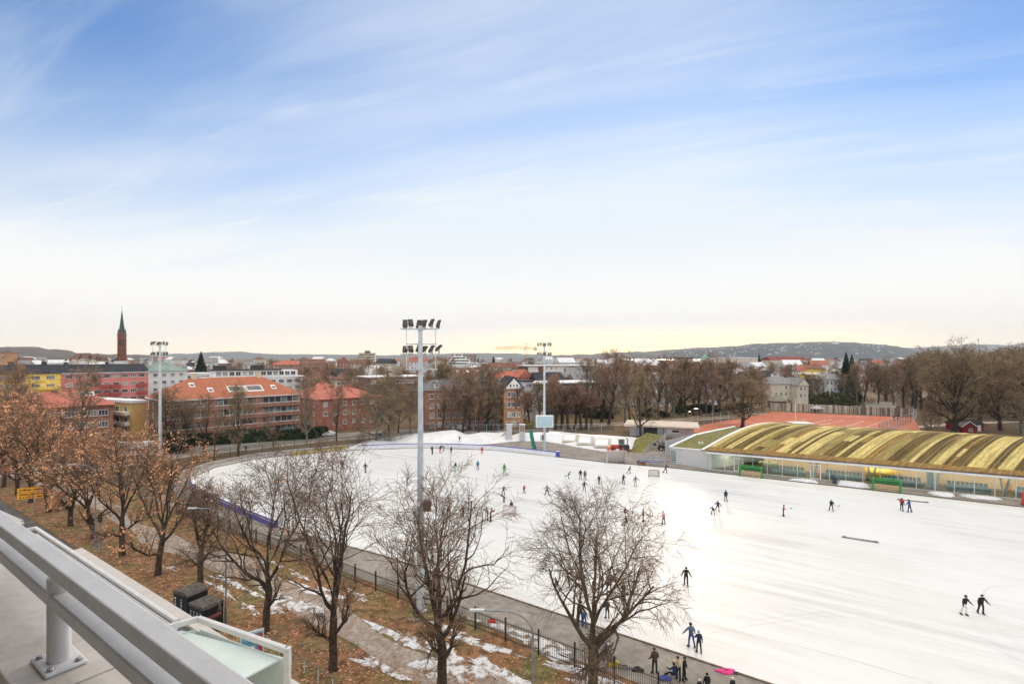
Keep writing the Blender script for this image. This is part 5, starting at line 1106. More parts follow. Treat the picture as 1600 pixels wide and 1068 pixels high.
# kiosk building with a big flat roof
kb_ = Block('kiosk_building', 'low pavilion with wide flat pale roof between rink and tennis courts', at(984, 143), at(1084, 138), 9, 2.75, M_conc, 'pavilion'); kb_.roof('flat', .42, mat('pale roof felt', (.62, .52, .42), .85, .06, .5), over=1.5)
kb_.part('opening', M_darkw, lambda q: q.box(kb_.P(5.6, -.03, 1.3), (3.6, .1, 2.3), kb_.rz)); kb_.part('shutter', M_rwhite, lambda q: q.box(kb_.P(11.5, -.03, 1.6), (3.4, .1, 1.3), kb_.rz)); kb_.part('sign_panel', M_dark, lambda q: q.box(kb_.P(12.2, -.10, 1.7), (1.8, .05, .5), kb_.rz))
kb_.part('post', M_dark, lambda q: q.box(kb_.P(2, -1.1, 1.37), (.14, .14, 2.74), kb_.rz)); kb_.part('post', M_dark, lambda q: q.box(kb_.P(9, -1.1, 1.37), (.14, .14, 2.74), kb_.rz))
# skylight boxes set in the snow bank
for i, (px, py, lab) in enumerate(((868, 690, 'first skylight box from the left in the snowy bank'), (893, 695, 'second skylight box from the left in the snowy bank'), (917, 699, 'third skylight box from the left with greenish glass in the snowy bank'), (944, 703, 'skylight box nearest the red tractor in the snowy bank'))):
    c = G(px, py-1.5); r = thing('skylight_box', lab, 'skylight', c); M3 = Matrix.Rotation(R(-14), 3, 'Z') @ Matrix.Rotation(R(20), 3, 'X')
    q = MB(); q.box(c+Vector((0, 1.6, 1.15)), (3.9, 4.0, .5), M=M3); q.build('frame', mat('sandy frame', (.50, .46, .38), .8, .1, 1), r)
    q = MB(); q.box(c+Vector((0, 1.5, 1.2))+M3 @ Vector((-.3, 0, .24)), (2.9, 2.9, .06), M=M3); q.build('pane', mat('frosted skylight', (.52, .62, .60) if i > 1 else (.72, .73, .74), .3, .05, 1), r)
gr = [G(986, 706.5), G(1003, 708.5), G(1030, 697), G(1040, 689), G(1010, 685), G(992, 692)]; q = MB(); q.add([gr[0], gr[1], gr[2]+Vector((0, 0, .9)), gr[3]+Vector((0, 0, 1.5)), gr[4]+Vector((0, 0, 1.6)), gr[5]+Vector((0, 0, .9))], [(0, 1, 2, 3, 4, 5)]); q.build('slope', mat('green slope', (.17, .15, .045), .95, .35, 1, bump=.4), None)['kind'] = 'structure'
rw = thing('ramp_wall', 'low pale concrete wing wall beside the green slope', 'wall', gr[1]); q = MB()
for (a, za), (b, zb) in zip(((gr[1], .25), (gr[1].lerp(gr[2], .35), 1.5), (gr[2], 2.1)), ((gr[1].lerp(gr[2], .35), 1.5), (gr[2], 2.1), (gr[3], 2.2))): q.add([a, b, b+Vector((0, 0, zb)), a+Vector((0, 0, za)), a+hn*.35, b+hn*.35, b+hn*.35+Vector((0, 0, zb)), a+hn*.35+Vector((0, 0, za))], [(0, 1, 2, 3), (5, 4, 7, 6), (3, 2, 6, 7), (4, 0, 3, 7), (1, 5, 6, 2)])
q.build('wall', mat('tan concrete', (.52, .46, .38), .85, .1, .5), rw)
for px, lab, grille in ((795.5, 'plain white ventilation tower left of the pair behind the far bend', 0), (816, 'white ventilation tower with brown grille right of the pair behind the far bend', 1)):
    c = G(px, 689); r = thing('ventilation_tower', lab, 'vent tower', c); q = MB(); q.box(c+Vector((0, .7, 2.1)), (1.45, 1.3, 4.3)); 
    for k in range(5): q.box(c+Vector((-.6+.3*k, .03, 2.0)), (.05, .06, 4.0))
    q.build('shaft', mat('white ribbed metal', (.60, .60, .60), .5, .05, 1), r); q = MB(); q.box(c+Vector((0, .7, 4.3)), (1.6, 1.45, .12)); q.build('cap', M_rwhite, r)
    if grille:
        q = MB(); q.box(c+Vector((0, .0, 3.35)), (1.2, .14, 1.5)); q.build('grille', mat('brown grille', (.28, .22, .19), .7, .2, 4, stretch=(1, 1, 8)), r)
c = G(833, 704.5); r = thing('rolled_mat', 'tall green curved slide mat leaning behind the white boards', 'slide', c); q = MB(); pts = [c+Vector((.5-.9*math.sin(t*1.3)-.1*t, .3+.6*t, 4.6*t)) for t in [i/12 for i in range(13)]]
a = [p+Vector((-.42, 0, 0)) for p in pts]; b = [p+Vector((.42, 0, 0)) for p in pts]; th = Vector((0, .18, .05)); q.strip(b, a); q.strip([p+th for p in a], [p+th for p in b]); q.strip(a, [p+th for p in a]); q.strip([p+th for p in b], b); q.build('mat', mat('sea green mat', (.01, .22, .15), .5, .1, 1), r)
q = MB()
for s_ in (-.38, .38): q.tube([p+Vector((s_, -.05, 0)) for p in pts], .06, 6)
q.build('rib', mat('dark green rib', (.01, .12, .08), .5), r)
stp = thing('stair_wall', 'tan concrete stair wedge with railing left of the white towers', 'stair', G(775, 689)); a, b = G(772, 689.5), G(791, 686); q = MB(); q.add([a, b, b+Vector((0, 0, 2.0)), b+Vector((0, 2, 2.0)), b+Vector((0, 2, 0)), a+Vector((0, 2, 0))], [(0, 1, 2), (5, 3, 4), (0, 2, 3, 5), (1, 4, 3, 2)]); q.build('steps', mat('tan concrete', (.5, .45, .38)), stp)
q = MB(); q.tube([a+Vector((-.3, 0, 1.0)), b+Vector((-.3, 0, 3.1))], .035, 5); [q.tube([a.lerp(b, t)+Vector((-.3, 0, 2.0*t)), a.lerp(b, t)+Vector((-.3, 0, 1.0+2.1*t))], .03, 5) for t in (0, .25, .5, .75, 1)]; q.build('railing', M_steel, stp)
# tractor, loader, trailer
def wheel(root, c, r, w, ax, rim=M_rpost):
    ax = Vector(ax).normalized(); q = MB(); c = Vector(c); q.tube([c-ax*w/2, c-ax*w/2*.8, c+ax*w/2*.8, c+ax*w/2], [r*.86, r, r, r*.86], 16); o = q.build('wheel', M_dark, root); g = MB(); g.tube([c-ax*(w/2+.02), c+ax*(w/2+.02)], r*.52, 10); g.build('rim', rim, o)
M_tr = mat('tractor red', (.50, .075, .03), .45, .1, 1)
c = G(967, 705.5); r = thing('tractor', 'red tractor with black cab and orange front blade behind the large goal', 'tractor', c)
q = MB(); q.box(c+Vector((-.75, .8, 1.15)), (1.7, .85, .7)); q.box(c+Vector((-1.65, .8, 1.05)), (.14, .8, .6)); q.box(c+Vector((-.1, .8, .75)), (2.6, .6, .35)); q.build('body', M_tr, r)
q = MB(); q.box(c+Vector((.75, .8, 1.25)), (1.2, 1.1, .3)); [q.beam(c+Vector((x, y, 1.4)), c+Vector((x*.95+.04, y, 2.6)), .08, .08, (0, 1, 0)) for x in (.2, 1.35) for y in (.3, 1.3)]; q.box(c+Vector((.75, .8, 2.66)), (1.35, 1.25, .12)); q.build('cab', M_dark, r)
for y in (.3, 1.3): q = MB(); q.box(c+Vector((.77, y, 2.0)), (1.0, .03, 1.0)); q.build('cab_window', glassy('cab glass', (.5, .55, .55), .2), r)
for x, rr in ((-1.2, .48), (.95, .72)):
    for y in (.2, 1.4): wheel(r, c+Vector((x, y, rr)), rr, .35, (0, 1, 0))
q = MB(); q.add([c+Vector(v) for v in ((-2.3, -.2, .15), (-2.3, 1.9, .15), (-2.1, 1.9, 1.0), (-2.1, -.2, 1.0), (-2.4, -.2, .15), (-2.4, 1.9, .15), (-2.55, 1.9, 1.0), (-2.55, -.2, 1.0))], [(0, 1, 2, 3), (5, 4, 7, 6), (3, 2, 6, 7), (0, 3, 7, 4), (1, 5, 6, 2), (0, 4, 5, 1)]); q.beam(c+Vector((-2.1, .8, .6)), c+Vector((-1.5, .8, .7)), .4, .3); q.build('blade', mat('orange blade', (.72, .17, .04), .5, .1, 1), r)
q = MB(); q.box(c+Vector((2.0, .8, .9)), (1.0, 1.5, 1.1)); q.tube([c+Vector((2.0, .8, 1.4)), c+Vector((2.3, .8, 2.6)), c+Vector((1.9, .8, 3.0))], .12, 8); q.build('spreader', M_darkw, r)
c = G(1037, 704); r = thing('loader', 'black compact loader parked against the pale retaining wall', 'loader', c); q = MB(); q.box(c+Vector((0, .6, .9)), (1.9, 1.0, .7)); q.box(c+Vector((.2, .6, 1.9)), (1.0, .95, .1)); [q.box(c+Vector((.2+x, .6+y, 1.55)), (.08, .08, .7)) for x in (-.45, .45) for y in (-.42, .42)]; q.build('body', M_dark, r)
[wheel(r, c+Vector((x, y, .42)), .42, .3, (0, 1, 0), M_steel) for x in (-.65, .65) for y in (.1, 1.1)]
q = MB(); q.tube([c+Vector((-.5, .6, 1.1)), c+Vector((-1.4, .6, 2.3)), c+Vector((-1.9, .6, 1.7))], .09, 6); q.box(c+Vector((-1.95, .6, 1.45)), (.5, 1.2, .5)); q.build('arm', M_dark, r)
c = G(1000, 727); r = thing('pipe_trailer', 'low trailer stacked with long grey goal frames and orange wheels', 'trailer', c); M_pipe = mat('blue grey pipe', (.25, .28, .34), .4, .1, 1)
q = MB(); q.box(c+Vector((2.4, .8, .55)), (5.2, .12, .12), R(-8)); q.box(c+Vector((2.4, 1.8, .55)), (5.2, .12, .12), R(-8)); [q.box(c+Vector((x, 1.3, .55)), (.12, 1.3, .12), R(-8)) for x in (.4, 2.4, 4.4)]; q.build('chassis', mat('blue frame', (.12, .16, .38), .5), r)
q = MB()
for i, (z, o, tw) in enumerate(((.75, 0, .0), (1.1, .15, .10), (1.45, .35, -.08))):
    A = [c+Vector(v) for v in ((o, .45+tw, z), (4.9-o*.5, .15-tw, z+.06), (4.9-o*.5, 1.7-tw, z+.06), (o, 2.0+tw, z))]; q.tube(A+[A[0]], .045, 6); q.tube([A[0].lerp(A[1], .5), A[3].lerp(A[2], .5)], .035, 5); q.tube([A[0].lerp(A[1], .25), A[3].lerp(A[2], .3)], .03, 5)
q.tube([c+Vector((.3, .4, .8)), c+Vector((2.6, .3, 1.95)), c+Vector((4.8, .1, 1.5))], .05, 6); q.tube([c+Vector((.3, .4, .6)), c+Vector((.3, .4, 1.5))], .04, 5); q.tube([c+Vector((4.6, .1, .6)), c+Vector((4.6, .1, 1.6))], .04, 5); q.tube([c+Vector((2.6, .3, .6)), c+Vector((2.6, .3, 1.95))], .04, 5)
q.build('pipe_stack', M_pipe, r)
[wheel(r, c+Vector((x, y, .3)), .3, .2, (0, 1, 0), mat('orange rim', (.75, .22, .04), .5)) for x in (.1, 1.0) for y in (.5, 1.8)]

# ------------------------------------------------------------------ fences
M_iron = mat('black iron', (.022, .022, .024), .5, .2, 4)
ff = thing('iron_fence', 'black iron picket fence with dark posts between avenue trees and rink', 'fence', UV(20, 32.2)); pk = 3.0
us = [-16+pk*i for i in range(33)]
for u in us: q = MB(); c = UV(u, 32.2); q.box(c+Vector((0, 0, .9)), (.10, .10, 1.8), au); q.lathe(c, [(.08, 1.8), (.08, 1.84), (.01, 1.92)], 6); q.build('post', M_iron, ff)
for u in us[:-1]:
    q = MB()
    for z in (.25, 1.45): q.beam(UV(u+.05, 32.2, z), UV(u+pk-.05, 32.2, z), .035, .045)
    for k in range(1, 20): 
        c = UV(u+k*pk/20, 32.2); q.box(c+Vector((0, 0, .86)), (.022, .022, 1.5), au)
    q.build('panel', M_iron, ff)
fp = [G(x, y) for x, y in ((318, 718.5), (360, 712), (410, 706), (460, 701), (510, 697), (560, 692.5), (610, 688.5), (660, 684))]
f2 = thing('mesh_fence', 'dark green post and mesh fence along the road behind the rink', 'fence', fp[3]); M_fg = mat('fence green', (.04, .06, .05), .6)
M_meshy = bpy.data.materials.new('wire mesh'); M_meshy.use_nodes = True; nt = M_meshy.node_tree; nt.nodes.remove(nt.nodes["Principled BSDF"]); a_ = nt.nodes.new("ShaderNodeBsdfTransparent"); b_ = nt.nodes.new("ShaderNodeBsdfDiffuse"); b_.inputs[0].default_value = (.10, .11, .10, 1); x_ = nt.nodes.new("ShaderNodeMixShader"); x_.inputs[0].default_value = .16; nt.links.new(a_.outputs[0], x_.inputs[1]); nt.links.new(b_.outputs[0], x_.inputs[2]); nt.links.new(x_.outputs[0], nt.nodes["Material Output"].inputs[0])
def meshfence(root, P, step, h, m, mm=M_meshy, t=.09):
    for a, b in along(P, step):
        q = MB(); q.box(a+Vector((0, 0, h/2)), (t, t, h)); q.build('post', m, root)
        q = MB(); q.beam(a+Vector((0, 0, h-.06)), b+Vector((0, 0, h-.06)), .05, .05); q.beam(a+Vector((0, 0, .1)), b+Vector((0, 0, .1)), .04, .04); q.build('rail', m, root)
        q = MB(); q.beam(a+Vector((0, 0, h/2)), b+Vector((0, 0, h/2)), .012, h-.2); q.build('mesh_panel', mm, root)
meshfence(f2, fp, 3.0, 2.0, M_fg)
f3 = thing('mesh_fence', 'grey mesh fence behind the snowy skylight bank', 'fence', G(800, 678)); meshfence(f3, [Vector((*at(x, 150), 0)) for x in (660, 720, 780, 860, 960)], 4.0, 2.2, M_steel)
f4 = thing('mesh_fence', 'tall mesh fence at the right end of the tennis courts', 'fence', G(1430, 655)); meshfence(f4, [G(1432, 652), G(1425, 660), G(1400, 668), G(1372, 678)], 3.0, 3.2, M_steel)
f5 = thing('mesh_fence', 'mesh fence with tall posts at the left end of the tennis courts', 'fence', G(1100, 662)); meshfence(f5, [G(1036, 678), G(1100, 663), G(1150, 654.5), G(1196, 646)], 5.0, 3.2, M_steel)
pf = thing('plank_fence', 'tall weathered plank fence behind the tennis courts', 'fence', G(1205, 641)); pa_, pb_ = G(1203, 640.5), G(1432, 651.5); rg = random.Random(12)
Lf = (pb_-pa_).length; nb = 96; df = (pb_-pa_)/nb; M_pl = [mat('plank grey', (.40, .35, .28), .9, .2, 2), mat('plank pale', (.55, .48, .38), .9, .2, 2), mat('plank dark', (.15, .13, .11), .9, .2, 2)]
sec = 12
for k in range(sec):
    q = MB()
    for i in range(k*nb//sec, (k+1)*nb//sec):
        for h_ in (0, .5):
            a = pa_+df*(i+h_); b = pa_+df*(i+h_+.46); hh_ = 3.1+rg.uniform(-.06, .06); f = (i+h_)/nb
            mi = rg.choice((0, 0, 1, 1, 2) if f < .55 else (0, 1, 2, 2)); q.beam(a+Vector((0, 0, hh_/2)), b+Vector((0, 0, hh_/2)), .05, hh_, mi=mi)
    q.build('board_section', M_pl, pf)
    c = pa_+(pb_-pa_)*(k/sec); q = MB(); q.box(c+Vector((.02, -.12, 1.65)), (.16, .16, 3.3)); q.build('post', M_pl[2], pf)
lp = G(1243, 663); r = thing('light_pole', 'white pole standing alone among the tennis courts', 'pole', lp); q = MB(); q.tube([lp, lp+Vector((0, 0, 8))], [.13, .08], 8); q.build('shaft', M_white, r); q = MB(); q.box(lp+Vector((0, 0, 8.05)), (.5, .3, .16)); q.build('lamp_head', M_steel, r)
sh = simple('shelter', 'small flat pale-roofed shelter between tennis courts and curved roof', 1242, 150, 1268, 150, 662, 3.5, M_conc, 'flat', .25, M_rwhite, 0, 0, cat='shelter', over=.5); sh.part('bench', M_wood, lambda q: q.box(sh.P(2, -.3, .45), (2.5, .4, .08), sh.rz))
rh = Block('hut', 'small dark red hut with white bargeboards under the huge dark tree', at(1504, 148), at(1525, 147), 5, 1.7, mat('barn red', (.24, .02, .025), .8, .1, 1), 'hut'); rh.roof('cross', 1.5, M_dark, over=.4)
rh.part('bargeboard', M_rwhite, lambda q: [q.beam(rh.P(-.45, -.5, 1.72), rh.P(rh.L/2, -.5, 3.42), .07, .2), q.beam(rh.P(rh.L+.45, -.5, 1.72), rh.P(rh.L/2, -.5, 3.42), .07, .2)]); window(rh.root, .9, .8, rh.P(1.9, -.02, 1.0)-rh.root.location, rh.rz)
rh2 = Block('shed', 'long dark roofed shed wing left behind the red hut', at(1496, 152), at(1537, 151), 5, 1.9, mat('barn red', (.24, .02, .025)), 'shed'); rh2.roof('gable', 1.2, M_dark, over=.3); rh2.part('door', M_rwhite, lambda q: q.box(rh2.P(rh2.L-1.2, -.04, .95), (.9, .08, 1.8), rh2.rz))
# ------------------------------------------------------------------ street lamps, signs, cabinets
M_lpole = mat('lamp pole grey', (.24, .25, .26), .5, .15, 2, metal=.3)
def street_lamp(label, base, dirv, H=9.6, arm=3.1):
    r = thing('street_lamp', label, 'street lamp', base); b = Vector(base); d = Vector(dirv).normalized()
    q = MB(); q.tube([b, b+Vector((0, 0, 1.4)), b+Vector((0, 0, 1.5)), b+Vector((0, 0, H-1.2))], [.11, .11, .075, .06], 10); q.lathe(b, [(.2, 0), (.2, .05), (.12, .06)], 10); q.build('pole', M_lpole, r, smooth=False)
    q = MB(); q.tube([b+Vector((0, 0, H-1.25))]+[b+d*(1.5*(1-math.cos(t)))+Vector((0, 0, H-1.2+1.15*math.sin(t))) for t in [i*math.pi/2/7 for i in range(8)]]+[b+d*(arm-.7)+Vector((0, 0, H-.02))], .045, 8); q.build('arm', M_lpole, r)
    q = MB(); e = b+d*(arm-.35)+Vector((0, 0, H-.0)); q.beam(e-d*.36, e+d*.36, .15, .07); q.build('lamp_head', mat('lamp head grey', (.55, .56, .56), .5), r); q = MB(); q.beam(e-d*.2+Vector((0, 0, -.06)), e+d*.35+Vector((0, 0, -.06)), .2, .04); q.build('lens', M_lens, r)
ld = (U*.82-V*.57)
street_lamp('curved street lamp between the small bare tree and the poster board', G(353, 976), ld); street_lamp('curved street lamp in front of the fence between the two nearest bare trees', UV(13.5, 21.2), ld); street_lamp('curved street lamp among the orange trees above the camera pole', UV(73, 21.0), ld)
c = G(157, 869); r = thing('camera_pole', 'thin grey pole with a dark box on top beside the avenue', 'pole', c); q = MB(); q.tube([c, c+Vector((0, 0, 4.3))], [.07, .05], 8); q.build('shaft', M_lpole, r); q = MB(); q.box(c+Vector((0, -.05, 4.1)), (.3, .3, .55)); q.build('box', M_dark, r)
c = G(53, 802); r = thing('road_sign', 'yellow two-plate road sign with black lettering on a thin pole', 'road sign', c); q = MB(); q.tube([c+Vector((.05, .1, 0)), c+Vector((.05, .1, 3.3))], .05, 6); q.tube([c+Vector((-.4, .1, 2.1)), c+Vector((-.4, .1, 3.9))], .035, 6); q.build('pole', M_lpole, r)
rzs = R(30)
def SP(x, y, z): return c+Vector((x*math.cos(rzs)-y*math.sin(rzs), x*math.sin(rzs)+y*math.cos(rzs), z))
M_sy = mat('sign yellow', (.78, .36, .015), .5, .05, 1)
for z, hh_ in ((3.42, .62), (2.62, .86)):
    q = MB(); q.box(SP(-.2, 0, z), (3.1, .06, hh_), rzs); o = q.build('plate', M_sy, r)
    g = MB(); rg = random.Random(int(z*10))
    for ln in range(1 if hh_ < .7 else 2):
        x = -1.4
        while x < 1.0: w_ = rg.uniform(.08, .16); g.box(SP(x, -.045, z+(0 if hh_ < .7 else (.18-.4*ln))), (w_, .02, .2), rzs); x += w_+rg.choice((.06, .06, .22))
    g.box(SP(1.05, -.045, z), (.06, .02, hh_*.8), rzs); g.build('lettering', M_dark, o)
M_blk = mat('black cabinet', (.018, .018, .02), .45, .2, 3); M_blkt = mat('weathered dark top', (.085, .075, .065), .85, .35, 4)
def cabinet(label, c, rz, w, d, h, round_):
    r = thing('container', label, 'container', c); ex = Vector((math.cos(rz), math.sin(rz), 0)); ey = Vector((-ex.y, ex.x, 0)); q = MB(); q.box(c+Vector((0, 0, h/2)), (w, d, h), rz); q.build('body', M_blk, r)
    q = MB(); n = 8; A = []; B_ = []
    for i in range(n+1):
        t = math.pi*i/n; x = -math.cos(t)*(w/2+.05); z = h+.01+(math.sin(t)*.32 if round_ else min(.22, math.sin(t)*.5)); A.append(c-ey*(d/2+.05)+ex*x+Vector((0, 0, z))); B_.append(c+ey*(d/2+.05)+ex*x+Vector((0, 0, z)))
    q.strip(A, B_); q.add(A, [tuple(range(n+1))]); q.add(B_, [tuple(range(n+1))[::-1]]); q.build('lid', M_blkt, r)
    g = MB(); rg = random.Random(int(w*100))
    for k in range(2 if round_ else 4):
        x0 = -w/2+.25+k*(w-.3)/(2 if round_ else 4)
        for ln in range(5): 
            g.box(c-ey*(d/2+.02)+ex*(x0+.05+(0 if round_ else .02))+Vector((0, 0, .75+ln*.24)), (rg.uniform(.10, .2) if round_ else .09, .02, .15), rz)
    g.build('lettering', mat('cabinet lettering', (.42, .42, .42), .6), r)
    q = MB(); q.box(c+ex*(w/2+.14)+Vector((0, 0, h*.66)), (.26, d*.6, .2), rz); q.build('chute', mat('dull red chute', (.20, .06, .06), .6), r)
cabinet('black container with rounded lid, farther of the pair by the avenue', G(298, 961), R(-28), 2.0, 1.7, 2.1, True); cabinet('black container with square lid and red chute, nearer of the pair by the avenue', G(322, 983), R(-28), 2.0, 1.6, 2.1, False)
c = G(394, 1048); r = thing('poster_board', 'framed colourful poster board standing by the avenue below the balcony', 'poster', c); rz_ = R(35); q = MB(); q.box(c+Vector((0, 0, 1.6)), (1.5, .2, 2.4), rz_); [q.box(c+Vector((s_*.6*math.cos(rz_), s_*.6*math.sin(rz_), .2)), (.1, .1, .4)) for s_ in (-1, 1)]; q.build('frame', M_steel, r)
q = MB(); ex = Vector((math.cos(rz_), math.sin(rz_), 0)); ey = Vector((-ex.y, ex.x, 0)); q.box(c-ey*.11+Vector((0, 0, 1.6)), (1.3, .03, 2.1), rz_)
po = q.build('poster', mat('poster blue', (.12, .30, .38), .4, .4, 2), r); rg = random.Random(4)
for nm, cl, px_, pz_, w_, h_ in (('poster_patch', (.50, .05, .06), .5, 1.9, .25, 1.4), ('poster_patch', (.70, .68, .62), -.1, 1.4, .5, .8), ('poster_patch', (.12, .22, .05), .15, .9, .8, .5)):
    q = MB(); q.box(c-ey*.135+ex*px_+Vector((0, 0, pz_)), (w_, .02, h_), rz_); q.build(nm, mat('poster '+str(cl), cl, .5, .2, 3), po)
# ------------------------------------------------------------------ vehicles
def car(name, label, c, rz, col, kind='car'):
    r = thing(name, label, kind, (0, 0, 0)); m = mat('car paint '+str(col), col, .3, spec=.6); L, wd = (4.3, 1.75) if kind == 'car' else (5.2, 1.95); z1 = 1.45 if kind == 'car' else 2.2
    pr = [(-L/2, .35), (-L/2, .85), (-L*.47, .95), (-L*.36, 1.0), (-L*.22, z1-.02), (L*.18, z1), (L*.33, 1.0) if kind == 'car' else (L*.30, z1-.1), (L*.47, .85), (L/2, .7), (L/2, .3)]
    q = MB(); n = len(pr); a = [Vector((x, -wd/2+(.14 if z > 1.05 else 0), z)) for x, z in pr]; b = [Vector((x, wd/2-(.14 if z > 1.05 else 0), z)) for x, z in pr]; q.add(a+b, [(i, (i+1) % n, n+(i+1) % n, n+i) for i in range(n)][::1]+[tuple(range(n))[::-1], tuple(range(n, 2*n))]); q.build('body', m, r)
    q = MB(); 
    for s_ in (-1, 1): q.add([(-L*.31, s_*(wd/2-.05), 1.04), (L*.27, s_*(wd/2-.05), 1.04), (L*.17, s_*(wd/2-.12), z1-.07), (-L*.21, s_*(wd/2-.12), z1-.07)], [(0, 1, 2, 3) if s_ < 0 else (3, 2, 1, 0)])
    q.add([(L*.325, -wd/2+.2, 1.03), (L*.325, wd/2-.2, 1.03), (L*.205, wd/2-.24, z1-.06), (L*.205, -wd/2+.24, z1-.06)], [(0, 1, 2, 3)]); q.add([(-L*.37, -wd/2+.2, 1.02), (-L*.37, wd/2-.2, 1.02), (-L*.24, wd/2-.24, z1-.06), (-L*.24, -wd/2+.24, z1-.06)], [(3, 2, 1, 0)]); q.build('windows', M_glass, r)
    for x in (-L*.31, L*.31):
        for s_ in (-1, 1): wheel(r, (x, s_*(wd/2-.08), .32), .32, .22, (0, 1, 0), M_steel)
    for s_ in (-1, 1): q = MB(); q.box((L/2+.005, s_*wd*.36, .66), (.06, .3, .14)); q.build('headlight', M_lens, r); q = MB(); q.box((-L/2-.005, s_*wd*.38, .78), (.06, .22, .16)); q.build('tail_light', M_rpost, r)
    r.location = c; r.rotation_euler.z = rz; return r
car('parked_car', 'white car on the road right of the big mast behind the snow bank', G(717, 671), R(8), (.72, .72, .72)); car('parked_car', 'white car at the end of the hedge by the red brick flats', G(514, 681), R(40), (.66, .67, .68))
car('parked_car', 'dark car on the road at the left edge behind the rust trees', G(4, 738), R(60), (.03, .035, .045)); car('parked_car', 'silver car parked under the park trees beside bright green bushes', G(1062, 644), R(-15), (.55, .56, .57))
car('parked_van', 'dark van with white lettering panel parked under the park trees', G(1087, 647), R(-10), (.16, .10, .10), 'van')
for i, (px, D, cl, lab) in enumerate(((1276, 202, (.70, .70, .70), 'leftmost white car parked behind the plank fence'), (1296, 203, (.66, .66, .64), 'white car second from the left behind the plank fence'), (1322, 200, (.70, .69, .66), 'white car third from the left behind the plank fence'), (1337, 201, (.60, .60, .60), 'pale grey car parked rightmost behind the plank fence'), (1306, 206, (.10, .11, .13), 'dark car between the white cars behind the plank fence'))):
    o = car('parked_car', lab, Vector((*at(px, D), 1.1)), R(-12+i*7), cl)
sheet('parking_ground', [G(1240, 636), G(1240, 629), G(1400, 632), G(1400, 643)], 1.06, M_asph)
c = G(200, 715); r = thing('box_truck', 'white box truck with blue cab half hidden behind orange trees', 'truck', (0, 0, 0)); q = MB(); q.box((1.2, 0, 2.1), (7.2, 2.4, 2.7)); q.build('cargo_box', M_rwhite, r)
q = MB(); q.box((-3.6, 0, 1.55), (2.0, 2.3, 2.2)); q.box((-4.5, 0, 1.0), (.5, 2.2, 1.0)); q.build('cab', mat('truck blue', (.04, .035, .14), .4, .2, 1), r); q = MB(); q.box((-4.62, 0, 2.05), (.06, 2.0, .8)); q.build('windscreen', M_glass, r)
q = MB(); q.box((1.2, -1.215, 1.9), (6.0, .03, .5)); q.build('side_stripe', mat('truck red stripe', (.5, .12, .12), .5), r)
for x in (-3.5, 2.8, 3.9):
    for s_ in (-1, 1): wheel(r, (x, s_*1.05, .48), .48, .3, (0, 1, 0), M_steel)
r.location = c; r.rotation_euler.z = R(12)
# ------------------------------------------------------------------ people
def cloth(name, c): return mat('cloth '+name, c, .9, .18, 6)
CL = dict(black=(.016, .016, .018), dark=(.03, .029, .032), navy=(.022, .03, .07), blue=(.035, .075, .26), blgrey=(.09, .125, .19), jeans=(.05, .085, .19), teal=(.04, .16, .24), grey=(.16, .16, .17), lgrey=(.33, .33, .32), white=(.70, .68, .64), red=(.50, .035, .04), rust=(.48, .10, .045), orange=(.60, .20, .05), pink=(.62, .21, .27), hot=(.65, .05, .22), green=(.05, .30, .07), lime=(.12, .55, .12), olive=(.13, .14, .055), brown=(.085, .05, .035), beige=(.42, .36, .28), cream=(.66, .52, .38), dred=(.16, .03, .03), purple=(.07, .04, .16))
M_skin = mat('skin', (.52, .31, .23), .6, .06, 8); M_hairm = mat('dark hair', (.035, .022, .016), .8, .3, 20)
POSES = {
 'stand': dict(lean=3, L=(4, 5, 3), R=(-3, 5, 3), la=(5, 9, 12), ra=(2, 9, 14)),
 'stand2': dict(lean=5, L=(10, 4, 12), R=(-6, 5, 4), la=(20, 10, 45), ra=(-8, 12, 15)),
 'pockets': dict(lean=4, L=(3, 4, 4), R=(0, 4, 2), la=(-12, 16, 55), ra=(-12, 16, 55)),
 'skate': dict(lean=20, L=(26, 6, 34), R=(-24, 8, 16), la=(40, 16, 30), ra=(-35, 18, 20)),
 'stride': dict(lean=26, L=(30, 4, 46), R=(-22, 24, 12), la=(-30, 35, 25), ra=(38, 30, 40)),
 'kick': dict(lean=32, L=(18, 4, 26), R=(-58, 12, 34), la=(60, 60, 15), ra=(-20, 50, 20)),
 'wide': dict(lean=12, L=(6, 22, 12), R=(4, 24, 14), la=(10, 58, 25), ra=(8, 60, 30)),
 'arms_out': dict(lean=9, L=(12, 3, 20), R=(-10, 4, 8), la=(12, 30, 26), ra=(2, 27, 22)),
 'crouch': dict(lean=52, L=(52, 12, 70), R=(48, 12, 66), la=(50, 14, 30), ra=(45, 14, 30)),
 'bend': dict(lean=62, L=(14, 8, 14), R=(8, 9, 10), la=(62, 10, 12), ra=(66, 12, 16)),
 'stick': dict(lean=22, L=(16, 10, 24), R=(2, 14, 16), la=(38, 20, 25), ra=(40, -4, 35)),
 'reach': dict(lean=6, L=(6, 6, 6), R=(-4, 6, 4), la=(10, 12, 20), ra=(30, 82, 8)),
 'sit': dict(lean=14, L=(88, 10, 42), R=(84, 12, 50), la=(30, 16, 50), ra=(34, 16, 48)),
 'hug': dict(lean=12, L=(6, 5, 6), R=(-5, 5, 4), la=(72, 14, 50), ra=(70, 12, 55)),
 'hand': dict(lean=6, L=(8, 6, 10), R=(-10, 7, 8), la=(4, 48, 10), ra=(4, 26, 12)),
 'phone': dict(lean=6, L=(3, 5, 4), R=(-3, 5, 3), la=(62, 14, 95), ra=(60, 14, 100)),
}
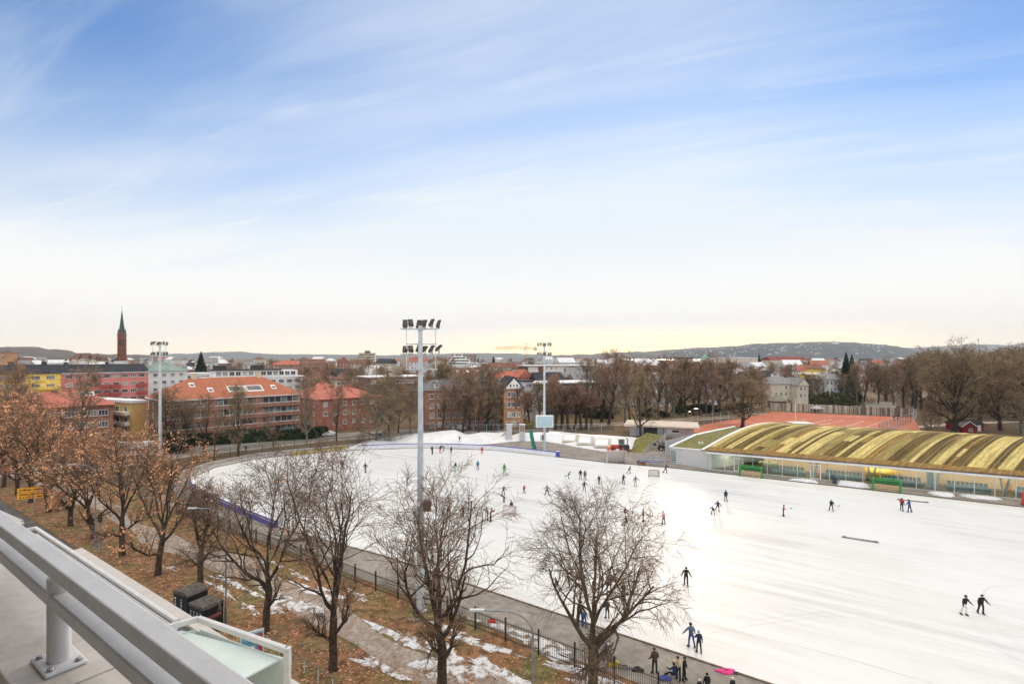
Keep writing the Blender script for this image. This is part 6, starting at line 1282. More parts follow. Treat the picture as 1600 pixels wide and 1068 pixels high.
def skeleton(pose, yaw, h, turn=0.0):
    P = POSES[pose]; k = h/1.75; rad = math.radians; V3 = Vector
    J = {}; lean = rad(P['lean'])
    def leg(s, a):
        f, sd_, kn = (rad(x) for x in a); hip = V3((s*.10, 0, 0)); d = V3((s*math.sin(sd_), math.sin(f)*math.cos(sd_), -math.cos(f)*math.cos(sd_))); knee = hip+d*.43
        f2 = f-kn; d2 = V3((s*math.sin(sd_)*.7, math.sin(f2), -math.cos(f2))); d2.normalize(); ank = knee+d2*.43; fd = V3((s*.25, 1, -.12+math.sin(f2)*.3)).normalized(); return hip, knee, ank, ank+fd*.17-V3((0, 0, .035)), ank-fd*.06-V3((0, 0, .03))
    T = V3((0, math.sin(lean), math.cos(lean)))
    J['pelvis'] = V3((0, 0, .03)); J['waist'] = J['pelvis']+T*.17; J['chest'] = J['pelvis']+T*.40; J['neck'] = J['pelvis']+T*.55
    hd = V3((0, math.sin(lean*.45), math.cos(lean*.45))); J['jaw'] = J['neck']+hd*.08; J['head'] = J['neck']+hd*.17+V3((0, .02, 0)); J['crown'] = J['neck']+hd*.255
    for s, n, key, ak in ((-1, 'l', 'L', 'la'), (1, 'r', 'R', 'ra')):
        J[n+'hip'], J[n+'knee'], J[n+'ank'], J[n+'toe'], J[n+'heel'] = leg(s, P[key])
        f, sd_, eb = (rad(x) for x in P[ak]); f += lean*.55
        sh = J['chest']+T*.085+V3((s*.185, 0, 0)); d = V3((s*math.sin(sd_), math.sin(f)*math.cos(sd_), -math.cos(f)*math.cos(sd_))); el = sh+d*.285
        f2 = f+eb; d2 = V3((s*math.sin(sd_)*.75, math.sin(f2)*math.cos(sd_), -math.cos(f2)*math.cos(sd_))).normalized(); wr = el+d2*.25
        J[n+'sh'], J[n+'el'], J[n+'wr'], J[n+'palm'] = sh, el, wr, wr+d2*.07; J[n+'hd'] = d2
    lowest = min(min(J['lank'].z, J['rank'].z)-.12, J['pelvis'].z-.15)
    M3 = Matrix.Rotation(yaw, 3, 'Z')
    for n in list(J):
        v = J[n]
        if n.endswith('hd') and n != 'head': J[n] = M3 @ v
        else: J[n] = (M3 @ Vector((v.x, v.y, v.z-lowest)))*k
    J['_fwd'] = M3 @ Vector((0, 1, 0)); J['_side'] = M3 @ Vector((1, 0, 0)); return J, k
CH = [('pelvis', .150, .122), ('waist', .168, .14), ('chest', .19, .15), ('neck', .062, .06), ('jaw', .075, .085), ('head', .10, .115), ('crown', .07, .08)]
PEOPLE = []
def person(px, py, top, yaw, pose, jacket, trousers, label, hat=None, hatcol='black', skates=True, hmin=1.1, hmax=1.86, h=None, group=None, dz=0.0, bag=None):
    p = G(px, py); p.z = dz+(.03 if skates else .02); hh = max(hmin, min(hmax, h or (py-top)*p.y/F)); PEOPLE.append((p, yaw, pose, jacket, trousers, label, hat, hatcol, skates, hh, group, bag))
def flush_people():
    tmp = []
    for i, (p, yaw, pose, *_r) in enumerate(PEOPLE):
        hh = PEOPLE[i][9]; J, k = skeleton(pose, yaw, hh); names = []; vs = []; rd = []; ed = []
        def addv(n, r1, r2): names.append(n); vs.append(J[n]); rd.append((r1*k, r2*k)); return len(vs)-1
        prev = None; idx = {}
        for n, a, b in CH:
            idx[n] = addv(n, a, b)
            if prev is not None: ed.append((prev, idx[n]))
            prev = idx[n]
        for s in 'lr':
            a = addv(s+'sh', .088, .085); b = addv(s+'el', .075, .073); c = addv(s+'wr', .052, .05); d = addv(s+'palm', .045, .024); ed += [(idx['chest'], a), (a, b), (b, c), (c, d)]
            a = addv(s+'hip', .105, .11); b = addv(s+'knee', .076, .078); c = addv(s+'ank', .062, .064); d = addv(s+'toe', .042, .036); e = addv(s+'heel', .044, .042); ed += [(idx['pelvis'], a), (a, b), (b, c), (c, d), (c, e)]
        me = bpy.data.meshes.new('tmp'); me.from_pydata(vs, ed, []); o = bpy.data.objects.new('tmp', me); C.objects.link(o)
        m = o.modifiers.new('s', 'SKIN'); m.use_smooth_shade = True
        if not me.skin_vertices: me.attributes  # the modifier adds the layer
        tmp.append((o, J, k, rd, idx))
    bpy.context.view_layer.update()
    for o, J, k, rd, idx in tmp:
        sv = o.data.skin_vertices[0].data
        for j, r in enumerate(rd): sv[j].radius = r
        for j in range(len(rd)): sv[j].use_root = (j == 0)
        sm = o.modifiers.new('u', 'SUBSURF'); sm.levels = 1; sm.render_levels = 1; o.data.update_tag(); o.update_tag()
    bpy.context.view_layer.update(); dg = bpy.context.evaluated_depsgraph_get()
    for (o, J, k, rd, idx), (p, yaw, pose, jac, tro, label, hat, hatcol, skates, hh, group, bag) in zip(tmp, PEOPLE):
        ev = o.evaluated_get(dg); me = ev.to_mesh(); q = MB(); q.v = [v.co.copy() for v in me.vertices]; q.f = [tuple(f.vertices) for f in me.polygons]
        seg = [('pelvis', 'waist', 0), ('waist', 'chest', 0), ('chest', 'neck', 0), ('jaw', 'head', 2), ('head', 'crown', 2)]
        for s in 'lr': seg += [('chest', s+'sh', 0), (s+'sh', s+'el', 0), (s+'el', s+'wr', 0), (s+'wr', s+'palm', 4), ('pelvis', s+'hip', 1), (s+'hip', s+'knee', 1), (s+'knee', s+'ank', 1), (s+'ank', s+'toe', 3), (s+'ank', s+'heel', 3)]
        sg = [(J[a], J[b]-J[a], max(1e-6, (J[b]-J[a]).length_squared), m) for a, b, m in seg]
        hem = J['pelvis'].z-.06*k
        for f in q.f:
            c = sum((q.v[i] for i in f), Vector())/len(f); best = 9; bm = 0
            for a, d, l2, m in sg:
                t = max(0, min(1, (c-a).dot(d)/l2)); e = (c-a-d*t).length_squared
                if e < best: best = e; bm = m
            q.m.append(bm)
        ev.to_mesh_clear()
        fw, sd_ = J['_fwd'], J['_side']; hc = J['head']
        # face: nose, eyes, mouth, ears; fingers and thumb
        q.add([hc+fw*.105*k+sd_*.016*k-Vector((0, 0, .02*k)), hc+fw*.105*k-sd_*.016*k-Vector((0, 0, .02*k)), hc+fw*.10*k+Vector((0, 0, .03*k)), hc+fw*.14*k-Vector((0, 0, .018*k))], [(0, 1, 3), (1, 2, 3), (2, 0, 3)], 2)
        for s in (-1, 1): q.box(hc+fw*.107*k+sd_*(.036*s*k)+Vector((0, 0, .022*k)), (.022*k, .022*k, .012*k), yaw, 5); q.box(hc+sd_*(.104*s*k), (.02*k, .04*k, .06*k), yaw, 2)
        q.box(hc+fw*.102*k-Vector((0, 0, .055*k)), (.045*k, .016*k, .01*k), yaw, 5)
        for n, sgn in (('l', -1), ('r', 1)):
            d = J[n+'hd']; pm = J[n+'palm']; ac = d.cross(fw); ac = ac.normalized() if ac.length > .1 else sd_; cu = d.cross(ac).normalized()
            for i, (ln) in enumerate((.070, .082, .076, .058)):
                b = pm+ac*((i-1.5)*.019*k)+d*.015*k; q.tube([b, b+d*ln*.5*k, b+d*ln*.85*k+cu*.022*k], [.0095*k, .009*k, .007*k], 5, 4)
            b = pm-d*.03*k+ac*(-.034*k); q.tube([b, b+d*.03*k-ac*.022*k, b+d*.065*k-ac*.026*k+cu*.012*k], [.011*k, .010*k, .008*k], 5, 4)
        q.v = [v+p for v in q.v]
        glove = M_skin if jac in ('cream',) else cloth('dark', CL['dark'])
        root = q.build('person', [cloth(jac, CL[jac]), cloth(tro, CL[tro]), M_skin, cloth('black', CL['black']), glove, M_hairm], None, loc=p, smooth=True); tag(root, label, 'person', group)
        hcw = hc+p
        # hair or headgear over the skull
        h_ = MB(); up = (J['crown']-J['neck']).normalized(); bulge = .118 if hat else .112
        prof = [(1.05, -.01), (1.07, .03), (.98, .07), (.72, .105), (.35, .128), (.02, .135)] if hat else [(1.0, -.05), (1.06, .0), (1.03, .05), (.85, .09), (.45, .118), (.02, .125)]
        n = 12
        for r_, z in prof:
            for j in range(n):
                t = 6.2832*j/n; h_.v.append(hcw+sd_*(math.cos(t)*r_*bulge*.95*k)+fw*((math.sin(t)*r_*bulge-.012)*k)+up*(z*k)+Vector((0, 0, (.05*k if (not hat and math.sin(t) > .3 and r_ >= 1.0) else 0))))
        for a in range(len(prof)-1):
            for j in range(n): b = (j+1) % n; h_.f.append((a*n+j, a*n+b, (a+1)*n+b, (a+1)*n+j)); h_.m.append(0)
        h_.build(hat or 'hair', cloth(hatcol, CL[hatcol]) if hat else M_hairm, root, smooth=True)
        for s in 'lr':
            a, t = J[s+'ank']+p, J[s+'toe']+p; d = (t-a); d.z *= .3; d.normalize(); b = MB(); w = .085*k
            b.beam(a-d*.05*k-Vector((0, 0, .015*k)), a+d*.03*k+Vector((0, 0, .07*k)), w, .10*k); b.beam(a-d*.07*k-Vector((0, 0, .045*k)), a+d*.20*k-Vector((0, 0, .06*k)), w, .07*k)
            if skates: b.beam(a-d*.09*k-Vector((0, 0, .105*k)), a+d*.22*k-Vector((0, 0, .115*k)), .012*k, .035*k); b.beam(a-d*.04*k-Vector((0, 0, .08*k)), a+d*.15*k-Vector((0, 0, .09*k)), .02*k, .03*k)
            b.build('ice_skate' if skates else 'shoe', M_darkw, root)
        if bag:
            b = MB(); c = J['chest']-fw*.17*k-Vector((0, 0, .03*k))+p; b.box(c, (.30*k, .17*k, .42*k), yaw); b.box(c-fw*.10*k-Vector((0, 0, .06*k)), (.22*k, .08*k, .22*k), yaw); bo = b.build('backpack', cloth(bag, CL[bag]), None, loc=c); tag(bo, 'red backpack on the black-clad skater by the hall bench', 'backpack')
        me0 = o.data; bpy.data.objects.remove(o); bpy.data.meshes.remove(me0)
PI = math.pi
T, A = PI, 0.0     # facing the camera, facing away
person(1072, 915, 886, T-.3, 'arms_out', 'black', 'black', 'skater in black with arms held out, alone in the middle of the ice', hat='cap')
person(1080, 1011, 975, A+.2, 'hand', 'blgrey', 'jeans', 'adult in blue-grey jacket and jeans skating with a child at the near edge')
person(1092, 1020, 987, A-.1, 'stand2', 'navy', 'dark', 'child in navy coat beside the adult at the near ice edge', hat='hat', hatcol='lgrey')
person(1507, 961, 930, T+.2, 'arms_out', 'black', 'white', 'skater in black jacket and white trousers at the right', hat='hat')
person(1533, 959, 929, T-.1, 'arms_out', 'black', 'black', 'all black skater with light scarf beside the white-trousered one', hat=None)
person(1224, 806, 789, T+1.2, 'reach', 'rust', 'black', 'child in rust red jacket holding a stick out sideways', hat='helmet')
person(1299, 798, 780, T-.6, 'stick', 'navy', 'dark', 'dark teal hockey player with stick right of the centre', hat='helmet', hatcol='teal')
person(1409, 798, 779, A-.9, 'stand2', 'black', 'black', 'skater in black wearing a red backpack near the hall bench', bag='red')
person(1421, 800, 781, A+.4, 'hand', 'blue', 'navy', 'skater in bright blue jacket next to the one with the backpack')
person(1134, 783, 766, T, 'stand', 'navy', 'dark', 'skater in navy standing apart in front of the left green bench')
person(1122, 799, 781, T-.5, 'stride', 'navy', 'black', 'dark skater striding just behind a crouching child')
person(1115, 803, 787, T-.8, 'crouch', 'black', 'black', 'small crouching child in black ahead of a striding skater', hat='helmet', hmax=1.5)
person(1005, 815, 796, T+1.4, 'stand', 'blue', 'navy', 'skater in blue jacket right of the drooping tree top', hat='hat', hatcol='navy')
person(1037, 819, 800, A+.5, 'stand2', 'pink', 'dark', 'child in pink jacket and dark trousers', hat='hat', hatcol='pink')
person(976, 805, 797, T+.4, 'sit', 'dred', 'black', 'dark red clad person sitting on the ice behind the tree top', h=1.5)
person(979, 820, 813, T-.9, 'sit', 'black', 'black', 'black-clad person sitting on the ice below the one in dark red', h=1.6)
person(786.5, 773, 759, T+.5, 'stick', 'purple', 'dark', 'hockey player in dark purple jersey reaching a stick to the left', hat='helmet', hatcol='dark')
person(788, 784, 772, T-.9, 'bend', 'blue', 'navy', 'child in blue jersey bending over above the goal', hat='helmet', hatcol='navy', hmax=1.4, h=1.45)
person(799, 799.5, 783, A, 'stand', 'dark', 'dark', 'goalkeeper in dark clothes standing in the small goal', hat='helmet')
person(762, 813, 793, T-1.2, 'hug', 'grey', 'blgrey', 'taller person in grey hugging someone on the ice left of the goal')
person(766.5, 814.5, 795, T+1.6, 'hug', 'dred', 'black', 'person in dark red jacket being hugged left of the goal')
person(819, 770.5, 758, T+.3, 'stand2', 'red', 'dark', 'child in bright red jacket', hat='helmet', hatcol='red')
person(855, 773.5, 758, T-.3, 'wide', 'grey', 'dark', 'grey-clad skater with legs spread wide', hat='hat', hatcol='dark')
person(701, 806, 792, T, 'stand', 'brown', 'dark', 'brown-clad skater half hidden by the twigs beside the big mast')
person(723.5, 807, 790, T-.5, 'hand', 'dred', 'dark', 'skater in dark red seen through the twigs right of the big mast')
person(712.5, 735.5, 722, A+.6, 'stride', 'black', 'lime', 'skater in black top and bright lime green trousers', hat='hat')
person(746.5, 734, 720, A, 'stand', 'teal', 'blgrey', 'skater in teal blue jacket', hat='hat', hatcol='navy')
person(788, 739.5, 725, T, 'stand', 'green', 'green', 'child dressed all in green', hat='hat', hatcol='olive')
person(888, 748, 736, T+1.5, 'kick', 'dark', 'jeans', 'skater in jeans with one leg kicked back and an arm out', hat=None)
person(907, 749, 734, T-.2, 'pockets', 'dark', 'grey', 'dark-jacketed adult standing next to the olive jacket', hat='hat', hatcol='red')
person(914, 750, 735, T+.2, 'stand', 'olive', 'dark', 'adult in olive jacket', hat='hat', hatcol='olive')
person(913, 767.5, 752, T, 'hand', 'navy', 'blgrey', 'skater in navy jacket just in front of the standing pair', hat='cap')
person(936, 756.5, 743, T-.6, 'pockets', 'dark', 'dark', 'skater in dark grey right of the standing pair')
person(974, 756, 741, T+.5, 'stand2', 'navy', 'navy', 'skater in navy below the large bandy goal')
person(993, 760, 744, T-.3, 'hand', 'grey', 'beige', 'skater in grey jacket and beige trousers below the bandy goal', hat='hat', hatcol='brown')
person(983, 739.5, 727, T+.9, 'stride', 'olive', 'dark', 'olive-clad skater striding right in front of the bandy goal')
person(1040, 739, 724, T+1.2, 'skate', 'black', 'black', 'black-clad skater with red hat beside the small empty goal', hat='hat', hatcol='red')
person(675.5, 709.5, 694, T-.5, 'stand2', 'black', 'dark', 'person in black with white hood at the far boards', hat='hood', hatcol='white')
person(688, 707.5, 696, T+.4, 'arms_out', 'navy', 'red', 'child in navy top and red trousers at the far boards')
person(694, 704.5, 695, T-1.2, 'bend', 'black', 'dark', 'person in black bending down at the far boards', h=1.6)
person(705, 708.5, 698, T, 'stand', 'navy', 'navy', 'child all in navy at the far boards', hat='hat', hatcol='dred')
person(718, 693.5, 687, T+.5, 'arms_out', 'navy', 'navy', 'child in navy playing on the snow bank behind the boards', skates=False, h=1.4, dz=.6)
person(753, 709, 698, T, 'stand', 'red', 'red', 'child in a red snowsuit at the far boards', hat='hat', hatcol='brown')
person(571, 738.5, 722, T-.4, 'hand', 'brown', 'grey', 'brown-clad skater alone left of the big mast')
person(534, 733.5, 718, T+.4, 'stand2', 'dred', 'dark', 'skater in dark red seen through the twigs near the far left bend')
person(697.5, 674.5, 669, T, 'stand', 'dark', 'dark', 'dark figure standing on top of the snow bank', skates=False, h=1.3, dz=1.7)
person(871, 923, 902, A+1.2, 'stride', 'dark', 'dark', 'dark skater striding behind the left limbs of the drooping tree')
person(889, 916, 896, T-.7, 'skate', 'brown', 'dark', 'brown-clad skater behind the tree, next to the striding one')
person(952, 924, 896, T-.3, 'skate', 'jeans', 'dark', 'skater in denim blue jacket behind the middle of the tree', hat='hat', hatcol='brown')
person(928, 925, 905, T, 'stand', 'dred', 'grey', 'skater in maroon jacket behind the central fork of the tree')
person(974, 937, 911, A+.3, 'stand2', 'brown', 'dark', 'skater with red hood in brown coat behind the right limbs', hat='hood', hatcol='rust')
person(907, 976, 939, A-.3, 'stand', 'brown', 'dark', 'tall person in long brown coat with blue hat behind the tree trunk', hat='hat', hatcol='blue')
person(913, 979, 953, T, 'stand2', 'jeans', 'blue', 'child in blue trousers beside the tall person with blue hat', hat='helmet', hatcol='dark')
person(930, 965, 944, T, 'stand', 'orange', 'dark', 'child in orange jacket with red hat behind the tree fork', hat='hat', hatcol='red')
person(949, 966, 938, A+.2, 'pockets', 'navy', 'dark', 'skater in navy with bright pink helmet behind the tree', hat='helmet', hatcol='hot')
person(946, 1036, 1012, A-.6, 'bend', 'navy', 'dark', 'child in navy with white helmet stooping behind the fence by the yellow bag', hat='helmet', hatcol='white', skates=False, h=1.45)
person(960, 1040, 1022, T-1.0, 'crouch', 'blgrey', 'dark', 'child crouching behind the yellow bag at the fence', skates=False, h=1.3)
person(1023, 1052, 1014, A+.2, 'pockets', 'brown', 'dark', 'person in thick brown coat standing at the fence', hat='hood', hatcol='brown', skates=False)
person(1055, 1063, 1037, A+.4, 'sit', 'navy', 'navy', 'child in navy sitting at the feet of the pair by the fence', skates=False, h=1.5)
person(1060, 1062, 1026, T-.9, 'phone', 'cream', 'dark', 'woman in cream jacket at the rink edge talking to someone in black', skates=False)
person(1069, 1063, 1027, T+1.0, 'stand', 'black', 'black', 'person in black facing the woman in the cream jacket', skates=False)
person(1105, 1086, 1053, A, 'stand', 'black', 'dark', 'long-haired person in black at the lower picture edge', skates=False, hat='hood', hatcol='black')
person(1093, 1088, 1063, T, 'stand', 'dark', 'dark', 'child with white patterned helmet at the lower picture edge', hat='helmet', hatcol='white', skates=False)
person(1145, 1086, 1060, A, 'stand', 'dark', 'dark', 'child with white woolly hat at the lower picture edge', hat='hat', hatcol='white', skates=False)
person(88, 797, 776, A+.3, 'stand2', 'black', 'jeans', 'walker in black jacket and jeans on the avenue path', skates=False)
person(91, 799, 783, T, 'stand', 'blgrey', 'jeans', 'child in blue-grey walking in front of the taller walker on the avenue', skates=False, hmax=1.4)
person(98, 796, 781, T-.8, 'hand', 'black', 'beige', 'walker in black with light trousers next to the avenue tree', skates=False)
person(103, 796, 782, A, 'stand', 'dred', 'dark', 'walker in dark red half hidden by an avenue tree trunk', skates=False)
person(763, 671, 663, T, 'stand', 'dark', 'dark', 'dark-clad walker on the road left of the white towers', skates=False, h=1.7)
person(767.5, 671, 663, A, 'stand2', 'navy', 'navy', 'navy-clad walker on the road beside the dark-clad one', skates=False, h=1.75)
person(385, 705, 698, T, 'crouch', 'black', 'black', 'black-clad person crouching on the grass behind the road fence', skates=False, h=1.7)
person(1397, 657, 648, A, 'stand', 'navy', 'navy', 'navy-clad tennis player left of the pair at the mesh fence', skates=False, h=1.75); person(1403, 656, 647, T, 'stand2', 'dark', 'dark', 'dark-clad tennis player right of the pair at the mesh fence', skates=False, h=1.75)
flush_people()
def stick(label, a, b, tip):
    r = thing('hockey_stick', label, 'hockey stick', b); q = MB(); q.tube([a, b], .022, 6); q.build('shaft', M_wood, r); q = MB(); q.beam(b, tip, .03, .08); q.build('blade', M_dark, r)
def hs(label, px, py, hx, hy, Dh, tx, ty):
    b = G(px, py); b.z = .08; a = W(hx, hy, Dh); t = G(tx, ty); t.z = .07; stick(label, a, b, t)
hs('hockey stick of the player in the dark purple jersey', 776, 774.5, 784.5, 766, G(786, 773).y-.3, 774, 774.5); hs('hockey stick of the dark teal player', 1310, 791, 1303, 788, G(1299, 798).y-.3, 1312, 789.5)
b = W(1235, 793.5, G(1224, 806).y); a = W(1227, 795.5, G(1224, 806).y); stick('hockey stick held out by the child in rust red', a, b, b+Vector((.25, 0, .05)))
hs('hockey stick of the child in the blue jersey', 797, 782.5, 790, 778.5, G(788, 784).y-.3, 799, 782)
# bags and clothes left on the ground
def heap(name, label, c, rx, ry, h, m, seed, cat='bag'):
    rg = random.Random(seed); q = MB(); n = 16; prof = [(1, 0), (1.05, .25), (.9, .6), (.55, .9), (.02, 1)]; o = []
    for r_, z in prof:
        for j in range(n): t = 6.2832*j/n; k = 1+.16*math.sin(3*t+seed)+.10*math.sin(5*t+seed*2); q.v.append(c+Vector((rx*r_*k*math.cos(t), ry*r_*k*math.sin(t), .02+h*z*(1+.12*math.sin(2*t+seed)))))
    for a in range(len(prof)-1):
        for j in range(n): b = (j+1) % n; q.f.append((a*n+j, a*n+b, (a+1)*n+b, (a+1)*n+j)); q.m.append(0)
    r = thing(name, label, cat, c); q.build('body', m, r, smooth=True); g = MB(); g.tube([c+Vector((-rx*.4, 0, h*.9)), c+Vector((0, -.05, h*1.35)), c+Vector((rx*.4, 0, h*.9))], .025, 6); g.build('strap', M_dark, r)
heap('sports_bag', 'bright yellow bag on the asphalt behind the fence', G(957, 1038), .42, .28, .38, mat('yellow bag', (.72, .48, .03), .6), 2); heap('sports_bag', 'blue bag at the fence below the woman in cream', G(1039, 1061), .40, .24, .3, mat('blue bag', (.07, .08, .30), .6), 3)
heap('sports_bag', 'black bag lying behind the fence right of the yellow bag', G(997, 1047), .42, .26, .25, M_blk, 4); heap('sports_bag', 'grey bag with shoes between yellow and black bags', G(977, 1043), .40, .26, .2, mat('grey bag', (.22, .20, .20)), 5)
heap('jacket', 'bright pink jacket dropped at the near ice edge', G(1134, 1049), .62, .32, .16, cloth('hot', CL['hot']), 6, 'jacket'); heap('shoe_pair', 'dark shoes beside the pink jacket', G(1150, 1052), .22, .16, .12, M_darkw, 7, 'shoes')
heap('sports_bag', 'red bag hanging low behind the fence under the twigs', G(768, 972), .3, .22, .32, mat('red bag', (.5, .05, .05)), 8)
# ------------------------------------------------------------------ our own house: terrace edge, railings, balcony below
M_alu = mat('grey white coated metal', (.60, .605, .615), .38, .05, 6, spec=.4, bump=.03, bscale=60)
M_sheet = mat('white roof sheet', (.52, .485, .45), .5, .08, 3, col2=(.42, .39, .36), thr=(.5, .75), bump=.06, bscale=20)
M_hwall = mat('house wall', (.55, .53, .50), .85, .08, .8)
def rail(q, dv, z, w, h, u0, u1): q.beam(UV(u0, dv, CAMZ+z-h/2), UV(u1, dv, CAMZ+z-h/2), w, h)
DV = .677
tr = thing('terrace_railing', 'near grey metal railing on the white terrace edge', 'railing', UV(2.78, DV, CAMZ-1.28))
def bevel(o, w, seg=2): m = o.modifiers.new('bevel', 'BEVEL'); m.width = w; m.segments = seg; m.limit_method = 'ANGLE'
q = MB(); rail(q, DV-.006, -.841, .070, .060, -3, 24); o = q.build('top_rail', M_alu, tr); bevel(o, .006)
q = MB(); rail(q, DV-.006, -.978, .060, .056, -3, 24); o = q.build('mid_rail', M_alu, tr); bevel(o, .006)
for u in (1.13, 2.78, 4.43, 6.08, 7.73, 9.4, 11, 12.7, 14.3):
    q = MB(); q.tube([UV(u, DV, CAMZ-1.275), UV(u, DV, CAMZ-.921)], .040, 20); o = q.build('post', M_alu, tr, smooth=True); m = o.modifiers.new('es', 'EDGE_SPLIT'); m.split_angle = R(40)
    q = MB(); q.box(UV(u, DV, CAMZ-1.272), (.21, .14, .016), au); pl = q.build('base_plate', M_alu, tr); bevel(pl, .012)
    for du in (-.075, .075):
        for dv in (-.045, .045):
            q = MB(); c = UV(u+du, DV+dv, CAMZ-1.264); q.lathe(c, [(.016, .0), (.016, .003), (.011, .003), (.011, .010), (.009, .012), (.0005, .012)], 12); q.build('bolt', mat('bolt steel', (.42, .42, .43), .35, .1, 5, metal=.7), pl)
    q = MB(); q.tube([UV(u-.047, DV, CAMZ-1.015), UV(u+.047, DV, CAMZ-1.015)], .024, 10); q.build('bracket', M_alu, tr)
cap = thing('parapet', 'white sheet metal parapet cap under the near railing', 'parapet', UV(2, .7, CAMZ-1.4))
for u0 in [-3.4+2.0*i for i in range(14)]:
    u0 = u0-.05; q = MB(); q.beam(UV(u0+.004, .72, CAMZ-1.30), UV(u0+1.996, .72, CAMZ-1.30), .40, .04); o = q.build('cap_sheet', M_sheet, cap); bevel(o, .006)
q = MB(); q.beam(UV(-4, .72, CAMZ-1.37), UV(25, .72, CAMZ-1.37), .36, .10); q.build('parapet_wall', M_hwall, cap)
house = thing('apartment_house', 'pale house whose terrace and balconies fill the lower left corner', 'building', UV(4, 0, 0))
q = MB(); q.prism([UV(-14, -9), UV(15.0, -9), UV(15.0, .88), UV(-14, .88)], 0, CAMZ-1.43); q.build('wall', M_hwall, house)
q = MB(); q.prism([UV(-14, -9.2), UV(15.0, -9.2), UV(15.0, -1.3), UV(-14, -1.3)], CAMZ-1.42, CAMZ+2.6); q.build('unseen_storey', mat('dark shading cladding', (.10, .095, .09), .8, .15, 1), house)  # unseen storey behind the camera, added in dark to shade the rail sides
q = MB(); q.prism([UV(-14.3, -9.5), UV(15.3, -9.5), UV(15.3, .25), UV(-14.3, .25)], CAMZ+2.61, CAMZ+2.9); q.build('roof', M_dark, house)  # unseen roof, its overhang added to shade the deck and rails
q = MB(); q.prism([UV(-14, .9), UV(14.6, .9), UV(14.6, 3.84), UV(-14, 3.84)], CAMZ-4.95, CAMZ-4.55); q.build('terrace_slab', M_sheet, house)
q = MB(); q.beam(UV(-14, 3.77, CAMZ-4.27), UV(14.2, 3.77, CAMZ-4.27), .16, .14); q.beam(UV(-14, 3.73, CAMZ-4.45), UV(14.2, 3.73, CAMZ-4.45), .2, .22); q.build('terrace_parapet', M_sheet, house)
q = MB(); q.beam(UV(-14, 3.60, CAMZ-4.29), UV(14.1, 3.60, CAMZ-4.29), .17, .08); q.build('drain_gutter', mat('dark gutter', (.10, .10, .105), .6), house)
q = MB(); q.prism([UV(-14, .9), UV(15, .9), UV(15, 3.4), UV(-14, 3.4)], 0, CAMZ-4.96); q.build('lower_wall', M_hwall, house)
lr = thing('balcony_railing', 'slim white railing with small posts on the terrace one floor below', 'railing', UV(10, 3.0, CAMZ-4.55)); dz = -3.44
q = MB(); rail(q, 3.0, dz, .055, .04, 7.45, 13.84); q.beam(UV(13.84, 3.02, CAMZ+dz-.025), UV(13.84, 1.9, CAMZ+dz-.025), .07, .05); q.build('top_rail', M_alu, lr)
q = MB(); rail(q, 3.0, dz-.13, .045, .035, 7.45, 13.8); rail(q, 3.0, dz-.55, .045, .035, 7.45, 13.8); q.build('mid_rail', M_alu, lr)
for u in (13.75, 12.8, 11.78, 10.85, 9.98, 9.2, 8.5, 7.7): q = MB(); q.box(UV(u, 3.0, CAMZ-4.08), (.06, .05, .92), au); q.build('post', M_alu, lr)
# frosted balcony screen with its frame
k = 3.5; Apt, Bpt, Cpt = (Vector((*((W(x, y, 1).xy)*0), 0)) for x, y in ((0, 1),)*3) if False else (G(255, 981, CAMZ-k), G(310, 966, CAMZ-k), G(449, 1015, CAMZ-k))
sc_ = thing('glass_screen', 'frosted glass balcony screen in a grey metal frame', 'glass screen', Bpt+Vector((0, 0, -1.1)))
q = MB(); q.beam(Apt, Bpt, .06, .07); q.beam(Bpt, Cpt, .06, .07); o = q.build('frame_rail', M_alu, sc_); bevel(o, .008)
q = MB(); q.beam(Cpt+Vector((0, 0, .035)), Cpt+Vector((0, 0, -1.2)), .07, .07, (1, 0, 0)); q.beam(Apt+Vector((0, 0, -.03)), Apt+Vector((0, 0, -1.1)), .05, .05, (1, 0, 0)); o = q.build('frame_post', M_alu, sc_); bevel(o, .008)
M_frost = mat('frosted glass', (.60, .70, .675), .35, .04, 1.2, spec=.5)
d = (Cpt-Bpt).normalized(); n_ = Vector((-d.y, d.x, 0))
q = MB(); a, b = Bpt+d*.03+Vector((0, 0, -.13)), Cpt-d*.07+Vector((0, 0, -.13)); q.beam(a+Vector((0, 0, -.5)), b+Vector((0, 0, -.5)), .014, 1.0); q.build('front_pane', M_frost, sc_)
d2 = (Bpt-Apt).normalized(); q = MB(); q.beam(Apt+d2*.05+Vector((0, 0, -.63)), Bpt-d2*.02+Vector((0, 0, -.63)), .014, 1.0); q.build('side_pane', M_frost, sc_)
# awning-like frosted top seen from above: the sloping pane inside the frame
q = MB(); E1, E2 = G(283, 984, CAMZ-k-.14), G(443, 1026, CAMZ-k-.14); i1 = E1-V*1.7+Vector((0, 0, -.02)); i2 = E2-V*1.6+Vector((0, 0, -.02)); th_ = Vector((0, 0, -.02)); q.add([E1, E2, i2, i1, E1+th_, E2+th_, i2+th_, i1+th_], [(0, 1, 2, 3), (7, 6, 5, 4), (0, 4, 5, 1), (1, 5, 6, 2), (2, 6, 7, 3), (3, 7, 4, 0)]); q.build('top_pane', M_frost, sc_)
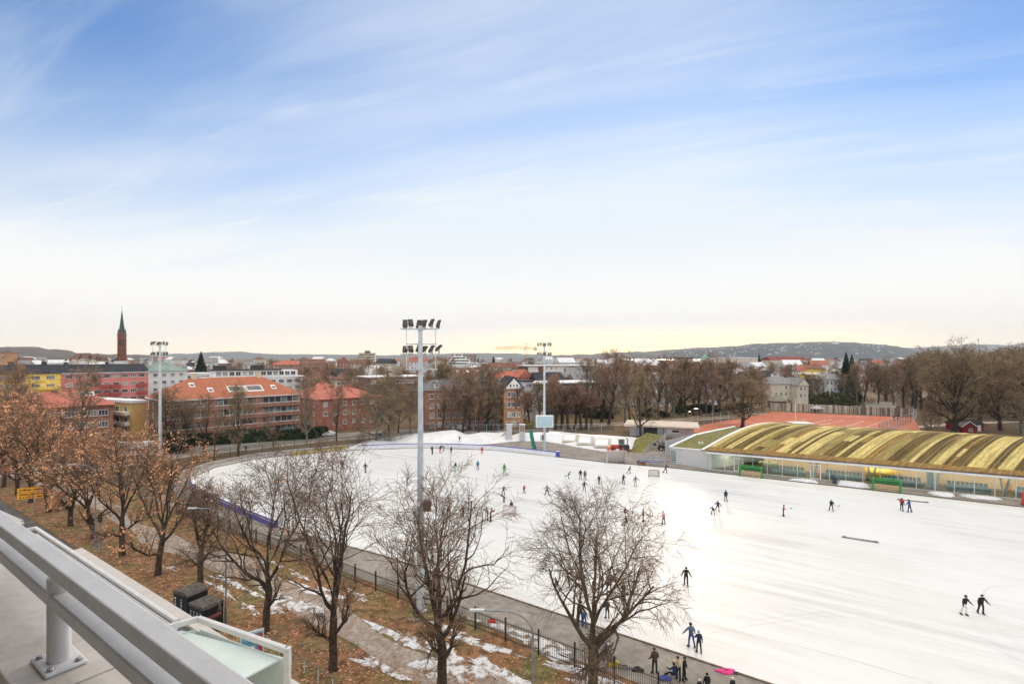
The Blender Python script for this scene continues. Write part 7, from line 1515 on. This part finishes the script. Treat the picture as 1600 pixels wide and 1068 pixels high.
# ------------------------------------------------------------------ fallen leaves and tufts under the avenue trees
rg = random.Random(31); q = MB(); bases = [G(x, y) for x, y, *_ in STREET]+[G(690, 1078), G(926, 1100)]
for i in range(15000):
    if i % 3: b = bases[rg.randrange(len(bases))]; c = b+Vector((rg.gauss(0, 2.0), rg.gauss(0, 2.0), 0))
    else: c = UV(rg.uniform(-5, 90), rg.choice((rg.uniform(20.2, 25), rg.uniform(28.5, 32))))
    v = c.dot(V)
    if v < 19.9 or v > 32: continue
    a = rg.random()*6.28; s = rg.uniform(.05, .11); e = Vector((math.cos(a), math.sin(a), 0))*s; f = Vector((-e.y, e.x, 0))*.7; z = Vector((0, 0, .05+rg.random()*.04)); t1 = Vector((0, 0, rg.uniform(-.03, .03)))
    q.add([c+z-e, c+z-f+t1, c+z+e, c+z+f-t1], [(0, 1, 2, 3)], rg.choice((0, 0, 1)))
tag(q.build('fallen_leaves', [M_lf_br, mat('brown fallen leaves', (.20, .095, .035), .9, .35, 2)]), kind='stuff')
q = MB()
for i in range(14000):
    c = UV(rg.uniform(-5, 95), rg.choice((rg.uniform(20.2, 24.8), rg.uniform(29, 32.6), rg.uniform(29, 32.6))))
    if noise.noise(c*.25) < .0: continue
    a = rg.random()*6.28; e = Vector((math.cos(a), math.sin(a), 0))*.035; h = rg.uniform(.05, .12); q.add([c+e, c-e, c+Vector((rg.gauss(0, .04), rg.gauss(0, .04), h))+Vector((0, 0, .02))], [(0, 1, 2)], rg.choice((0, 1)))
tag(q.build('grass', [mat('green grass', (.10, .115, .03), .9, .3, 2), mat('straw grass', (.22, .17, .07), .9, .3, 2)]), kind='stuff')
# shrubs by the villas and the park
def shrub(label, c, rx, h, m, seed, n=0, name='shrub', group=None):
    n = n or int(320*rx**1.15); rg = random.Random(seed); r = thing(name, label, 'shrub', c, group); q = MB(); q.tube([c, c+Vector((0, 0, h*.5))], .08, 5); q.build('stem', M_bark, r); q = MB()
    for i in range(n):
        d = Vector((rg.gauss(0, 1), rg.gauss(0, 1), abs(rg.gauss(0, 1)))).normalized(); k = rg.random()**.33*(1+.25*noise.noise(d*2+Vector((seed, 0, 0)))); p = c+Vector((d.x*rx*k, d.y*rx*k, .1+d.z*h*k)); a = Vector((rg.gauss(0, 1), rg.gauss(0, 1), rg.gauss(0, 1))).normalized(); b = a.orthogonal().normalized()*rg.uniform(.12, .3)*(h/3)**.5; e = a.cross(b); q.add([p-b, p-e, p+b, p+e], [(0, 1, 2, 3)])
    q.build('foliage', m, r); return r
M_gr2 = mat('bright shrub green', (.10, .15, .03), .9, .35, 2)
for i, (px, py, rx, h, m, lab) in enumerate(((1231, 633, 5, 6.5, M_hedge, 'big dark green shrub in front of the cream villa'), (1246, 633, 4, 6.0, M_hedge, 'dark green shrub right of the big one before the cream villa'), (1213, 634, 3.4, 4.5, M_gr2, 'yellowish shrub left of the big dark shrub'), (1060, 644, 3.2, 3, M_gr2, 'bright green bush beside the silver parked car'), (935, 652, 6, 5.5, M_hedge, 'dark evergreen bush behind the first park trees'), (1100, 643, 8, 3.2, M_hedge, 'long dark evergreen bush behind the park path'), (1300, 635, 11, 6.6, mat('olive hedge', (.05, .05, .02), .9, .4, 2), 'wide olive hedge before the white villa with many windows'), (1150, 642, 6, 3.4, M_hedge, 'dark bush behind the last tall park trees'), (825, 668, 2.0, 2.6, M_lf_ye, 'small yellow-leaved bush behind the white towers'), (275, 706, 3.0, 4.5, M_hedge, 'dark bush at the left end of the long hedge'), (1020, 650, 6, 2.6, M_hedge, 'low dark bush in the middle of the park'))):
    shrub(lab, G(px, py), rx, h, m, i+40)
# brown undergrowth filling the park wood between its trunks
rg = random.Random(77); q = MB()
for i in range(150):
    px = rg.uniform(1335, 1700); yy = rg.uniform(624, 650); c = G(px, yy)
    if px < 1440 and yy > 634: continue
    h = rg.uniform(1.6, 4.2)
    for k in range(90):
        a = rg.random()*6.28; r0 = rg.random()**.5*rg.uniform(1.5, 3.6); p = c+Vector((math.cos(a)*r0, math.sin(a)*r0, rg.uniform(0, .6)*h)); t = p+Vector((rg.gauss(0, .5), rg.gauss(0, .5), h*rg.uniform(.3, .6))); s_ = Vector((.05, 0, 0))
        q.add([p-s_, p+s_, t+s_*.4, t-s_*.4], [(0, 1, 2, 3)], rg.choice((0, 0, 1)))
tag(q.build('undergrowth', [M_tw_far, M_bark]), kind='stuff')
# street-level handrail below the balcony
hr = thing('handrail', 'brown handrail on grey posts along the ramp below the balcony', 'handrail', G(480, 1050)); a, b = G(418, 1012), G(520, 1082); q = MB(); q.tube([a+Vector((0, 0, 1)), b+Vector((0, 0, 1))], .045, 8); q.build('rail', M_edge, hr)
for i in range(6): q = MB(); c = a.lerp(b, i/5); q.tube([c, c+Vector((0, 0, .98))], .03, 6); q.build('post', M_steel, hr)
sw = thing('low_wall', 'low pale kerb wall at the street corner on the left edge', 'wall', G(15, 806)); q = MB(); q.beam(G(-30, 790, .4), G(33, 818, .4), .5, .8); q.build('wall', M_conc, sw); q = MB(); q.beam(G(-31, 789.6, .86), G(34, 818.4, .86), .62, .1); q.build('coping', M_conc, sw)
# ------------------------------------------------------------------ the winter air over the fjord and the far hills
hz = MB(); hz.box((0, 6000, 400), (30000, 19000, 802)); o = hz.build('haze', []) if False else hz.build('haze', bpy.data.materials.new('haze air'))
hm = o.data.materials[0]; hm.use_nodes = True; nt = hm.node_tree; [nt.nodes.remove(n) for n in list(nt.nodes) if n.type != 'OUTPUT_MATERIAL']; pv = nt.nodes.new("ShaderNodeVolumePrincipled"); pv.inputs['Color'].default_value = (.82, .90, 1.0, 1); pv.inputs['Density'].default_value = 6.5e-5; pv.inputs['Anisotropy'].default_value = 0.0
nt.links.new(pv.outputs[0], [n for n in nt.nodes if n.type == 'OUTPUT_MATERIAL'][0].inputs['Volume']); tag(o, kind='stuff')
